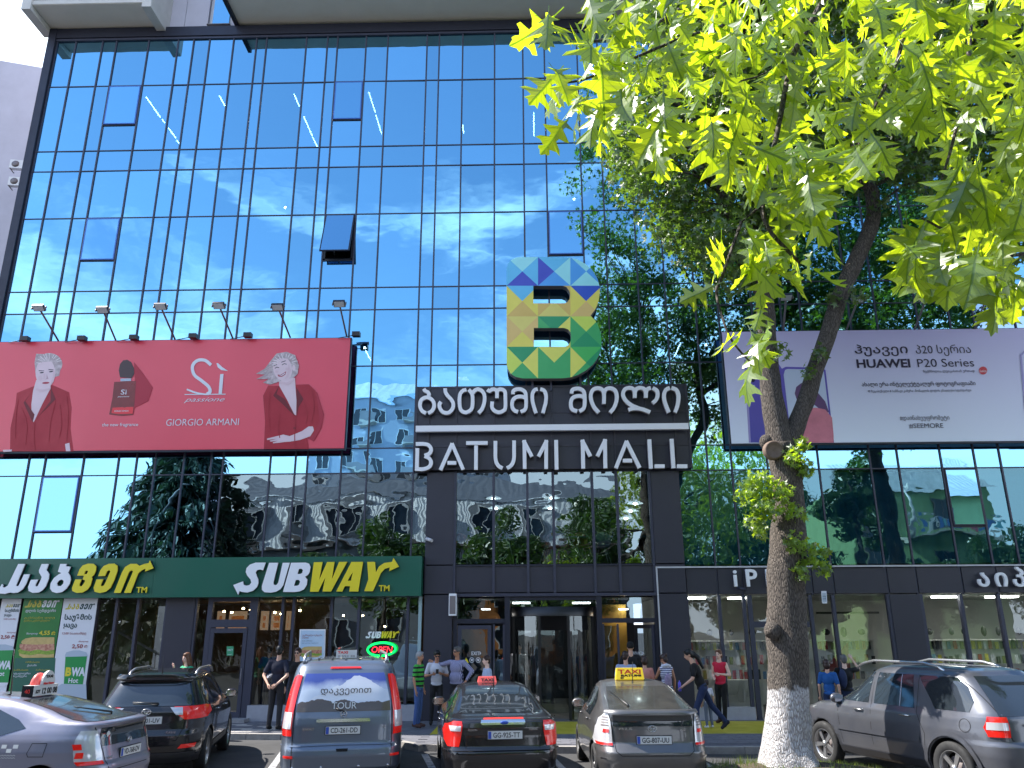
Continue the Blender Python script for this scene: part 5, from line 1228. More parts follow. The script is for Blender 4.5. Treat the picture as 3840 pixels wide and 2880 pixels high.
# a second street tree just outside the right edge, mirrored dark in the upper glass
g2 = root('street_tree', 'dense street tree at the right edge, its dark crown mirrored in the glass', 'tree', (13.2, 14.6, 0))
limb([(13.2, 14.6, 0), (13.1, 14.6, 3), (13.0, 14.6, 6), (12.8, 14.5, 12), (12.6, 14.5, 20)], [.42, .33, .28, .2, .06], 16).obj('trunk', 'bark', g2)
vs, fs, tn = [], [], []
for k in range(330):
    a = Vector((random.gauss(0, 1), random.gauss(0, 1), random.gauss(0, 1))).normalized()*random.random()**.4
    cloud(vs, fs, tn, Vector((13.0+a.x*5.0, 14.6+a.y*2.8, 15.8+a.z*7.6)), random.uniform(.6, .9), 90, .15, 'star', .8)
cloudobj('crown', vs, fs, tn, 'gumleaf', g2)

# ------------------------------------------------------------------ the other side of the street (seen in the mirror glass)
def far_tree(x, y, h, r, label, n=26, m='farleaf'):
    t = root('street_tree', label, 'tree', (x, y, 0), group='broadleaf trees mirrored in the glass')
    limb([(x, y, 0), (x+.1, y, h*.3), (x-.1, y+.1, h*.6), (x, y, h*.85)], [.28, .22, .15, .05], 10).obj('trunk', 'bark', t)
    vs, fs, tn = [], [], []
    for k in range(n):
        a = Vector((random.gauss(0, 1), random.gauss(0, 1), random.gauss(0, .8))).normalized()*random.random()**.5
        cloud(vs, fs, tn, Vector((x+a.x*r, y+a.y*r, h*.66+a.z*h*.32)), r*.36, 420, .14, 'kite')
    cloudobj('crown', vs, fs, tn, m, t)
for k, (x, y, h, r) in enumerate(((-9.2, -7.5, 9.2, 2.6), (-1.6, -6.5, 9.6, 2.5), (3.6, -6.0, 10.6, 3.0), (8.8, -7.0, 10.8, 2.8), (14.5, -5.5, 11.5, 3.2), (29.5, -4.0, 8.6, 3.0), (19.8, -5.0, 14.0, 2.0), (-13.5, -5.0, 6.8, 2.2), (-5.2, -4.6, 7.4, 2.4), (1.2, -4.2, 6.2, 2.2), (17.0, -4.4, 6.6, 2.4), (23.2, -4.6, 6.4, 2.6), (11.6, -3.8, 6.4, 2.2))):
    far_tree(x, y, h, r, ['round', 'small dark', 'dense', 'tall green', 'broad dark', 'low bright', 'slender high', 'short dark', 'medium round', 'small bright', 'short wide', 'low wide', 'low dense'][k]+' leafy tree mirrored '+['left of the entrance', 'at the entrance bay left side', 'in the middle of the entrance bay', 'right of the entrance bay', 'behind the tree trunk', 'at the right edge', 'next to the green house', 'below the conifer', 'in the window with the small lettering', 'in the revolving door', 'in the phone shop window near the tree', 'below the green house', 'in the shop door right of the entrance'][k])
cf = root('conifer', 'big dark drooping conifer mirrored in the glass below the red billboard', 'tree', (-21.5, -5.5, 0))
limb([(-21.5, -5.5, 0), (-21.5, -5.5, 7), (-21.4, -5.5, 14.6)], [.4, .28, .04], 12).obj('trunk', 'bark', cf)
vs, fs, tn = [], [], []; tw = MB()
for lv in range(34):
    z = 1.6+lv*.385; rad = 7.2*(1-(z-1.2)/14.4)**.7
    for k in range(15):
        a = random.uniform(0, 6.28); L = rad*random.uniform(.7, 1.12); d = Vector((math.cos(a), math.sin(a), 0)); c0 = Vector((-21.5, -5.5, z))
        pts = [c0, c0+d*L*.5+Vector((0, 0, .12*L)), c0+d*L+Vector((0, 0, -.16*L))]; tw.tube(pts, [.05, .03, .01], 4, False)
        for _ in range(62):
            t_ = random.random()**.7; p = c0+d*L*t_+Vector((0, 0, .22*L*t_-.38*L*t_*t_)); p += Vector((random.gauss(0, .16), random.gauss(0, .16), -abs(random.gauss(0, .22))))
            e = d*random.uniform(.1, .4)+Vector((random.gauss(0, .15), random.gauss(0, .15), -random.uniform(.15, .5))); sd = e.cross(Vector((random.gauss(0, 1), random.gauss(0, 1), 1))).normalized()*.09
            b0 = len(vs); vs += [p-sd, p+sd, p+e]; tn += [random.random()]*3; fs.append((b0, b0+1, b0+2))
cloudobj('crown', vs, fs, tn, 'coniferleaf', cf); tag(tw.obj('branches', 'bark', cf), kind='stuff')
# buildings opposite; their street sides look towards +y
M['whitecorr'] = mat('white_corrugated_sheet', lin(196, 200, 208), .5, .2, nz=(2, .25)); M['greyroof'] = mat('grey_metal_roof', lin(120, 124, 134), .5, .4, nz=(2, .3))
M['orangewall'] = mat('orange_wall', lin(206, 128, 66), .8, nz=(.8, .15)); M['greywall'] = mat('grey_wall', lin(150, 152, 160), .8, nz=(.8, .2)); M['bluewall'] = mat('pale_blue_wall', lin(176, 188, 208), .8, nz=(.4, .15)); M['greenwash'] = mat('pale_green_wall', lin(168, 200, 140), .8, nz=(.8, .2)); M['darkpane'] = mat('dark_window_pane', (.03, .04, .06), .08)
def far_window(parent, x, y, z, w_, h, fr='white'):
    f = MB(); e = .07
    for a in ((x-w_/2-e, x-w_/2, z, z+h), (x+w_/2, x+w_/2+e, z, z+h), (x-w_/2-e, x+w_/2+e, z-e, z-.001), (x-w_/2-e, x+w_/2+e, z+h+.001, z+h+e), (x-.03, x+.03, z+.001, z+h-.001)): f.box(a[0], a[1], y-.02, y+.08, a[2], a[3])
    o = f.obj('window', fr, parent); MB().box(x-w_/2, x+w_/2, y-.02, y+.03, z, z+h).obj('pane', 'darkpane', o)
def corr(x0, x1, ya, za, yb, zb, pitch=.16):
    b = MB(); n1 = int((x1-x0)/pitch); vs = []
    for i in range(n1+1):
        x = x0+(x1-x0)*i/n1; o_ = .035 if i % 2 else 0; vs += [(x, ya+o_, za), (x, yb+o_, zb+o_)]
    b.add(vs, [(2*i, 2*i+1, 2*i+3, 2*i+2) for i in range(n1)]); return b
mb_ = root('mansard_building', 'long building with white corrugated mansard roof and dormers mirrored left of the entrance', 'building', (-8, -16, 0))
MB().box(-22, 7, -26, -13.0, 0, 8.2).obj('wall', 'greywall', mb_); MB().box(-3.2, 6.2, -12.98, -12.0, 0, 5.8).obj('bay_wall', 'orangewall', mb_)
corr(-22, 7, -12.8, 8.2, -13.9, 11.6).obj('roof_slope', 'whitecorr', mb_); corr(-22, 7, -13.7, 11.65, -18, 13.6, .3).obj('upper_roof', 'greyroof', mb_)
MB().box(-22.2, 7.2, -13.1, -12.5, 8.0, 8.18).obj('cornice', 'letteredge', mb_)
for x in (-20, -16.6, -13.2, -9.8, -6.4, -3.0, .4, 3.8):
    dm = MB().box(x-.85, x+.85, -14.4, -12.75, 8.5, 10.9).obj('dormer', 'greywall', mb_); far_window(dm, x, -12.75, 8.9, 1.1, 1.6)
    for z in (1.4, 5.2):
        if not (-3.4 < x < 6.3): far_window(mb_, x, -13.0, z, 1.5, 1.7)
for x in (-1.6, 1.4, 4.4):
    for z in (1.0, 3.7): far_window(mb_, x, -12.0, z, 1.2, 1.6)
ac = MB().box(-.35, .45, -11.99, -11.7, 3.9, 4.45).obj('air_conditioner_unit', 'acwhite', mb_)
tb = root('apartment_block', 'tall pale blue apartment block mirrored beside the red billboard', 'building', (-15, -52, 0))
MB().box(-26, -8, -66, -48, 0, 29).obj('wall', 'bluewall', tb); MB().box(-8, -2, -66, -50, 0, 24).obj('side_wing', 'bluewall', tb)
corr(-26.3, -7.7, -47.5, 29.0, -52, 32, .5).obj('roof', 'whitecorr', tb)
for j in range(9):
    for x in (-24, -21, -18, -15, -12, -9.5): far_window(tb, x, -48, 2+j*3.0, 1.5, 1.7)
    for x in (-6, -3.6):
        if j < 7: far_window(tb, x, -50, 2+j*3.0, 1.3, 1.6)
    for x in (-19.5, -13.5):
        bb_ = MB().box(x-1.3, x+1.3, -48, -46.8, 1.7+j*3, 1.85+j*3).obj('balcony', 'concrete', tb); MB().box(x-1.3, x+1.3, -46.85, -46.8, 1.86+j*3, 2.8+j*3).obj('parapet', 'greywall', bb_)
ghs = root('green_house', 'pale green house with balcony and laundry mirrored right of the tree', 'building', (26, -12, 0))
MB().box(21.2, 30.5, -20, -9.2, 0, 11.2).obj('wall', 'greenwash', ghs); corr(20.8, 31, -8.6, 11.1, -13, 13.4).obj('roof', 'whitecorr', ghs)
for x in (22.3,):
    for z in (2, 5.2, 8.4): far_window(ghs, x, -9.2, z, .9, 1.8, 'letteredge')
for z in (5.2, 8.4): far_window(ghs, 27.0, -9.2, z, 1.6, 1.9, 'letteredge')
bl = MB().box(24.2, 30.2, -9.2, -7.7, 7.9, 8.05).obj('balcony', 'concrete', ghs)
q = MB()
for k in range(31): q.box(24.25+k*.19, 24.27+k*.19, -7.75, -7.72, 8.05, 8.95)
q.box(24.2, 30.2, -7.76, -7.71, 8.95, 9.0); q.obj('railing', 'whitecorr', bl)
q = MB(); q.tube([(24.4, -7.7, 7.9), (24.4, -7.7, 11.2)], .09, 8); q.obj('column', 'white', ghs)
ln = root('clothes_line', 'line of drying clothes on the balcony of the mirrored green house', 'laundry', (27, -7.4, 8.7))
MB().tube([(24.3, -7.4, 9.0), (27, -7.4, 8.9), (30.1, -7.4, 9.0)], .01, 4).obj('line', 'black', ln)
for k in range(12):
    x = 24.6+k*.45; cc = random.choice([(.6, .5, .3), (.1, .2, .5), (.6, .1, .2), (.7, .7, .7), (.2, .5, .6)]); nm = col('cloth%d' % k, cc+(1,), .9)
    h = random.uniform(.4, .9); MB().box(x, x+.33, -7.41, -7.39, 8.93-h, 8.93).obj('garment', nm, ln)
sl_ = root('street_lamp', 'tall grey street lamp with curved arm mirrored at the left edge', 'street lamp', (-21.8, -2.4, 0))
MB().tube(smooth([(-21.8, -2.4, 0), (-21.8, -2.4, 5), (-21.7, -2.3, 8), (-21.1, -2.0, 9.6), (-20.0, -1.6, 10.4)], 5), .07, 8).obj('pole', 'letteredge', sl_); MB().ell((-19.8, -1.5, 10.4), (.35, .14, .07)).obj('lamp_head', 'letteredge', sl_)
rb2_ = root('white_van', 'white van parked opposite, mirrored in the lower shop glass at the right', 'van', (13.5, -3, 0))
q = MB(); q.prism([[(11, .35), (16.2, .35), (16.4, 1.0), (15.4, 1.25), (14.8, 2.2), (11.1, 2.3), (11, 2.0)]], -4.0, -2.2); q.obj('body', 'acwhite', rb2_)
q = MB(); q.prism([[(14.0, 1.3), (15.2, 1.3), (14.7, 2.1), (14.0, 2.1)]], -2.19, -2.18); q.obj('side_window', 'darkpane', rb2_)
for x in (12, 15.2):
    q = MB(); q.lathe([(0, .1), (.34, .1), (.35, -.1), (0, -.1)], 18, Matrix.Translation((x, -2.2, .34)) @ Matrix.Rotation(R(90), 4, 'X')); q.obj('wheel', 'black', rb2_)

# ------------------------------------------------------------------ cars
# local frame: rear bumper at y = 0, nose at y = L, x to the right, z up
def paint(name, c, metal=.5, rough=.32, dust=0.0):
    m = mat(name, c, rough, metal, coat=.8, nz=(2.5, .12+dust), col2=(c[0]*.9+.12*dust, c[1]*.9+.11*dust, c[2]*.9+.09*dust) if dust else None); M[name] = m; return name
M['carglass'] = mat('car_glass', (.018, .024, .03), .05, 0, spec=.9, coat=.5)
M['carglassdusty'] = mat('dusty_car_glass', (.06, .058, .052), .22, 0, nz=(3, .6), coat=.4)
M['chrome'] = mat('chrome', (.7, .7, .72), .14, 1.0); M['rubber'] = mat('tyre_rubber', (.02, .02, .021), .8, nz=(10, .3)); M['rim'] = mat('alloy_rim', (.42, .42, .43), .3, .8)
M['lampred'] = mat('red_lamp_glass', (.55, .015, .01), .12, coat=.6, emit=(.5, .01, .01, .12)); M['lampwhite'] = mat('clear_lamp_glass', (.62, .62, .64), .12, .3, coat=.6); M['lamporange'] = mat('orange_lamp_glass', (.6, .2, .05), .15, coat=.5)
M['gap'] = mat('panel_gap', (.006, .006, .007), .9); M['plate'] = mat('plate_white', (.62, .62, .6), .4); M['plateblue'] = mat('plate_blue', (.03, .08, .4), .4); M['plateink'] = mat('plate_ink', (.01, .01, .012), .6); M['badge'] = mat('badge_metal', (.6, .6, .6), .25, .9)
M['darkplastic'] = mat('dark_bumper_plastic', (.03, .03, .034), .5); M['taxiyellow'] = mat('taxi_yellow', (.85, .62, .03), .4, emit=(.9, .6, .02, .15)); M['taxired'] = mat('taxi_red', (.7, .03, .02), .5); M['taxipink'] = mat('taxi_pink', (.8, .12, .10), .4, emit=(.8, .1, .08, .1))
class Car:
    def __init__(s, name, label, L, prof, wid, m, nr=5.0, nf=4.0, loc=(0, 0, 0), rz=0, wheels=(.9, 3.6), wr=.32, track=None, arch=.045, cat='car', group='cars parked along the kerb'):
        s.t = root(name, label, cat, loc, rz, group); s.L, s.prof, s.wid, s.nr, s.nf, s.m = L, prof, wid, nr, nf, m
        s.zt = prof[-1][0]; s.W = max(w_[1] for w_ in wid); s.wh = wheels; s.wr = wr
        n1 = 60; nz_ = 44; z0 = prof[0][0]; vs, fs = [], []
        zs = [z0+(s.zt-z0)*(1-(1-i/nz_)**1.25) for i in range(nz_+1)]
        extra = sorted({round(p[0], 4) for p in prof}); zs = sorted(set(round(z, 4) for z in zs) | set(extra)); zs = [z for i, z in enumerate(zs) if i == 0 or z-zs[i-1] > .004]
        for z in zs:
            yr, yf = interp(prof, z); w_ = interp(wid, z)[0]
            for k in range(n1*2):
                a = 2*math.pi*(k+.5)/(n1*2); x, y = s.ring(a, z); vs.append((x, y, z))
        N2 = n1*2
        for i in range(len(zs)-1):
            for k in range(N2): a, b = i*N2+k, i*N2+(k+1) % N2; fs.append((a, b, b+N2, a+N2))
        fs.append(tuple(range(N2-1, -1, -1))); fs.append(tuple((len(zs)-1)*N2+k for k in range(N2)))
        b = MB(); b.add(vs, fs, True); b.sm[-1] = b.sm[-2] = False
        s.body = b.obj('body', m, s.t, False)
        cuts = []
        for y in wheels:
            c = MB(); prof_ = [(0, -s.W-.1), (wr+arch, -s.W-.1), (wr+arch, s.W+.1), (0, s.W+.1)]
            c.lathe(prof_, 40, Matrix.Translation((0, y, wr)) @ Matrix.Rotation(R(90), 4, 'Y'), False)
            co = c.obj('cutter', 'gap', s.t, False); md = s.body.modifiers.new('b', 'BOOLEAN'); md.operation = 'DIFFERENCE'; md.object = co; md.solver = 'EXACT'; cuts.append(co)
        def fin(o):
            o.data.materials.clear(); o.data.materials.append(M[m]); o.data.materials.append(M['gap'])
            for p in o.data.polygons:
                c = p.center; near = any(abs((Vector((c.y, c.z))-Vector((y, wr))).length-(wr+arch)) < .02 for y in wheels) and abs(p.normal.x) < .6 and c.z < wr*2+arch+.02
                inn = abs(c.x) < interp(wid, max(c.z, z0))[0]-.03 and any((Vector((c.y, c.z))-Vector((y, wr))).length < wr+arch+.01 for y in wheels)
                if near and inn: p.material_index = 1
                p.use_smooth = not (near and inn)
                if p.material_index == 0 and len(p.vertices) > 8: p.use_smooth = False
        PEND_MOD.append((s.body, cuts, fin))
        tk = track or s.W
        for y in wheels:
            for sg_ in (-1, 1): s.wheel(y, sg_, tk)
    def ring(s, a, z):
        yr, yf = interp(s.prof, z); w_ = interp(s.wid, z)[0]; c, sn = math.cos(a), math.sin(a); n_ = s.nr if sn < 0 else s.nf
        r_ = (abs(c)**n_+abs(sn)**n_)**(-1/n_); x = w_*c*r_; l = (yf-yr)/2; y = (yf+yr)/2+l*sn*r_; return x, y
    def rear(s, x, z, off=.0):
        yr, yf = interp(s.prof, z); w_ = interp(s.wid, z)[0]; u = min(.995, abs(x)/w_); l = (yf-yr)/2
        return (yf+yr)/2-l*(1-u**s.nr)**(1/s.nr)
    def side(s, y, z):
        yr, yf = interp(s.prof, z); w_ = interp(s.wid, z)[0]; l = (yf-yr)/2; c = (yf+yr)/2; v = min(.995, abs(y-c)/l); n_ = s.nr if y < c else s.nf
        return w_*(1-v**n_)**(1/n_)
    def pr(s, x, z, off=.004):   # point on the rear skin, pushed out along its normal
        e = .01; p = Vector((x, s.rear(x, z), z)); dx = Vector((e, s.rear(x+e, z)-p.y, 0)); dz = Vector((0, s.rear(x, z+e)-s.rear(x, z-e), 2*e)); n_ = dx.cross(dz).normalized()
        if n_.y > 0: n_ = -n_
        return p+n_*off
    def ps(s, y, z, sg_, off=.004):
        e = .01; p = Vector((s.side(y, z), y, z)); dy = Vector((s.side(y+e, z)-p.x, e, 0)); dz = Vector((s.side(y, z+e)-s.side(y, z-e), 0, 2*e)); n_ = dy.cross(dz).normalized()
        if n_.x < 0: n_ = -n_
        p = p+n_*off; return Vector((p.x*sg_, p.y, p.z))
    def patch(s, name, rows, m, f, nx=12, off=.004, sub=3, parent=None):
        rr = []
        for a, b in zip(rows, rows[1:]):
            for j in range(sub): t = j/sub; rr.append(tuple(u+(v-u)*t for u, v in zip(a, b)))
        rr.append(rows[-1]); vs = []
        for z, a, b in rr:
            for k in range(nx+1): vs.append(f(a+(b-a)*k/nx, z, off))
        fs = [(i*(nx+1)+k, i*(nx+1)+k+1, (i+1)*(nx+1)+k+1, (i+1)*(nx+1)+k) for i in range(len(rr)-1) for k in range(nx)]
        q = MB(); q.add(vs, fs, True); return q.obj(name, m, parent or s.t, False)
    def rpatch(s, name, rows, m, **k): return s.patch(name, rows, m, lambda x, z, o: s.pr(x, z, o), **k)
    def spatch(s, name, rows, m, sg_, **k): return s.patch(name, rows, m, lambda y, z, o: s.ps(y, z, sg_, o), **k)
    def seam(s, name, pts, f, wd=.007, m='gap', off=.003, parent=None):
        P = []
        for (a, z), (a2, z2) in zip(pts, pts[1:]):
            for j in range(6): P.append((a+(a2-a)*j/6, z+(z2-z)*j/6))
        P.append(pts[-1]); rb = ribbon(P, wd); n_ = len(P); vs = [f(a, z, off) for a, z in rb]
        fs = [(i, i+1, 2*n_-2-i, 2*n_-1-i) for i in range(n_-1)]; q = MB(); q.add(vs, fs, True); return q.obj(name, m, parent or s.t, False)
    def rseam(s, name, pts, **k): return s.seam(name, pts, lambda x, z, o: s.pr(x, z, o), **k)
    def sseam(s, name, pts, sg_, **k): return s.seam(name, pts, lambda y, z, o: s.ps(y, z, sg_, o), **k)
    def wheel(s, y, sg_, tk):
        r_ = s.wr; m = Matrix.Translation((sg_*(tk-.115), y, r_)) @ Matrix.Rotation(R(90)*sg_, 4, 'Y') @ Matrix.Rotation(random.uniform(0, 1), 4, 'Z')
        w_ = MB(); w_.lathe([(r_*.66, -.1), (r_*.9, -.1), (r_*.985, -.075), (r_, -.03), (r_, .03), (r_*.985, .075), (r_*.93, .1), (r_*.72, .10), (r_*.66, .085)], 36, m)
        o = w_.obj('wheel', 'rubber', s.t, False)
        q = MB(); q.lathe([(r_*.67, .085), (r_*.64, .09), (r_*.62, .04), (r_*.6, -.05)], 30, m); q.lathe([(r_*.14, .07), (r_*.12, .09), (0, .092)], 14, m)
        for k in range(5):
            a = 2*math.pi*k/5; c, n_ = math.cos(a), math.sin(a); t = [(.10, -.05, .045), (.63, -.035, .08)]; vs = []
            for rr, hw, h in ((.1, .07, .065), (.62, .10, .07)):
                for w2 in (-hw, hw): vs.append(m @ Vector((r_*(rr*c-w2*n_), r_*(rr*n_+w2*c), h))); vs.append(m @ Vector((r_*(rr*c-w2*n_), r_*(rr*n_+w2*c), h-.03)))
            q.add(vs, [(0, 4, 6, 2), (0, 1, 5, 4), (2, 6, 7, 3), (1, 3, 7, 5)])
        q.obj('rim', 'rim', o, False); q = MB(); q.lathe([(0, -.02), (r_*.45, -.02), (r_*.45, -.05)], 20, m); q.obj('brake_disc', 'letteredge', o, False)
    def plate(s, x, z, st, tilt=0, wd=.52):
        p = s.pr(x, z, .02); pl = MB().box(x-wd/2, x+wd/2, p.y-.008, p.y+.012, z-.055, z+.055).obj('number_plate', 'plate', s.t, False)
        MB().box(x-wd/2+.004, x-wd/2+.05, p.y-.010, p.y-.0085, z-.05, z+.05).obj('country_band', 'plateblue', pl, False)
        text('lettering', st, 'plateink', pl, (x+.02, p.y-.0095, z-.034), .098, ext=.0005, bold=.0012, width=wd*.78, world=False)
        MB().box(x-wd/2-.012, x+wd/2+.012, p.y+.0, p.y+.014, z-.066, z+.066).obj('plate_holder', 'darkplastic', pl, False)
    def badge(s, x, z, rx, kind):
        p = s.pr(x, z, .01); b = MB(); y = p.y-.01
        def rg(cx, cz, a, b_, w_=.006):
            pts = [(cx+a*math.cos(t*math.pi/12), y, cz+b_*math.sin(t*math.pi/12)) for t in range(25)]; b.tube(pts, w_, 6, False)
        if kind == 'ovals': rg(x, z, rx, rx*.68); rg(x, z+rx*.12, rx*.42, rx*.55, .005); rg(x, z+rx*.32, rx*.78, rx*.3, .005)
        elif kind == 'star':
            rg(x, z, rx, rx)
            for a in (90, 210, 330): b.tube([(x, y, z), (x+rx*math.cos(R(a)), y, z+rx*math.sin(R(a)))], [.010, .003], 5)
        else: b.ell((x, y, z), (rx, .01, rx*.42))
        b.obj('badge', 'badge' if kind != 'oval' else 'plateblue', s.t, False)
    def mirror(s, y, z, sg_, m):
        p = s.ps(y, z, sg_, 0); c = p+Vector((sg_*.12, .02, .03)); q = MB(); q.ell(c, (.12, .07, .085)); o = q.obj('mirror', m, s.t, False)
        q = MB(); q.box(c.x-.085, c.x+.085, c.y-.072, c.y-.066, c.z-.055, c.z+.055); q.obj('mirror_glass', 'chrome', o, False); MB().tube([p, c], .025, 6).obj('mirror_arm', m, o, False)
    def handle(s, y, z, sg_, m='chrome'):
        a, b = s.ps(y-.09, z, sg_, .03), s.ps(y+.09, z, sg_, .03); MB().tube([s.ps(y-.1, z, sg_, 0), a, b, s.ps(y+.1, z, sg_, 0)], .012, 6).obj('door_handle', m, s.t, False)
    def antenna(s, x, y, z, h=.32):
        MB().tube([(x, y, z-.02), (x, y-.03, z+.03), (x, y-.05-h*.25, z+h)], [.022, .008, .003], 6).obj('antenna', 'black', s.t, False)
    def wiper(s, x0, z0, x1, z1):
        a, b = s.pr(x0, z0, .03), s.pr(x1, z1, .03); q = MB(); q.tube([s.pr(x0, z0, 0), a, a.lerp(b, .5), b], [.02, .016, .01, .008], 6); q.obj('rear_wiper', 'black', s.t, False)
    def rails(s, x, ya, yb, zfun, m='rim'):
        for sg_ in (-1, 1):
            pts = [(sg_*x, ya, zfun(ya)-.03), (sg_*x, ya+.15, zfun(ya)+.045)]+[(sg_*x, ya+.15+(yb-ya-.3)*t/6, zfun(ya+.15+(yb-ya-.3)*t/6)+.055) for t in range(1, 6)]+[(sg_*x, yb-.15, zfun(yb)+.045), (sg_*x, yb, zfun(yb)-.03)]
            MB().tube(pts, .022, 8).obj('roof_rail', m, s.t, False)
    def roofz(s, y):
        z = s.prof[0][0]; best = z
        for i in range(200):
            zz_ = s.prof[0][0]+(s.zt-s.prof[0][0])*i/199; yr, yf = interp(s.prof, zz_)
            if yr <= y <= yf: best = zz_
        return best
def place(D, px, py): p = at(px, py, D); return (p.x, D)

# --- grey hatchback taxi (centre right)
paint('greybrown', (.115, .112, .116), .55, .34, .35)
P1 = [(.20, .16, 4.30), (.30, .06, 4.40), (.45, .0, 4.45), (.58, .0, 4.44), (.64, .05, 4.42), (.70, .10, 4.38), (.78, .11, 4.22), (.88, .12, 3.9), (.95, .13, 3.62), (1.00, .14, 3.45), (1.08, .13, 3.28), (1.115, .12, 3.22), (1.14, .20, 3.16), (1.18, .42, 3.08), (1.25, .80, 2.92), (1.33, 1.24, 2.74), (1.40, 1.62, 2.58), (1.45, 1.95, 2.50), (1.48, 2.15, 2.44), (1.49, 2.25, 2.38)]
W1 = [(.20, .80), (.30, .85), (.45, .872), (.60, .872), (.80, .862), (.95, .835), (1.05, .79), (1.12, .745), (1.20, .70), (1.33, .64), (1.40, .60), (1.45, .53), (1.48, .40), (1.49, .28)]
c1 = Car('parked_car', 'dusty grey hatchback taxi with yellow roof sign, rear to the viewer', 4.46, P1, W1, 'greybrown', 6.5, 4.0, (1.84, 12.9, 0), R(2.0), (.78, 3.48), .315)
c1.rpatch('rear_window', [(1.15, -.63, .63), (1.22, -.60, .60), (1.40, -.50, .50)], 'carglassdusty', nx=16, off=.006)
c1.rpatch('lower_rear_window', [(.93, -.60, .60), (1.00, -.60, .60), (1.085, -.585, .585)], 'carglass', nx=16, off=.012)
c1.rpatch('spoiler_lip', [(1.095, -.69, .69), (1.125, -.68, .68)], 'greybrown', nx=16, off=.045)
for sg_ in (-1, 1):
    r_ = [(.66, .62, .84), (.72, .62, .85), (.9, .625, .82), (1.02, .635, .775), (1.10, .655, .70)]
    rows = [(z, a*sg_, b*sg_) for z, a, b in r_]
    l = c1.rpatch('rear_light', rows, 'lampwhite', nx=6, off=.012)
    c1.rpatch('red_strip', [(.665, .62*sg_, .82*sg_), (.70, .62*sg_, .83*sg_)], 'lampred', nx=6, off=.018, parent=l); c1.rpatch('reflector', [(.84, .66*sg_, .74*sg_), (.89, .66*sg_, .73*sg_)], 'lampred', nx=4, off=.018, parent=l)
    for k in range(4): c1.rpatch('light_bar', [(.93+k*.036, .66*sg_, .76*sg_-k*.008*sg_), (.95+k*.036, .66*sg_, .755*sg_-k*.008*sg_)], 'letteredge', nx=3, off=.016, parent=l)
    c1.spatch('side_window', [(.98, 1.35, 3.25), (1.06, 1.28, 3.1), (1.2, 1.3, 2.82), (1.34, 1.62, 2.52), (1.38, 1.85, 2.4)], 'carglass', sg_, nx=14); 
    c1.sseam('door_seam', [(1.2, .95), (1.05, .62), (1.2, .3)], sg_); c1.sseam('door_seam', [(2.35, 1.36), (2.3, .95), (2.3, .3)], sg_); c1.sseam('window_post', [(2.3, .98), (2.28, 1.36)], sg_, wd=.05, m='gap', off=.007); c1.sseam('window_post', [(1.62, .98), (1.72, 1.33)], sg_, wd=.03, m='gap', off=.007)
    c1.handle(1.55, .92, sg_, 'greybrown'); c1.handle(2.55, .92, sg_, 'greybrown')
c1.mirror(3.05, 1.0, -1, 'greybrown'); c1.mirror(3.05, 1.0, 1, 'greybrown')
c1.rseam('tailgate_seam', [(-.66, 1.12), (-.61, .86), (-.58, .60), (-.5, .54), (.5, .54), (.58, .60), (.61, .86), (.66, 1.12)], wd=.009)
c1.rpatch('bumper_edge', [(.50, -.80, .80), (.525, -.80, .80)], 'greybrown', nx=20, off=.02)
c1.plate(0, .745, 'GG-807-UU'); c1.badge(-.02, .90, .062, 'ovals'); c1.wiper(-.32, 1.18, -.50, 1.33); c1.antenna(0, 1.95, 1.45, .34)
p = c1.pr(-.42, .88, .004); text('lettering', 'PRIUS', 'badge', c1.t, p, .05, ext=.002, world=False, width=.2); p = c1.pr(.45, .87, .004); text('lettering', 'HSD', 'badge', c1.t, p, .045, ext=.002, world=False)
def roofsign(car, x, y, z, w_, h, m, lines, dep=.14):
    q = MB(); q.add([(x-w_/2, y, z), (x+w_/2, y, z), (x+w_/2, y+dep, z), (x-w_/2, y+dep, z), (x-w_/2+.02, y+.04, z+h), (x+w_/2-.02, y+.04, z+h), (x+w_/2-.02, y+dep-.04, z+h), (x-w_/2+.02, y+dep-.04, z+h)], [(0, 3, 2, 1), (4, 5, 6, 7), (0, 1, 5, 4), (1, 2, 6, 5), (2, 3, 7, 6), (3, 0, 4, 7)])
    o = q.obj('taxi_sign', m, car.t, False); sl = math.atan2(.04, h)
    for st, dx, zz_, sz, mm, wd in lines: text('lettering', st, mm, o, (x+dx, y+.04*zz_/h-.003, z+zz_), sz, rot=(R(90)-sl, 0, 0), ext=.001, bold=.003, world=False, width=wd)
    return o
roofsign(c1, -.02, 2.05, 1.485, .50, .19, 'taxiyellow', [('TAXI', 0, .095, .10, 'taxired', .40), ('BATUMI', .02, .05, .045, 'plateink', .36), ('557', -.14, .012, .04, 'plateink', None)])
c1.rails  # noqa

# --- black saloon taxi
paint('blackpaint', (.016, .015, .018), .35, .2, .10)
P2 = [(.20, .18, 4.65), (.32, .06, 4.76), (.48, .0, 4.80), (.58, .0, 4.80), (.66, .05, 4.78), (.80, .07, 4.6), (.92, .07, 4.2), (1.00, .09, 3.85), (1.035, .14, 3.7), (1.055, .30, 3.6), (1.07, .48, 3.52), (1.10, .62, 3.44), (1.20, .92, 3.22), (1.30, 1.25, 2.98), (1.37, 1.55, 2.8), (1.42, 1.85, 2.64), (1.445, 2.1, 2.52), (1.45, 2.2, 2.45)]
W2 = [(.20, .82), (.32, .88), (.48, .917), (.70, .917), (.90, .90), (1.00, .87), (1.06, .82), (1.12, .76), (1.25, .68), (1.35, .62), (1.40, .57), (1.43, .48), (1.445, .36), (1.45, .28)]
c2 = Car('parked_car', 'black saloon taxi with red tail lights and small pink roof sign', 4.83, P2, W2, 'blackpaint', 7.0, 4.0, (-.42, 12.95, 0), R(7.5), (1.02, 3.75), .325)
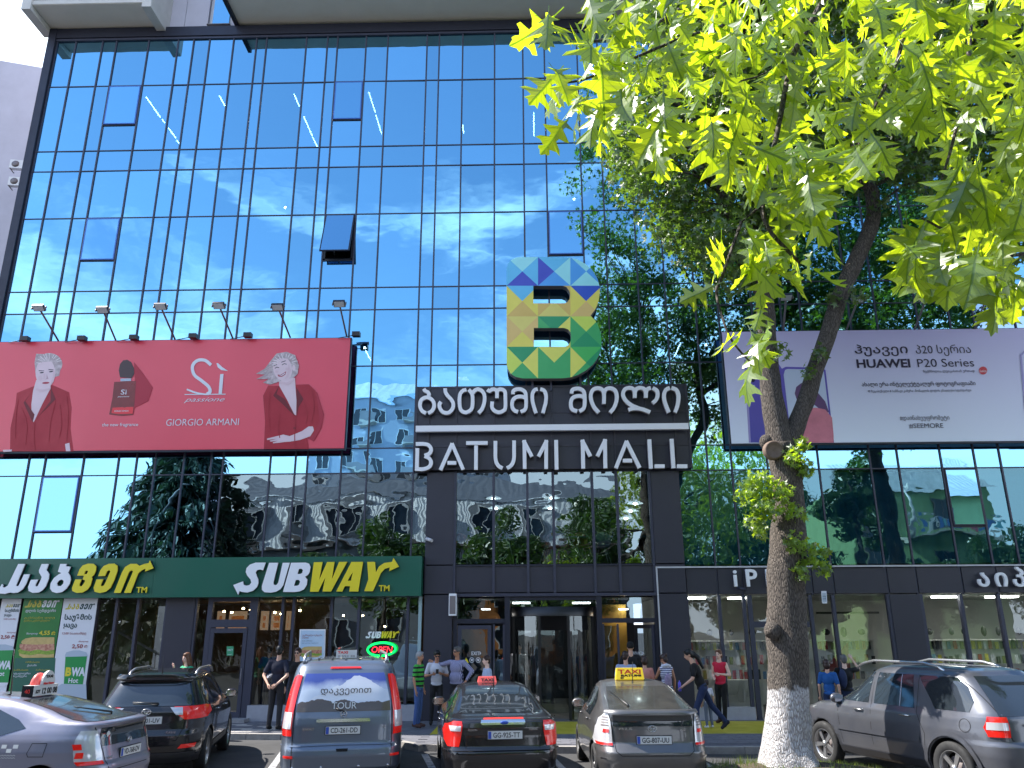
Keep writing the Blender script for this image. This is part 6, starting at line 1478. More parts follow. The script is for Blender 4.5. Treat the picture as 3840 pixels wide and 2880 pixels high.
c2.rpatch('rear_window', [(1.085, -.64, .64), (1.18, -.60, .60), (1.30, -.54, .54), (1.385, -.47, .47)], 'carglass', nx=16, off=.006)
for sg_ in (-1, 1):
    rows = [(.66, .66, .82), (.74, .64, .87), (.86, .62, .89), (.95, .61, .86), (1.005, .62, .74)]
    l = c2.rpatch('rear_light', [(z, a*sg_, b*sg_) for z, a, b in rows], 'lampred', nx=8, off=.012); c2.rpatch('reversing_lamp', [(.875, .635*sg_, .78*sg_), (.945, .63*sg_, .80*sg_)], 'lampwhite', nx=5, off=.018, parent=l)
    c2.spatch('side_window', [(1.03, 1.0, 3.6), (1.1, 1.05, 3.4), (1.25, 1.45, 2.98), (1.36, 1.9, 2.6)], 'carglass', sg_, nx=16); c2.sseam('window_post', [(2.4, 1.04), (2.32, 1.37)], sg_, wd=.06, m='blackpaint', off=.007)
    c2.sseam('door_seam', [(1.55, 1.0), (1.5, .55), (1.6, .28)], sg_); c2.sseam('door_seam', [(2.45, 1.0), (2.45, .28)], sg_); c2.handle(1.75, .9, sg_); c2.handle(2.75, .9, sg_)
    c2.sseam('window_trim', [(1.0, 1.02), (2.3, 1.015), (3.6, 1.02)], sg_, wd=.012, m='chrome', off=.009)
c2.mirror(3.2, 1.03, -1, 'blackpaint'); c2.mirror(3.2, 1.03, 1, 'blackpaint')
c2.rseam('boot_seam', [(-.62, 1.03), (-.60, .82), (-.55, .62), (-.5, .60), (.5, .60), (.55, .62), (.60, .82), (.62, 1.03)], wd=.009)
c2.rpatch('trim_bar', [(.955, -.32, .32), (.985, -.34, .34), (1.01, -.33, .33)], 'chrome', nx=12, off=.028); c2.rpatch('red_tape', [(1.014, -.30, .32), (1.03, -.29, .31)], 'taxired', nx=12, off=.03)
p = c2.pr(.02, .983, .035); q = MB(); q.ell(p, (.062, .012, .026)); q.obj('badge', 'plateblue', c2.t, False)
c2.plate(.03, .82, 'GG-925-TT'); c2.rpatch('bumper_edge', [(.60, -.86, .86), (.625, -.85, .85)], 'blackpaint', nx=20, off=.03)
p = c2.pr(-.46, .88, .004); text('lettering', 'FUSION', 'badge', c2.t, p, .04, ext=.002, world=False); p = c2.pr(.46, .88, .004); text('lettering', 'Hybrid', 'badge', c2.t, p, .045, ext=.002, world=False)
c2.antenna(.0, 1.75, 1.41, .36); roofsign(c2, -.08, 2.1, 1.44, .34, .10, 'taxipink', [('TAXI', 0, .02, .07, 'plateink', .22)])
# chalk-like marks on its rear window
for k, (x0, z0) in enumerate(((-.42, 1.24), (-.32, 1.25), (-.2, 1.26), (-.08, 1.24), (.06, 1.25), (.16, 1.24), (.40, 1.2), (.50, 1.13))):
    c2.rseam('window_mark', smooth([(x0, z0+.04), (x0+.04, z0+.05), (x0+.05, z0), (x0+.01, z0-.05), (x0+.04, z0-.06)], 2), wd=.012, m='badge', off=.009)

# --- blue-grey van
paint('vanblue', (.14, .17, .225), .55, .32, .12)
P3 = [(.22, .18, 4.9), (.34, .03, 4.98), (.52, .0, 5.0), (.62, .02, 5.0), (.68, .06, 4.98), (.95, .09, 4.85), (1.05, .11, 4.7), (1.12, .13, 4.35), (1.25, .17, 4.12), (1.45, .25, 3.8), (1.65, .36, 3.5), (1.74, .43, 3.3), (1.80, .50, 3.1), (1.85, .60, 2.8), (1.875, .85, 2.5), (1.885, 1.2, 2.2)]
W3 = [(.22, .88), (.34, .94), (.55, .95), (.95, .945), (1.15, .92), (1.45, .865), (1.65, .82), (1.75, .79), (1.82, .75), (1.86, .66), (1.88, .5), (1.885, .4)]
c3 = Car('parked_van', 'blue grey van with mountain picture and TOUR lettering on the rear window', 5.0, P3, W3, 'vanblue', 9.0, 5.0, (-2.88, 13.1, 0), R(12.8), (1.0, 4.1), .335, cat='van')
M['vanpic'] = mat('mountain_picture', (.2, .3, .6), .25, coat=.5)
t = M['vanpic'].node_tree; b_ = t.nodes['Principled BSDF']; tcn = N(t, 'ShaderNodeTexCoord'); sp = N(t, 'ShaderNodeSeparateXYZ'); t.links.new(tcn.outputs['Object'], sp.inputs[0]); nz_ = N(t, 'ShaderNodeTexNoise', i_Scale=4.0, i_Detail=7.0); t.links.new(tcn.outputs['Object'], nz_.inputs['Vector'])
ab = math_(t, 'ABSOLUTE', math_(t, 'SUBTRACT', sp.outputs[0], .22)); peak = math_(t, 'SUBTRACT', 1.66, math_(t, 'MULTIPLY', ab, .5)); n2_ = math_(t, 'MULTIPLY', math_(t, 'SUBTRACT', nz_.outputs[0], .5), .22)
zc = math_(t, 'ADD', sp.outputs[2], n2_)
snow = math_(t, 'LESS_THAN', zc, peak); cloudm = N(t, 'ShaderNodeMapRange', i_1=1.60, i_2=1.45); t.links.new(zc, cloudm.inputs[0]); brown = math_(t, 'LESS_THAN', zc, 1.28)
c_ = mixc(t, cloudm.outputs[0], rgb(.05, .08, .32), rgb(.50, .58, .70)); c_ = mixc(t, math_(t, 'MULTIPLY', snow, .75), c_, rgb(.62, .66, .72)); c_ = mixc(t, brown, c_, rgb(.09, .065, .05)); t.links.new(c_, b_.inputs['Base Color'])
rw = c3.rpatch('rear_window', [(1.135, -.72, .72), (1.3, -.70, .70), (1.5, -.655, .655), (1.68, -.61, .61)], 'vanpic', nx=18, off=.006)
p = c3.pr(.02, 1.39, .02); text('lettering', 'დაკვეთით', 'plateink', rw, p, .13, rot=(R(90-22), 0, 0), ext=.001, world=False, width=.78); p = c3.pr(.0, 1.17, .02); text('lettering', 'TOUR', 'plate', rw, p, .14, rot=(R(90-18), 0, 0), ext=.001, world=False, width=.38)
for sg_ in (-1, 1):
    l = c3.rpatch('rear_light', [(.80, .76*sg_, .90*sg_), (.9, .765*sg_, .92*sg_), (1.14, .755*sg_, .895*sg_), (1.4, .715*sg_, .84*sg_), (1.62, .67*sg_, .78*sg_), (1.66, .665*sg_, .74*sg_)], 'lampred', nx=6, off=.012)
    c3.rpatch('clear_band', [(.90, .78*sg_, .905*sg_), (1.13, .77*sg_, .885*sg_)], 'lampwhite', nx=5, off=.018, parent=l)
    c3.rpatch('bumper_reflector', [(.50, .72*sg_, .86*sg_), (.535, .72*sg_, .86*sg_)], 'lampred', nx=4, off=.012)
    c3.spatch('side_window', [(1.14, .75, 4.2), (1.3, .75, 3.95), (1.5, .72, 3.6), (1.64, .75, 3.3)], 'carglass', sg_, nx=18)
    for yy in (1.9, 3.15): c3.sseam('window_post', [(yy, 1.12), (yy, 1.66)], sg_, wd=.07, m='vanblue', off=.007)
    c3.sseam('door_seam', [(3.15, 1.12), (3.15, .3)], sg_); c3.sseam('slide_rail', [(.4, .98), (2.0, .98)], sg_, wd=.02, off=.006); c3.handle(3.35, 1.0, sg_, 'vanblue')
    q = MB()
    pts = [(sg_*.66, .62, 1.84), (sg_*.66, .8, 1.94)]+[(sg_*.66, .9+k*.5, 1.955) for k in range(5)]+[(sg_*.66, 3.0, 1.86)]; q.tube(pts, [.035]+[.024]*(len(pts)-1), 8); q.obj('roof_rail', 'rim', c3.t, False)
    c3.mirror(4.05, 1.14, sg_, 'vanblue')
for k in range(5): c3.seam('roof_rib', [(-.45+k*.22, 0), (-.45+k*.22, 1)], lambda a, t_, o: Vector((a, .75+t_*1.6, 1.872+.012*min(1, t_*3)+o)), wd=.03, m='vanblue', off=.012)
c3.rseam('tailgate_seam', [(-.72, 1.70), (-.74, 1.14), (-.745, .7), (-.74, .32), (-.66, .27), (.66, .27), (.74, .32), (.745, .7), (.74, 1.14), (.72, 1.70)], wd=.010)
c3.rseam('tailgate_fold', [(-.92, .66), (0, .67), (.92, .66)], wd=.014, m='vanblue', off=.016)
c3.rpatch('stop_lamp', [(1.745, -.25, .25), (1.77, -.23, .23)], 'lampred', nx=8, off=.012); c3.rpatch('trim_bar', [(.985, -.40, .40), (1.01, -.41, .41), (1.03, -.39, .39)], 'chrome', nx=12, off=.03)
c3.plate(.0, .875, 'CD-261-DD'); c3.badge(.0, 1.10, .045, 'star'); c3.wiper(0.0, 1.135, -.12, 1.17)
c3.rpatch('plate_recess', [(.77, -.34, .36), (.96, -.37, .38)], 'darkplastic' if False else 'vanblue', nx=8, off=.003); c3.rpatch('handle_recess', [(.58, -.08, .08), (.62, -.09, .09)], 'gap', nx=6, off=.006)
p = c3.pr(-.52, .88, .004); text('lettering', 'VIANO', 'badge', c3.t, p, .055, ext=.002, shear=.2, world=False); p = c3.pr(.62, .9, .004); text('lettering', '2.2', 'badge', c3.t, p, .04, ext=.002, world=False)
for x in (-.72, -.3, .26, .7):
    q = MB(); q.ell(c3.pr(x, .37, .002), (.016, .008, .016), 10, 6); q.obj('parking_sensor', 'chrome', c3.t, False)
o = MB().box(-.17, .17, .98, 1.0, 1.895, 2.02).obj('taxi_sign', 'plate', c3.t, False); text('lettering', 'TAXI', 'taxired', o, (-.06, .978, 1.965), .055, ext=.001, bold=.002, world=False, width=.17); text('lettering', '0 593 30', 'letteredge', o, (.0, .978, 1.91), .04, ext=.001, world=False, width=.28)

# --- black crossover
P4 = [(.25, .16, 4.42), (.38, .04, 4.52), (.55, .0, 4.56), (.70, .0, 4.56), (.78, .06, 4.54), (.90, .08, 4.45), (1.0, .09, 4.2), (1.06, .10, 3.9), (1.12, .13, 3.6), (1.16, .17, 3.45), (1.30, .27, 3.15), (1.45, .40, 2.9), (1.52, .47, 2.75), (1.555, .42, 2.68), (1.59, .40, 2.6), (1.61, .62, 2.5), (1.64, .95, 2.35), (1.66, 1.3, 2.2), (1.665, 1.5, 2.1)]
W4 = [(.25, .84), (.38, .90), (.6, .922), (.85, .922), (1.0, .91), (1.1, .88), (1.2, .83), (1.35, .76), (1.48, .70), (1.57, .65), (1.61, .58), (1.64, .48), (1.66, .36), (1.665, .28)]
c4 = Car('parked_car', 'glossy black crossover with roof rails and wide red tail light behind the taxi at left', 4.57, P4, W4, 'blackpaint', 5.5, 4.0, (-6.35, 13.95, 0), R(12.5), (.95, 3.6), .36)
c4.rpatch('rear_window', [(1.14, -.66, .66), (1.22, -.66, .66), (1.35, -.61, .61), (1.5, -.55, .55)], 'carglass', nx=16, off=.006)
for sg_ in (-1, 1):
    l = c4.rpatch('rear_light', [(.93, .60*sg_, .88*sg_), (1.0, .50*sg_, .90*sg_), (1.10, .43*sg_, .87*sg_), (1.125, .42*sg_, .84*sg_)], 'lampred', nx=10, off=.014); c4.rpatch('reversing_lamp', [(1.0, .47*sg_, .57*sg_), (1.115, .36*sg_, .55*sg_)], 'lampwhite', nx=5, off=.018, parent=l)
    c4.rpatch('bumper_reflector', [(.50, .55*sg_, .78*sg_), (.56, .60*sg_, .80*sg_)], 'lampred', nx=4, off=.012)
    c4.spatch('side_window', [(1.1, .9, 3.55), (1.2, .75, 3.35), (1.4, .95, 2.95), (1.52, 1.3, 2.6)], 'carglass', sg_, nx=16)
    for yy in (1.35, 2.35): c4.sseam('window_post', [(yy, 1.08), (yy-.03, 1.53)], sg_, wd=.06, m='gap', off=.007)
    c4.sseam('door_seam', [(1.45, 1.05), (1.5, .6), (1.7, .35)], sg_); c4.sseam('door_seam', [(2.4, 1.05), (2.4, .35)], sg_); c4.handle(1.65, .98, sg_); c4.handle(2.6, .98, sg_); c4.mirror(3.2, 1.1, sg_, 'blackpaint')
    c4.sseam('sill_trim', [(1.4, .42), (3.1, .42)], sg_, wd=.1, m='darkplastic', off=.012)
c4.rails(.56, 1.0, 2.9, lambda y: 1.63 if 1.1 < y < 2.5 else 1.6); c4.rseam('tailgate_seam', [(-.66, 1.1), (-.6, .8), (-.52, .62), (.52, .62), (.6, .8), (.66, 1.1)], wd=.01)
c4.rpatch('bumper_skirt', [(.27, -.80, .80), (.44, -.86, .86)], 'darkplastic', nx=18, off=.012); c4.plate(.0, .93, 'GG-901-UV'); c4.badge(.0, 1.06, .07, 'ovals'); c4.wiper(.15, 1.17, -.25, 1.19); c4.antenna(0, 1.0, 1.64, .28)
p = c4.pr(.42, .72, .004); text('lettering', 'RAV4', 'badge', c4.t, p, .065, ext=.002, shear=.2, world=False); p = c4.pr(.44, .66, .004); text('lettering', 'AWD', 'badge', c4.t, p, .045, ext=.002, shear=.2, world=False)
c4.rpatch('spoiler', [(1.555, -.60, .60), (1.585, -.60, .60)], 'blackpaint', nx=14, off=.05)

# --- lilac-grey older hatchback taxi, standing across at the left edge
paint('lilacgrey', (.24, .235, .30), .5, .35, .25)
P5 = [(.20, .16, 4.28), (.32, .04, 4.38), (.50, .0, 4.44), (.62, .01, 4.44), (.68, .06, 4.4), (.80, .09, 4.2), (.92, .12, 3.85), (1.0, .14, 3.55), (1.08, .13, 3.3), (1.13, .10, 3.2), (1.155, .16, 3.12), (1.19, .45, 3.02), (1.30, .82, 2.85), (1.39, 1.2, 2.7), (1.45, 1.5, 2.55), (1.475, 1.8, 2.45), (1.49, 2.1, 2.35)]
W5 = [(.20, .80), (.32, .84), (.50, .862), (.8, .862), (.95, .83), (1.05, .79), (1.14, .74), (1.22, .70), (1.35, .63), (1.42, .58), (1.46, .5), (1.48, .38), (1.49, .28)]
c5 = Car('parked_car', 'lilac grey taxi with white door and phone number roof sign at the left edge', 4.45, P5, W5, 'lilacgrey', 5.5, 4.0, (-5.62, 12.15, 0), R(87), (.82, 3.5), .31)
c5.rpatch('rear_window', [(1.165, -.63, .63), (1.25, -.60, .60), (1.43, -.48, .48)], 'carglassdusty', nx=16, off=.006); c5.rpatch('lower_rear_window', [(.86, -.58, .58), (1.0, -.59, .59), (1.09, -.58, .58)], 'carglass', nx=16, off=.006)
for sg_ in (-1, 1):
    l = c5.rpatch('rear_light', [(.66, .60*sg_, .785*sg_), (.8, .60*sg_, .79*sg_), (.95, .61*sg_, .765*sg_), (1.06, .62*sg_, .72*sg_)], 'lampwhite', nx=6, off=.012)
    c5.rpatch('red_base', [(.64, .60*sg_, .78*sg_), (.69, .60*sg_, .785*sg_)], 'lampred', nx=6, off=.018, parent=l)
    for z in (.73, .83): c5.rpatch('red_block', [(z, .75*sg_, .785*sg_), (z+.07, .745*sg_, .78*sg_)], 'lampred', nx=3, off=.018, parent=l)
    c5.spatch('side_window', [(1.0, 1.5, 3.3), (1.1, 1.15, 3.1), (1.2, 1.3, 2.88), (1.36, 1.75, 2.58)], 'carglass', sg_, nx=14); c5.sseam('window_post', [(1.95, .98), (1.95, 1.38)], sg_, wd=.07, m='lilacgrey', off=.007)
    c5.sseam('door_seam', [(1.95, 1.38), (1.9, .9), (1.6, .5), (1.55, .35)], sg_); c5.handle(2.15, .90, sg_, 'lilacgrey'); c5.mirror(3.1, 1.02, sg_, 'lilacgrey')
    c5.spatch('white_door', [(.3, 1.62, 3.0), (.6, 1.72, 3.0), (.95, 1.92, 3.0)], 'plate', sg_, nx=8, off=.0035)
    for i, (a, z) in enumerate(((1.16, .86), (1.32, .86), (1.48, .86), (1.24, .81), (1.40, .81))): c5.spatch('checker_square', [(z, a, a+.07), (z+.045, a, a+.07)], 'plate', sg_, nx=2, off=.005)
    for z, w2 in ((.775, .28), (.745, .22)): c5.sseam('side_lettering', [(1.17+.02*k, z+(.008 if k % 2 else -.004)) for k in range(int(w2/.02))], sg_, wd=.006, m='plate', off=.005)
    c5.sseam('fuel_flap_seam', [(.78, .92), (.98, .92), (1.02, .80), (1.0, .76), (.80, .76), (.78, .92)], sg_)
c5.rseam('tailgate_seam', [(-.64, 1.1), (-.58, .8), (-.54, .56), (.54, .56), (.58, .8), (.64, 1.1)], wd=.009); c5.plate(.0, .74, 'VD-768-DV'); c5.badge(.0, .88, .05, 'ovals'); c5.wiper(.12, 1.2, -.28, 1.30)
p = c5.pr(-.5, .7, .02); text('lettering', 'HYBRID', 'badge', c5.t, p, .04, ext=.002, world=False); q = MB(); q.ell(c5.pr(-.46, 1.0, .006), (.055, .006, .04)); q.obj('window_sticker', 'plate', c5.t, False)
# its roof sign: a box with a rounded disc and cap
so_ = MB().box(-.28, .28, 1.45, 1.62, 1.46, 1.605).obj('taxi_sign', 'plate', c5.t, False)
q = MB(); q.prism([[(.04+.15*math.cos(R(a)), 1.607+.19*math.sin(R(a))) for a in range(0, 181, 15)]], 1.45, 1.48); q.obj('disc', 'plate', so_, False)
q = MB(); q.ell((-.02, 1.56, 1.60), (.17, .075, .17)); q.obj('cap', 'taxipink', so_, False)
MB().box(-.285, -.281, 1.45, 1.62, 1.46, 1.605).obj('side_panel', 'gap', so_, False); text('lettering', '40', 'taxired', so_, (-.288, 1.535, 1.50), .08, rot=(R(90), 0, R(-90)), world=False)
for st, xx, z, sz, mm, wd in (('12 00 08', .08, 1.485, .11, 'plateink', .34), ('577', -.18, 1.50, .06, 'plateink', .1), ('TAXI', .04, 1.70, .05, 'plateink', .16), ('New Hours', .04, 1.61, .04, 'taxired', .24)):
    text('lettering', st, mm, so_, (xx, 1.446, z), sz, ext=.001, bold=.003, world=False, width=wd)
q = MB(); q.tube([(-.25, 1.85, 1.46), (-.25, 1.80, 1.50), (-.25, 1.86, 2.1)], [.04, .012, .004], 6); q.obj('antenna', 'black', c5.t, False)

# --- dark blue-grey off-roader at the right edge
paint('steelblue', (.09, .096, .118), .5, .34, .25)
P6 = [(.28, .18, 4.45), (.42, .02, 4.55), (.58, .0, 4.60), (.74, .0, 4.60), (.80, .06, 4.58), (.95, .08, 4.5), (1.05, .09, 4.2), (1.10, .10, 3.75), (1.15, .12, 3.55), (1.30, .24, 3.25), (1.50, .42, 2.95), (1.62, .55, 2.78), (1.70, .66, 2.62), (1.74, .85, 2.5), (1.76, 1.15, 2.3), (1.765, 1.4, 2.1)]
W6 = [(.28, .84), (.42, .90), (.62, .925), (.9, .915), (1.05, .89), (1.15, .85), (1.35, .79), (1.55, .73), (1.66, .68), (1.72, .60), (1.75, .46), (1.765, .3)]
c6 = Car('parked_car', 'dusty dark blue off-roader with silver roof rails and star wheels at the right edge', 4.6, P6, W6, 'steelblue', 6.0, 4.0, (7.30, 12.3, 0), R(19.5), (.92, 3.74), .37, track=.93)
c6.rpatch('rear_window', [(1.13, -.68, .68), (1.3, -.64, .64), (1.5, -.60, .60), (1.64, -.55, .55)], 'carglass', nx=16, off=.006)
for sg_ in (-1, 1):
    l = c6.rpatch('rear_light', [(.86, .62*sg_, .81*sg_), (.98, .60*sg_, .815*sg_), (1.12, .60*sg_, .77*sg_)], 'lampred', nx=6, off=.014); c6.rpatch('clear_band', [(.95, .62*sg_, .805*sg_), (1.05, .61*sg_, .79*sg_)], 'lampwhite', nx=5, off=.02, parent=l)
    c6.spatch('rear_side_window', [(1.16, 1.15, .55), (1.3, 1.25, .5), (1.5, 1.42, .62), (1.62, 1.5, .8)], 'carglass', sg_, nx=8)
    c6.spatch('door_window', [(1.14, 1.55, 2.42), (1.3, 1.58, 2.42), (1.62, 1.62, 2.4)], 'carglass', sg_, nx=8); c6.spatch('door_window', [(1.14, 2.55, 3.62), (1.3, 2.55, 3.3), (1.62, 2.52, 2.78)], 'carglass', sg_, nx=8)
    c6.sseam('window_trim', [(1.85, 1.14), (1.85, 1.62)], sg_, wd=.02, m='badge', off=.008)
    for pts in ([(1.5, 1.62), (1.5, 1.1), (1.35, .8), (1.4, .4)], [(2.48, 1.66), (2.48, .4)], [(3.3, 1.1), (3.2, .4)]): c6.sseam('door_seam', pts, sg_)
    c6.handle(1.72, 1.02, sg_, 'badge'); c6.handle(2.75, 1.02, sg_, 'badge'); c6.mirror(3.3, 1.13, sg_, 'steelblue'); c6.sseam('side_moulding', [(1.45, .70), (3.3, .70)], sg_, wd=.07, m='steelblue', off=.018); c6.sseam('sill_trim', [(1.35, .37), (3.3, .37)], sg_, wd=.09, m='darkplastic', off=.02)
    arc = [(.92+.47*math.cos(R(a)), .37+.47*math.sin(R(a))) for a in range(-5, 186, 12)]; c6.sseam('arch_lip', arc, sg_, wd=.06, m='steelblue', off=.022)
    c6.sseam('fuel_flap_seam', [(.62+.09*math.cos(R(a)), .98+.09*math.sin(R(a))) for a in range(0, 361, 24)], sg_)
c6.rails(.60, 1.05, 3.0, lambda y: 1.745 if 1.1 < y < 2.6 else 1.70, 'badge'); c6.rseam('tailgate_seam', [(-.68, 1.66), (-.66, 1.1), (-.6, .82), (.6, .82), (.66, 1.1), (.68, 1.66)], wd=.009)
c6.plate(.0, .90, 'XB-430-TT'); c6.badge(.0, 1.1, .045, 'star'); c6.rpatch('trim_bar', [(1.0, -.36, .36), (1.025, -.36, .36)], 'badge', nx=8, off=.03); c6.rpatch('bumper_skirt', [(.3, -.82, .82), (.46, -.87, .87)], 'darkplastic', nx=16, off=.015)

# ------------------------------------------------------------------ people
M['skin'] = mat('skin', lin(206, 160, 136), .5, nz=(12, .08)); M['skintan'] = mat('tanned_skin', lin(178, 126, 98), .5, nz=(12, .08)); M['skinpale'] = mat('pale_skin', lin(222, 184, 166), .5)
for n_, c in (('hairblack', (10, 9, 10)), ('hairbrown', (52, 30, 22)), ('hairgrey', (150, 150, 152)), ('hairdarkgrey', (92, 90, 90)), ('hairauburn', (104, 66, 44)), ('hairreddark', (70, 30, 26))): M[n_] = mat(n_, lin(*c), .45, nz=(30, .35))
for n_, c in (('navytee', (24, 28, 48)), ('blackcloth', (15, 15, 18)), ('whitetee', (206, 206, 218)), ('bluejeans', (62, 88, 140)), ('darkjeans', (30, 44, 78)), ('darktrousers', (30, 30, 36)), ('greytee', (150, 162, 192)), ('pinktee', (222, 150, 138)), ('redtop', (196, 28, 58)), ('bluetee', (24, 84, 150)), ('paleshirt', (160, 172, 196)), ('greytrousers', (96, 104, 122)), ('brownshoe', (74, 48, 40)), ('greentop', (40, 150, 110))): M[n_] = mat(n_, lin(*c), .85, nz=(7, .12))
def stripes(name, c1_, c2_, freq, axis=2, duty=.5):
    m = mat(name, c1_, .85); t = m.node_tree; tcn = N(t, 'ShaderNodeTexCoord'); sp = N(t, 'ShaderNodeSeparateXYZ'); t.links.new(tcn.outputs['Object'], sp.inputs[0])
    f = math_(t, 'LESS_THAN', math_(t, 'FRACT', math_(t, 'MULTIPLY', sp.outputs[axis], freq)), duty); t.links.new(mixc(t, f, c1_, c2_), t.nodes['Principled BSDF'].inputs['Base Color']); M[name] = m
stripes('greenstripe', lin(60, 160, 60), lin(16, 18, 28), 9.5, 2, .42); stripes('pinstripe', lin(176, 176, 204), lin(62, 58, 100), 42, 0, .5); stripes('sailorstripe', lin(214, 214, 226), lin(60, 64, 110), 20, 2, .5)
PZ = .122
def V(*a): return Vector(a)
def person(label, x, y, rz, h, shirt, sleeve, trousers, shoes, hair, hstyle='short', skin='skin', pose={}, lean=0, bulk=1.0, hyaw=0, hpitch=0, glasses=False, female=False, extra=None, z0=PZ):
    k = h/1.75; t = root('person', label, 'person', (x, y, z0), rz, 'people in front of the mall'); t.scale = (k, k, k)
    J = dict(kneeL=V(.10, -.01, .50), kneeR=V(-.10, -.01, .50), ankL=V(.11, .03, .09), ankR=V(-.11, .03, .09), elbL=V(.07, .02, -.28), elbR=V(-.07, .02, -.28), wrL=V(.01, -.06, -.25), wrR=V(-.01, -.06, -.25), toeL=V(.02, -.15, -.05), toeR=V(-.02, -.15, -.05), pel=V(0, 0, .94))
    J.update({k_: Vector(v) for k_, v in pose.items()}); pel = J['pel']
    Lm_ = Matrix.Translation(pel) @ Matrix.Rotation(R(lean), 4, 'X') @ Matrix.Translation(-V(0, 0, .94))
    T = lambda *a: Lm_ @ V(*a)
    sw = .165 if female else .185; chest, neck, hd = T(0, 0, 1.28), T(0, .01, 1.46), T(0, -.015, 1.53)
    Hm = Matrix.Translation(hd) @ Matrix.Rotation(R(hyaw), 4, 'Z') @ Matrix.Rotation(R(hpitch), 4, 'X'); H = lambda *a: Hm @ V(*a); Hr = Hm.to_3x3().to_4x4()
    sh = {s: T(sg*sw, .01, 1.41) for s, sg in (('L', 1), ('R', -1))}; hip = {s: pel+V(sg*.085, 0, -.03) for s, sg in (('L', 1), ('R', -1))}
    el = {s: sh[s]+J['elb'+s] for s in 'LR'}; wr = {s: el[s]+J['wr'+s] for s in 'LR'}
    if pose.get('absarms'):
        pass
    kn = {s: J['knee'+s] for s in 'LR'}; an = {s: J['ank'+s] for s in 'LR'}; toe = {s: an[s]+J['toe'+s] for s in 'LR'}
    def cap(b, p, r1, q, r2): b.tube([p, Vector(p).lerp(Vector(q), .5), q], [r1, (r1+r2)/2*1.02, r2], 12, True); b.ell(p, (r1,)*3, 12, 8); b.ell(q, (r2,)*3, 12, 8)
    Lr = Lm_.to_3x3().to_4x4()
    b = MB()
    b.ell(T(0, 0, 1.29), (sw*.86, .095, .17), 16, 10, Lr); b.ell(T(0, 0, 1.08), (.125*bulk, .09*bulk, .16), 16, 10, Lr); b.ell(pel+V(0, 0, 0), (.145, .10, .11), 16, 10); cap(b, sh['L'], .048, sh['R'], .048)
    cap(b, T(0, .012, 1.42), .055, H(0, .01, .05), .05)
    b.ell(H(0, .008, .135), (.073, .092, .095), 16, 12, Hr); b.ell(H(0, -.025, .07), (.052, .062, .062), 14, 10, Hr); b.ell(H(0, -.03, .035), (.034, .04, .03), 10, 8, Hr)
    b.ell(H(0, -.092, .095), (.011, .018, .022), 8, 6, Hr); b.ell(H(0, -.083, .112), (.009, .012, .022), 8, 6, Hr)
    for sg in (1, -1): b.ell(H(sg*.074, .012, .105), (.010, .020, .030), 8, 6, Hr)
    for s in 'LR':
        cap(b, sh[s], .047, el[s], .036); cap(b, el[s], .036, wr[s], .024); cap(b, hip[s], .075, kn[s], .05); cap(b, kn[s], .05, an[s], .032)
        d = (wr[s]-el[s]).normalized(); cap(b, wr[s], .022, wr[s]+d*.06, .026)
    o = b.obj('body', skin, t, False); md = o.modifiers.new('r', 'REMESH'); md.mode = 'VOXEL'; md.voxel_size = .0125; md.use_smooth_shade = True; md = o.modifiers.new('s', 'SMOOTH'); md.factor = .5; md.iterations = 3
    hands = MB()
    for s, sg in (('L', 1), ('R', -1)):
        d = (wr[s]-el[s]).normalized(); w_ = wr[s]; side = d.cross(V(0, -1, 0.2)); side = side.normalized() if side.length > .1 else V(1, 0, 0); pn = side.cross(d).normalized()
        cl_ = 1 if J.get('curl') is None else 1
        for i in range(4):
            o_ = side*(-.024+.016*i); L_ = (.068, .076, .072, .058)[i]; a = w_+d*.075+o_; hands.tube([w_+d*.03+o_*.7, a, a+d*L_*.5+pn*sg*.004, a+d*L_*.9-V(0, 0, .004)+pn*.012], [.009, .0085, .0075, .006], 6)
        hands.tube([w_+d*.02-side*.02, w_+d*.06-side*.042+pn*.01, w_+d*.10-side*.045+pn*.02], [.010, .0095, .007], 6)
    HB = hands
    def fin(o_, hb=HB, sk=skin):
        me = o_.data; bm_ = bmesh.new(); bm_.from_mesh(me); vv = [bm_.verts.new(v) for v in hb.v]
        for f in hb.f:
            try: fc = bm_.faces.new([vv[i] for i in f]); fc.smooth = True
            except ValueError: pass
        bm_.to_mesh(me); bm_.free()
    PEND_MOD.append((o, [], fin))
    def cloth(name, b, m, vox=.014, it=3):
        o = b.obj(name, m, t, False); md = o.modifiers.new('r', 'REMESH'); md.mode = 'VOXEL'; md.voxel_size = vox; md.use_smooth_shade = True; md = o.modifiers.new('s', 'SMOOTH'); md.factor = .5; md.iterations = it; PEND_MOD.append((o, [], None)); return o
    if shirt:
        b = MB(); b.ell(T(0, 0, 1.29), (sw*.86+.022, .118*max(1, bulk*.95), .175), 16, 10, Lr); b.ell(T(0, -.01*bulk, 1.08), (.142*bulk, .108*bulk, .17), 16, 10, Lr); b.ell(T(0, 0, .95), (.155*max(1, bulk*.95), .118, .09), 16, 10, Lr)
        cap(b, T(sw*.9, .01, 1.405), .06, T(-sw*.9, .01, 1.405), .06)
        if sleeve != 'none':
            for s in 'LR':
                e = el[s] if sleeve == 'long' else sh[s].lerp(el[s], .72); cap(b, sh[s], .062, e, .052 if sleeve == 'long' else .056)
                if sleeve == 'long': cap(b, el[s], .05, el[s].lerp(wr[s], .86), .038)
        cloth('shirt', b, shirt)
    b = MB(); b.ell(pel+V(0, 0, -.0), (.155*max(1, bulk*.95), .115, .12), 16, 10)
    for s in 'LR': cap(b, hip[s], .088, kn[s], .064); cap(b, kn[s], .064, an[s]+(kn[s]-an[s])*.06, .05)
    cloth('trousers', b, trousers)
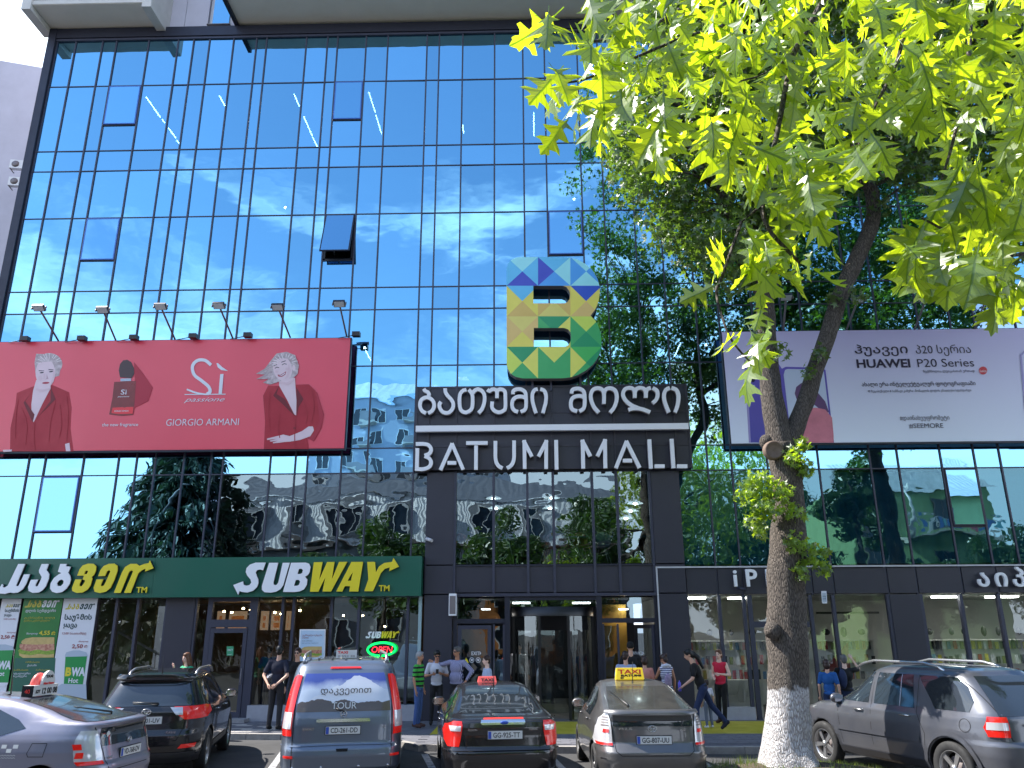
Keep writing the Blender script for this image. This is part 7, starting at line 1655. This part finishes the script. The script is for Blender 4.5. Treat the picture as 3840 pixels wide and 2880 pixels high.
    for s in 'LR':
        b = MB(); hl_ = an[s]-(toe[s]-an[s])*.25+V(0, 0, -.02); cap(b, V(hl_.x, hl_.y, hl_.z), .042, toe[s]+V(0, 0, .015), .036); cap(b, an[s]+V(0, 0, -.01), .04, an[s].lerp(toe[s], .5), .045); cloth('shoe', b, shoes, .011, 2)
    if hair:
        b = MB(); b.ell(H(0, .018, .153), (.086, .098, .094), 16, 10, Hr); b.ell(H(.02, -.048, .205), (.058, .036, .026), 10, 6, Hr)
        if hstyle == 'short': b.ell(H(0, .055, .10), (.07, .06, .075), 12, 8, Hr); b.ell(H(0, -.045, .205), (.05, .035, .025), 10, 6, Hr)
        if hstyle == 'long':
            b.ell(H(0, .06, .08), (.085, .065, .11), 14, 8, Hr); cap(b, H(0, .07, .02), .075, T(0, .10, 1.34), .06)
            for sg in (1, -1): cap(b, H(sg*.072, -.005, .14), .034, H(sg*.085, .01, -.04), .038)
        if hstyle == 'pony': b.ell(H(0, .06, .10), (.075, .06, .08), 12, 8, Hr); cap(b, H(0, .10, .12), .05, H(0, .17, .0), .055); cap(b, H(0, .17, .0), .055, T(0, .17, 1.30), .03)
        if hstyle == 'bun': b.ell(H(0, .06, .09), (.076, .06, .08), 12, 8, Hr); b.ell(H(0, .10, .20), (.045, .045, .045), 10, 8)
        if hstyle == 'bob': b.ell(H(0, .05, .09), (.088, .07, .10), 12, 8, Hr)
        cloth('hair' if hstyle != 'cap' else 'cap', b, hair, .012, 2)
        if hstyle == 'cap':
            q = MB(); q.ell(H(0, -.08, .165), (.07, .07, .012), 12, 6, Hr); q.obj('cap_peak', hair, t, False)
    if glasses:
        q = MB()
        for sg in (1, -1): q.ell(H(sg*.031, -.083, .118), (.027, .012, .020), 10, 7, Hr); q.tube([H(sg*.058, -.075, .122), H(sg*.074, .0, .122)], .004, 5)
        q.tube([H(-.012, -.088, .122), H(.012, -.088, .122)], .004, 5); tag(q.obj('sunglasses', 'black', t, False))
    else:
        for sg in (1, -1):
            q = MB(); q.ell(H(sg*.029, -.079, .115), (.013, .006, .007), 8, 6, Hr); q.obj('eye', 'plateink', t, False)
            q = MB(); q.tube([H(sg*.015, -.087, .132), H(sg*.045, -.078, .134)], .0035, 5); q.obj('eyebrow', hair or 'hairbrown', t, False)
    q = MB(); q.ell(H(0, -.084, .058), (.020, .006, .006), 8, 6, Hr); q.obj('mouth', 'lips', t, False)
    return dict(t=t, H=H, T=T, wr=wr, el=el, sh=sh, Hr=Hr, an=an)
def face_to(dx, dy): return math.atan2(dx, -dy)   # turn so that the local -y axis points along (dx, dy)
back = R(180)
A1 = person('man with dark hair in navy tee seen from behind, hands clasped behind his back', -5.95, 19.75, R(172), 1.86, 'navytee', 'short', 'darktrousers', 'blackcloth', 'hairblack', pose=dict(elbL=(.09, .10, -.27), elbR=(-.09, .10, -.27), wrL=(-.17, .13, -.17), wrR=(.17, .13, -.17)), hyaw=15)
person('young man in sunglasses and black sweater over white tee, facing the street', -5.62, 20.15, R(-6), 1.80, 'blackcloth', 'long', 'darktrousers', 'blackcloth', 'hairbrown', glasses=True, pose=dict(elbL=(.06, .02, -.28), wrL=(-.12, -.18, -.08), elbR=(-.06, .04, -.27)))
q = MB(); q.tube([(-5.62+.09*math.cos(a*math.pi/8), 20.12+.085*math.sin(a*math.pi/8), PZ+1.49-.03*math.sin(a*math.pi/8+math.pi)*-1) for a in range(17)], .014, 6); 
person('woman with long reddish brown hair and green top on the phone behind the black crossover', -7.95, 18.95+.35, R(-35), 1.72, 'greentop', 'short', 'darkjeans', 'blackcloth', 'hairauburn', 'long', 'skinpale', pose=dict(elbR=(-.10, -.12, -.20), wrR=(.09, -.10, .21)), hpitch=6, female=True)
person('grey haired man in green and black striped polo shirt beside the van', -2.68, 20.2, face_to(1, -.25), 1.70, 'greenstripe', 'short', 'bluejeans', 'brownshoe', 'hairgrey', skin='skintan', bulk=1.12, hyaw=-8)
B1 = person('man in white tee and sunglasses looking down at his phone', -2.32, 20.75, R(12), 1.72, 'whitetee', 'short', 'darktrousers', 'blackcloth', 'hairblack', skin='skintan', glasses=True, hpitch=22, pose=dict(elbL=(.09, .0, -.26), wrL=(-.17, -.20, .06), elbR=(-.09, .0, -.26), wrR=(.15, -.20, .04), kneeL=(.10, -.06, .50)))
q = MB(); c = (B1['wr']['L']+B1['wr']['R'])/2+V(0, -.07, .04); q.box(c.x-.035, c.x+.035, c.y-.01, c.y, c.z-.03, c.z+.08); tag(q.obj('mobile_phone', 'black', None), 'black mobile phone held by the man in white tee', 'phone')
bpy.data.objects['mobile_phone'].matrix_world = B1['t'].matrix_basis @ Matrix.Identity(4) if False else Matrix.Translation(B1['t'].location) @ Matrix.Rotation(R(12), 4, 'Z') @ Matrix.Scale(1.72/1.75, 4)
person('tall heavy man in pinstriped shirt and sunglasses by the entrance column', -1.80, 20.55, R(-28), 1.80, 'pinstripe', 'long', 'darktrousers', 'blackcloth', 'hairdarkgrey', skin='skintan', bulk=1.30, glasses=True, hyaw=-22, pose=dict(elbL=(.20, .05, -.20), wrL=(-.10, -.10, -.20), elbR=(-.26, -.04, -.06), wrR=(-.20, -.02, .06)))
person('young man with dark beard and pale shirt looking left above the black saloon', -1.02, 19.6, face_to(-1, -.35), 1.62, 'paleshirt', 'long', 'darktrousers', 'blackcloth', 'hairbrown', skin='skinpale')
person('man in grey blue tee seen from behind at the entrance', 2.22, 19.7, R(175), 1.70, 'greytee', 'short', 'darkjeans', 'blackcloth', 'hairbrown', hyaw=-20)
person('man in black cap and black jacket entering the right door', 2.52, 21.2, R(180), 1.88, 'blackcloth', 'long', 'darktrousers', 'blackcloth', 'blackcloth', 'cap', skin='skin')
person('person in salmon pink top seen from behind at the entrance', 2.72, 20.2, R(190), 1.58, 'pinktee', 'short', 'darktrousers', 'blackcloth', 'hairbrown', 'bob', female=True)
W1_ = person('woman in striped top with bare back and white towel round her neck', 3.22, 20.1, face_to(-.4, 1), 1.62, 'sailorstripe', 'none', 'greytrousers', 'blackcloth', 'hairbrown', 'bun', 'skintan', hpitch=14, hyaw=25, lean=6, female=True, pose=dict(elbL=(.06, -.12, -.22), wrL=(-.02, -.20, .02)))
q = MB(); q.tube([W1_['T'](-.13, -.06, 1.36), W1_['T'](-.10, .05, 1.47), W1_['T'](0, .075, 1.49), W1_['T'](.10, .05, 1.47), W1_['T'](.13, -.06, 1.36)], [.04, .045, .045, .045, .04], 10)
q.obj('towel', 'whitetee', W1_['t'], False)
q = MB(); q.ell(W1_['T'](.05, .16, 1.12), (.10, .06, .17)); tag(q.obj('shoulder_bag', mat('lilac_bag', lin(170, 150, 180), .8, nz=(20, .4)), None), 'lilac patterned bag on the back of the woman in striped top', 'bag'); bpy.data.objects['shoulder_bag'].matrix_world = Matrix.Translation(W1_['t'].location) @ Matrix.Rotation(face_to(-.4, 1), 4, 'Z') @ Matrix.Scale(1.62/1.75, 4)
P1_ = person('bearded man with ponytail in black tee and jeans striding left', 3.86, 19.2, face_to(-1, .12), 1.84, 'blackcloth', 'short', 'darkjeans', 'navytee', 'hairblack', 'pony', lean=20, hpitch=18, pose=dict(pel=(0, 0, .90), kneeL=(.10, -.16, .50), ankL=(.10, -.18, .08), kneeR=(-.10, .18, .52), ankR=(-.10, .46, .20), toeR=(-.01, -.10, -.12), elbL=(.06, -.06, -.26), wrL=(.0, -.20, -.14), elbR=(-.06, .10, -.25), wrR=(-.01, .02, -.25)))
q = MB(); c = P1_['wr']['L']+V(0, -.08, -.02); q.tube([c+V(0, 0, -.09), c+V(0, 0, .08), c+V(0, 0, .10), c+V(0, 0, .13)], [.032, .032, .012, .012], 10); tag(q.obj('drink_bottle', mat('violet_bottle', lin(90, 80, 190), .3), None), 'small violet bottle in the hand of the striding man', 'bottle'); bpy.data.objects['drink_bottle'].matrix_world = Matrix.Translation(P1_['t'].location) @ Matrix.Rotation(face_to(-1, .12), 4, 'Z') @ Matrix.Scale(1.84/1.75, 4)
person('woman in red sleeveless top and black trousers holding her arm', 4.66, 20.9, face_to(-.75, -1), 1.70, 'redtop', 'none', 'blackcloth', 'brownshoe', 'hairauburn', 'bob', 'skinpale', female=True, pose=dict(elbL=(.08, .02, -.26), wrL=(-.20, -.12, .02), elbR=(-.07, .06, -.27), wrR=(.10, -.16, -.06), kneeL=(.07, -.01, .5), ankL=(.02, .03, .09)))
person('small child in grey trousers and white shoes half hidden behind the striding man', 4.12, 20.0, face_to(-.3, 1), 1.05, 'whitetee', 'short', 'greytrousers', 'whitetee', 'hairbrown', female=True)
person('woman in blue tee with dark hair standing at the shop window right of the tree', 6.62, 19.0, face_to(.5, 1), 1.52, 'bluetee', 'short', 'darkjeans', 'blackcloth', 'hairbrown', 'bob', female=True)
C1_ = person('man in black tee with hand raised to his head at the shop window', 7.05, 19.1, face_to(.15, 1), 1.62, 'blackcloth', 'short', 'darkjeans', 'blackcloth', 'hairdarkgrey', 'short', 'skinpale', pose=dict(elbR=(-.16, -.10, .02), wrR=(.12, -.06, .22)))
q = MB(); q.ell((.10, .15, 1.22), (.10, .07, .22)); q.tube([(.13, -.08, 1.15), (.14, -.09, 1.38), (.12, .02, 1.46), (.1, .12, 1.38)], .02, 6); tag(q.obj('backpack', 'darkjeans', None), 'dark blue backpack on the man at the shop window', 'backpack'); bpy.data.objects['backpack'].matrix_world = Matrix.Translation(C1_['t'].location) @ Matrix.Rotation(face_to(.15, 1), 4, 'Z') @ Matrix.Scale(1.62/1.75, 4)
person('faint figure in blue shirt standing inside behind the green door notice', -7.35, FY+1.6, back, 1.80, 'bluetee', 'short', 'darktrousers', 'blackcloth', 'hairbrown')
person('faint man in white shirt standing inside behind the revolving door', -.35, FY+3.4, R(5), 1.80, 'whitetee', 'long', 'darktrousers', 'blackcloth', 'hairbrown')

# ------------------------------------------------------------------ things behind the glass
col('chairred', (.35, .03, .03), .5); col('chairblue', (.12, .30, .42), .5); col('tabletop', (.18, .42, .42), .3)
def chair(x, y, z, m, rz, label):
    c = root('cafe_chair', label, 'chair', (x, y, z), rz, 'cafe chairs upstairs')
    q = MB(); q.ell((0, .0, .48), (.25, .24, .08), 14, 8); q.ell((0, .2, .66), (.26, .08, .24), 14, 8); q.obj('seat_shell', m, c, False)
    for sx in (-1, 1):
        for sy in (-1, 1): MB().tube([(sx*.1, sy*.1, .44), (sx*.22, sy*.22, 0)], .014, 6).obj('leg', 'floodglass', c, False)
for px, m, rz, lb in ((1003, 'chairred', .6, 'red brown shell chair at the left end of the upstairs glass'), (1188, 'chairred', -.5, 'red shell chair near the middle of the upstairs glass'), (1262, 'chairred', .5, 'red shell chair right of the middle upstairs'), (1300, 'chairblue', -.3, 'pale blue shell chair upstairs, right of the red ones')):
    chair(at(px, 1200, FY+1.3).x, FY+1.3, 4.12, m, rz, lb)
for px, lb in ((1076, 'teal cafe table left upstairs behind the glass'), (1228, 'teal cafe table in the middle upstairs behind the glass'), (1370, 'teal cafe table right upstairs behind the glass')):
    p = at(px, 1200, FY+1.5); c = root('cafe_table', lb, 'table', (p.x, p.y, 4.12), 0, 'cafe tables upstairs'); MB().box(-.55, .55, -.35, .35, .72, .75).obj('table_top', 'tabletop', c, False)
    for sx in (-1, 1):
        for sy in (-1, 1): MB().tube([(sx*.3, sy*.25, .72), (sx*.46, sy*.3, 0)], .016, 6).obj('leg', 'floodglass', c, False)
M['pendant'] = mat('pendant_shade', (.6, .72, .75), .4, emit=(.8, .95, 1, .35))
for i, (px, py, D) in enumerate(((1066, 1077, 2), (1071, 1098, 2.6), (1192, 1076, 2), (1188, 1098, 2.6), (1372, 1088, 1.6), (1362, 1104, 2.2), (1352, 1120, 2.8))):
    p = at(px, py, FY+D); l = root('pendant_lamp', ['upper left pale disc pendant lamp behind the cafe glass', 'lower left pale disc pendant lamp behind the cafe glass', 'upper middle pale disc pendant lamp behind the cafe glass', 'lower middle pale disc pendant lamp behind the cafe glass', 'topmost of three pale disc lamps at the right of the cafe glass', 'middle of three pale disc lamps at the right of the cafe glass', 'lowest of three pale disc lamps at the right of the cafe glass'][i], 'pendant lamp', p, 0, 'pendant lamps in the upstairs cafe')
    q = MB(); q.lathe([(.24, 0), (.2, .03), (.05, .09), (.0, .1)], 20); q.obj('lamp_shade', 'pendant', l, False); q = MB(); q.ell((0, 0, 0), (.06, .06, .04), 10, 6); q.obj('bulb', 'tube', l, False); MB().tube([(0, 0, .1), (0, 0, .1+max(.3, 6.6-p.z))], .006, 4).obj('cord', 'black', l, False)
# teal cloth behind the right upper panes
M['tealcloth'] = mat('teal_cloth', (.05, .25, .31), .8, nz=(1.2, .3))
b = MB(); vs = []
for i in range(200): x = 4.2+i*.09; vs += [(x, FY+.35+.05*math.sin(i*1.3)+.02*math.sin(i*3.1), 4.0), (x, FY+.35+.05*math.sin(i*1.3), 6.5)]
b.add(vs, [(2*i, 2*i+2, 2*i+3, 2*i+1) for i in range(199)], True); b.obj('curtain', 'tealcloth', mall)
# shelves and goods of the phone shop, burger rolls of the sandwich shop
goods = [lin(150, 30, 34), lin(20, 20, 24), lin(190, 180, 60), lin(200, 200, 204), lin(60, 110, 150), lin(110, 120, 60), lin(60, 60, 66)]
for i, g_c in enumerate(goods): M['goods%d' % i] = mat('goods_%d' % i, g_c, .5)
gb = MB(); GM = ['goods%d' % i for i in range(7)]
for xs, xe in ((4.4, 7.2), (7.8, 9.4), (11.0, 16.5)):
    for z in (1.0, 1.38, 1.76):
        x = xs
        while x < xe: gb.m = random.randrange(7); gb.box(x, x+.09, FY+1.35, FY+1.38, z, z+random.uniform(.18, .26)); x += random.uniform(.13, .19)
    for z in (2.1,):
        x = xs
        while x < xe: gb.m = random.choice([1, 6, 1]); gb.ell((x, FY+1.3, z+.12), (random.uniform(.05, .11), .08, random.uniform(.08, .14)), 8, 6); x += random.uniform(.35, .6)
    boxo('shelf', 'shopwall', mall, xs-.1, xe+.1, FY+1.2, FY+1.5, 1.985, 2.01); boxo('display_back', 'shopwall', mall, xs-.1, xe+.1, FY+1.5, FY+1.53, .4, 2.0)
tag(gb.obj('hanging_goods', GM, mall), kind='stuff')
for px, py, w_, h_ in ((5.5, 0, 1.1, .9), (8.9, 0, 1.0, .7)): boxo('white_cabinet', 'shopwall', mall, px-w_/2, px+w_/2, FY+.5, FY+.9, .13, .13+h_)
boxo('wall_shelf', 'black', mall, 8.4, 10.2, FY+2.5, FY+2.6, 2.72, 2.78)
q = MB(); q.prism([[(7.6, 1.25), (8.35, 1.95), (8.35, 1.25)]], FY+.3, FY+.32); q.obj('red_sail_banner', 'chairred', mall)
boxo('shop_column', 'trim', mall, 10.0, 10.35, FY+.8, FY+1.2, .13, 3.1)

# ------------------------------------------------------------------ bake lettering and modifiers into plain meshes
bpy.context.view_layer.update()
dg = bpy.context.evaluated_depsgraph_get()
baked = []
for o, width in PEND_TEXT:
    baked.append((o, width, bpy.data.meshes.new_from_object(o.evaluated_get(dg), preserve_all_data_layers=False, depsgraph=dg)))
mods = [(o, bpy.data.meshes.new_from_object(o.evaluated_get(dg), preserve_all_data_layers=True, depsgraph=dg), fn) for o, cut, fn in PEND_MOD]
for o, width, me in baked:
    nm = o.name; n = bpy.data.objects.new('tmp', me); C.objects.link(n)
    n.parent = o.parent; n.matrix_parent_inverse = o.matrix_parent_inverse.copy(); n.matrix_basis = o.matrix_basis.copy()
    if width and len(me.vertices):
        xs = [v.co.x for v in me.vertices]; wd = max(xs)-min(xs)
        if wd > 0: n.scale = (width/wd, n.scale[1], n.scale[2])
    for k in ('label', 'category', 'kind', 'group'):
        if k in o: n[k] = o[k]
    bpy.data.objects.remove(o); n.name = nm
cuts = set()
for (o, me, fn), (_, cut, _) in zip(mods, PEND_MOD):
    o.modifiers.clear(); o.data = me
    for c in cut: cuts.add(c)
    if fn: fn(o)
for c in cuts: bpy.data.objects.remove(c)
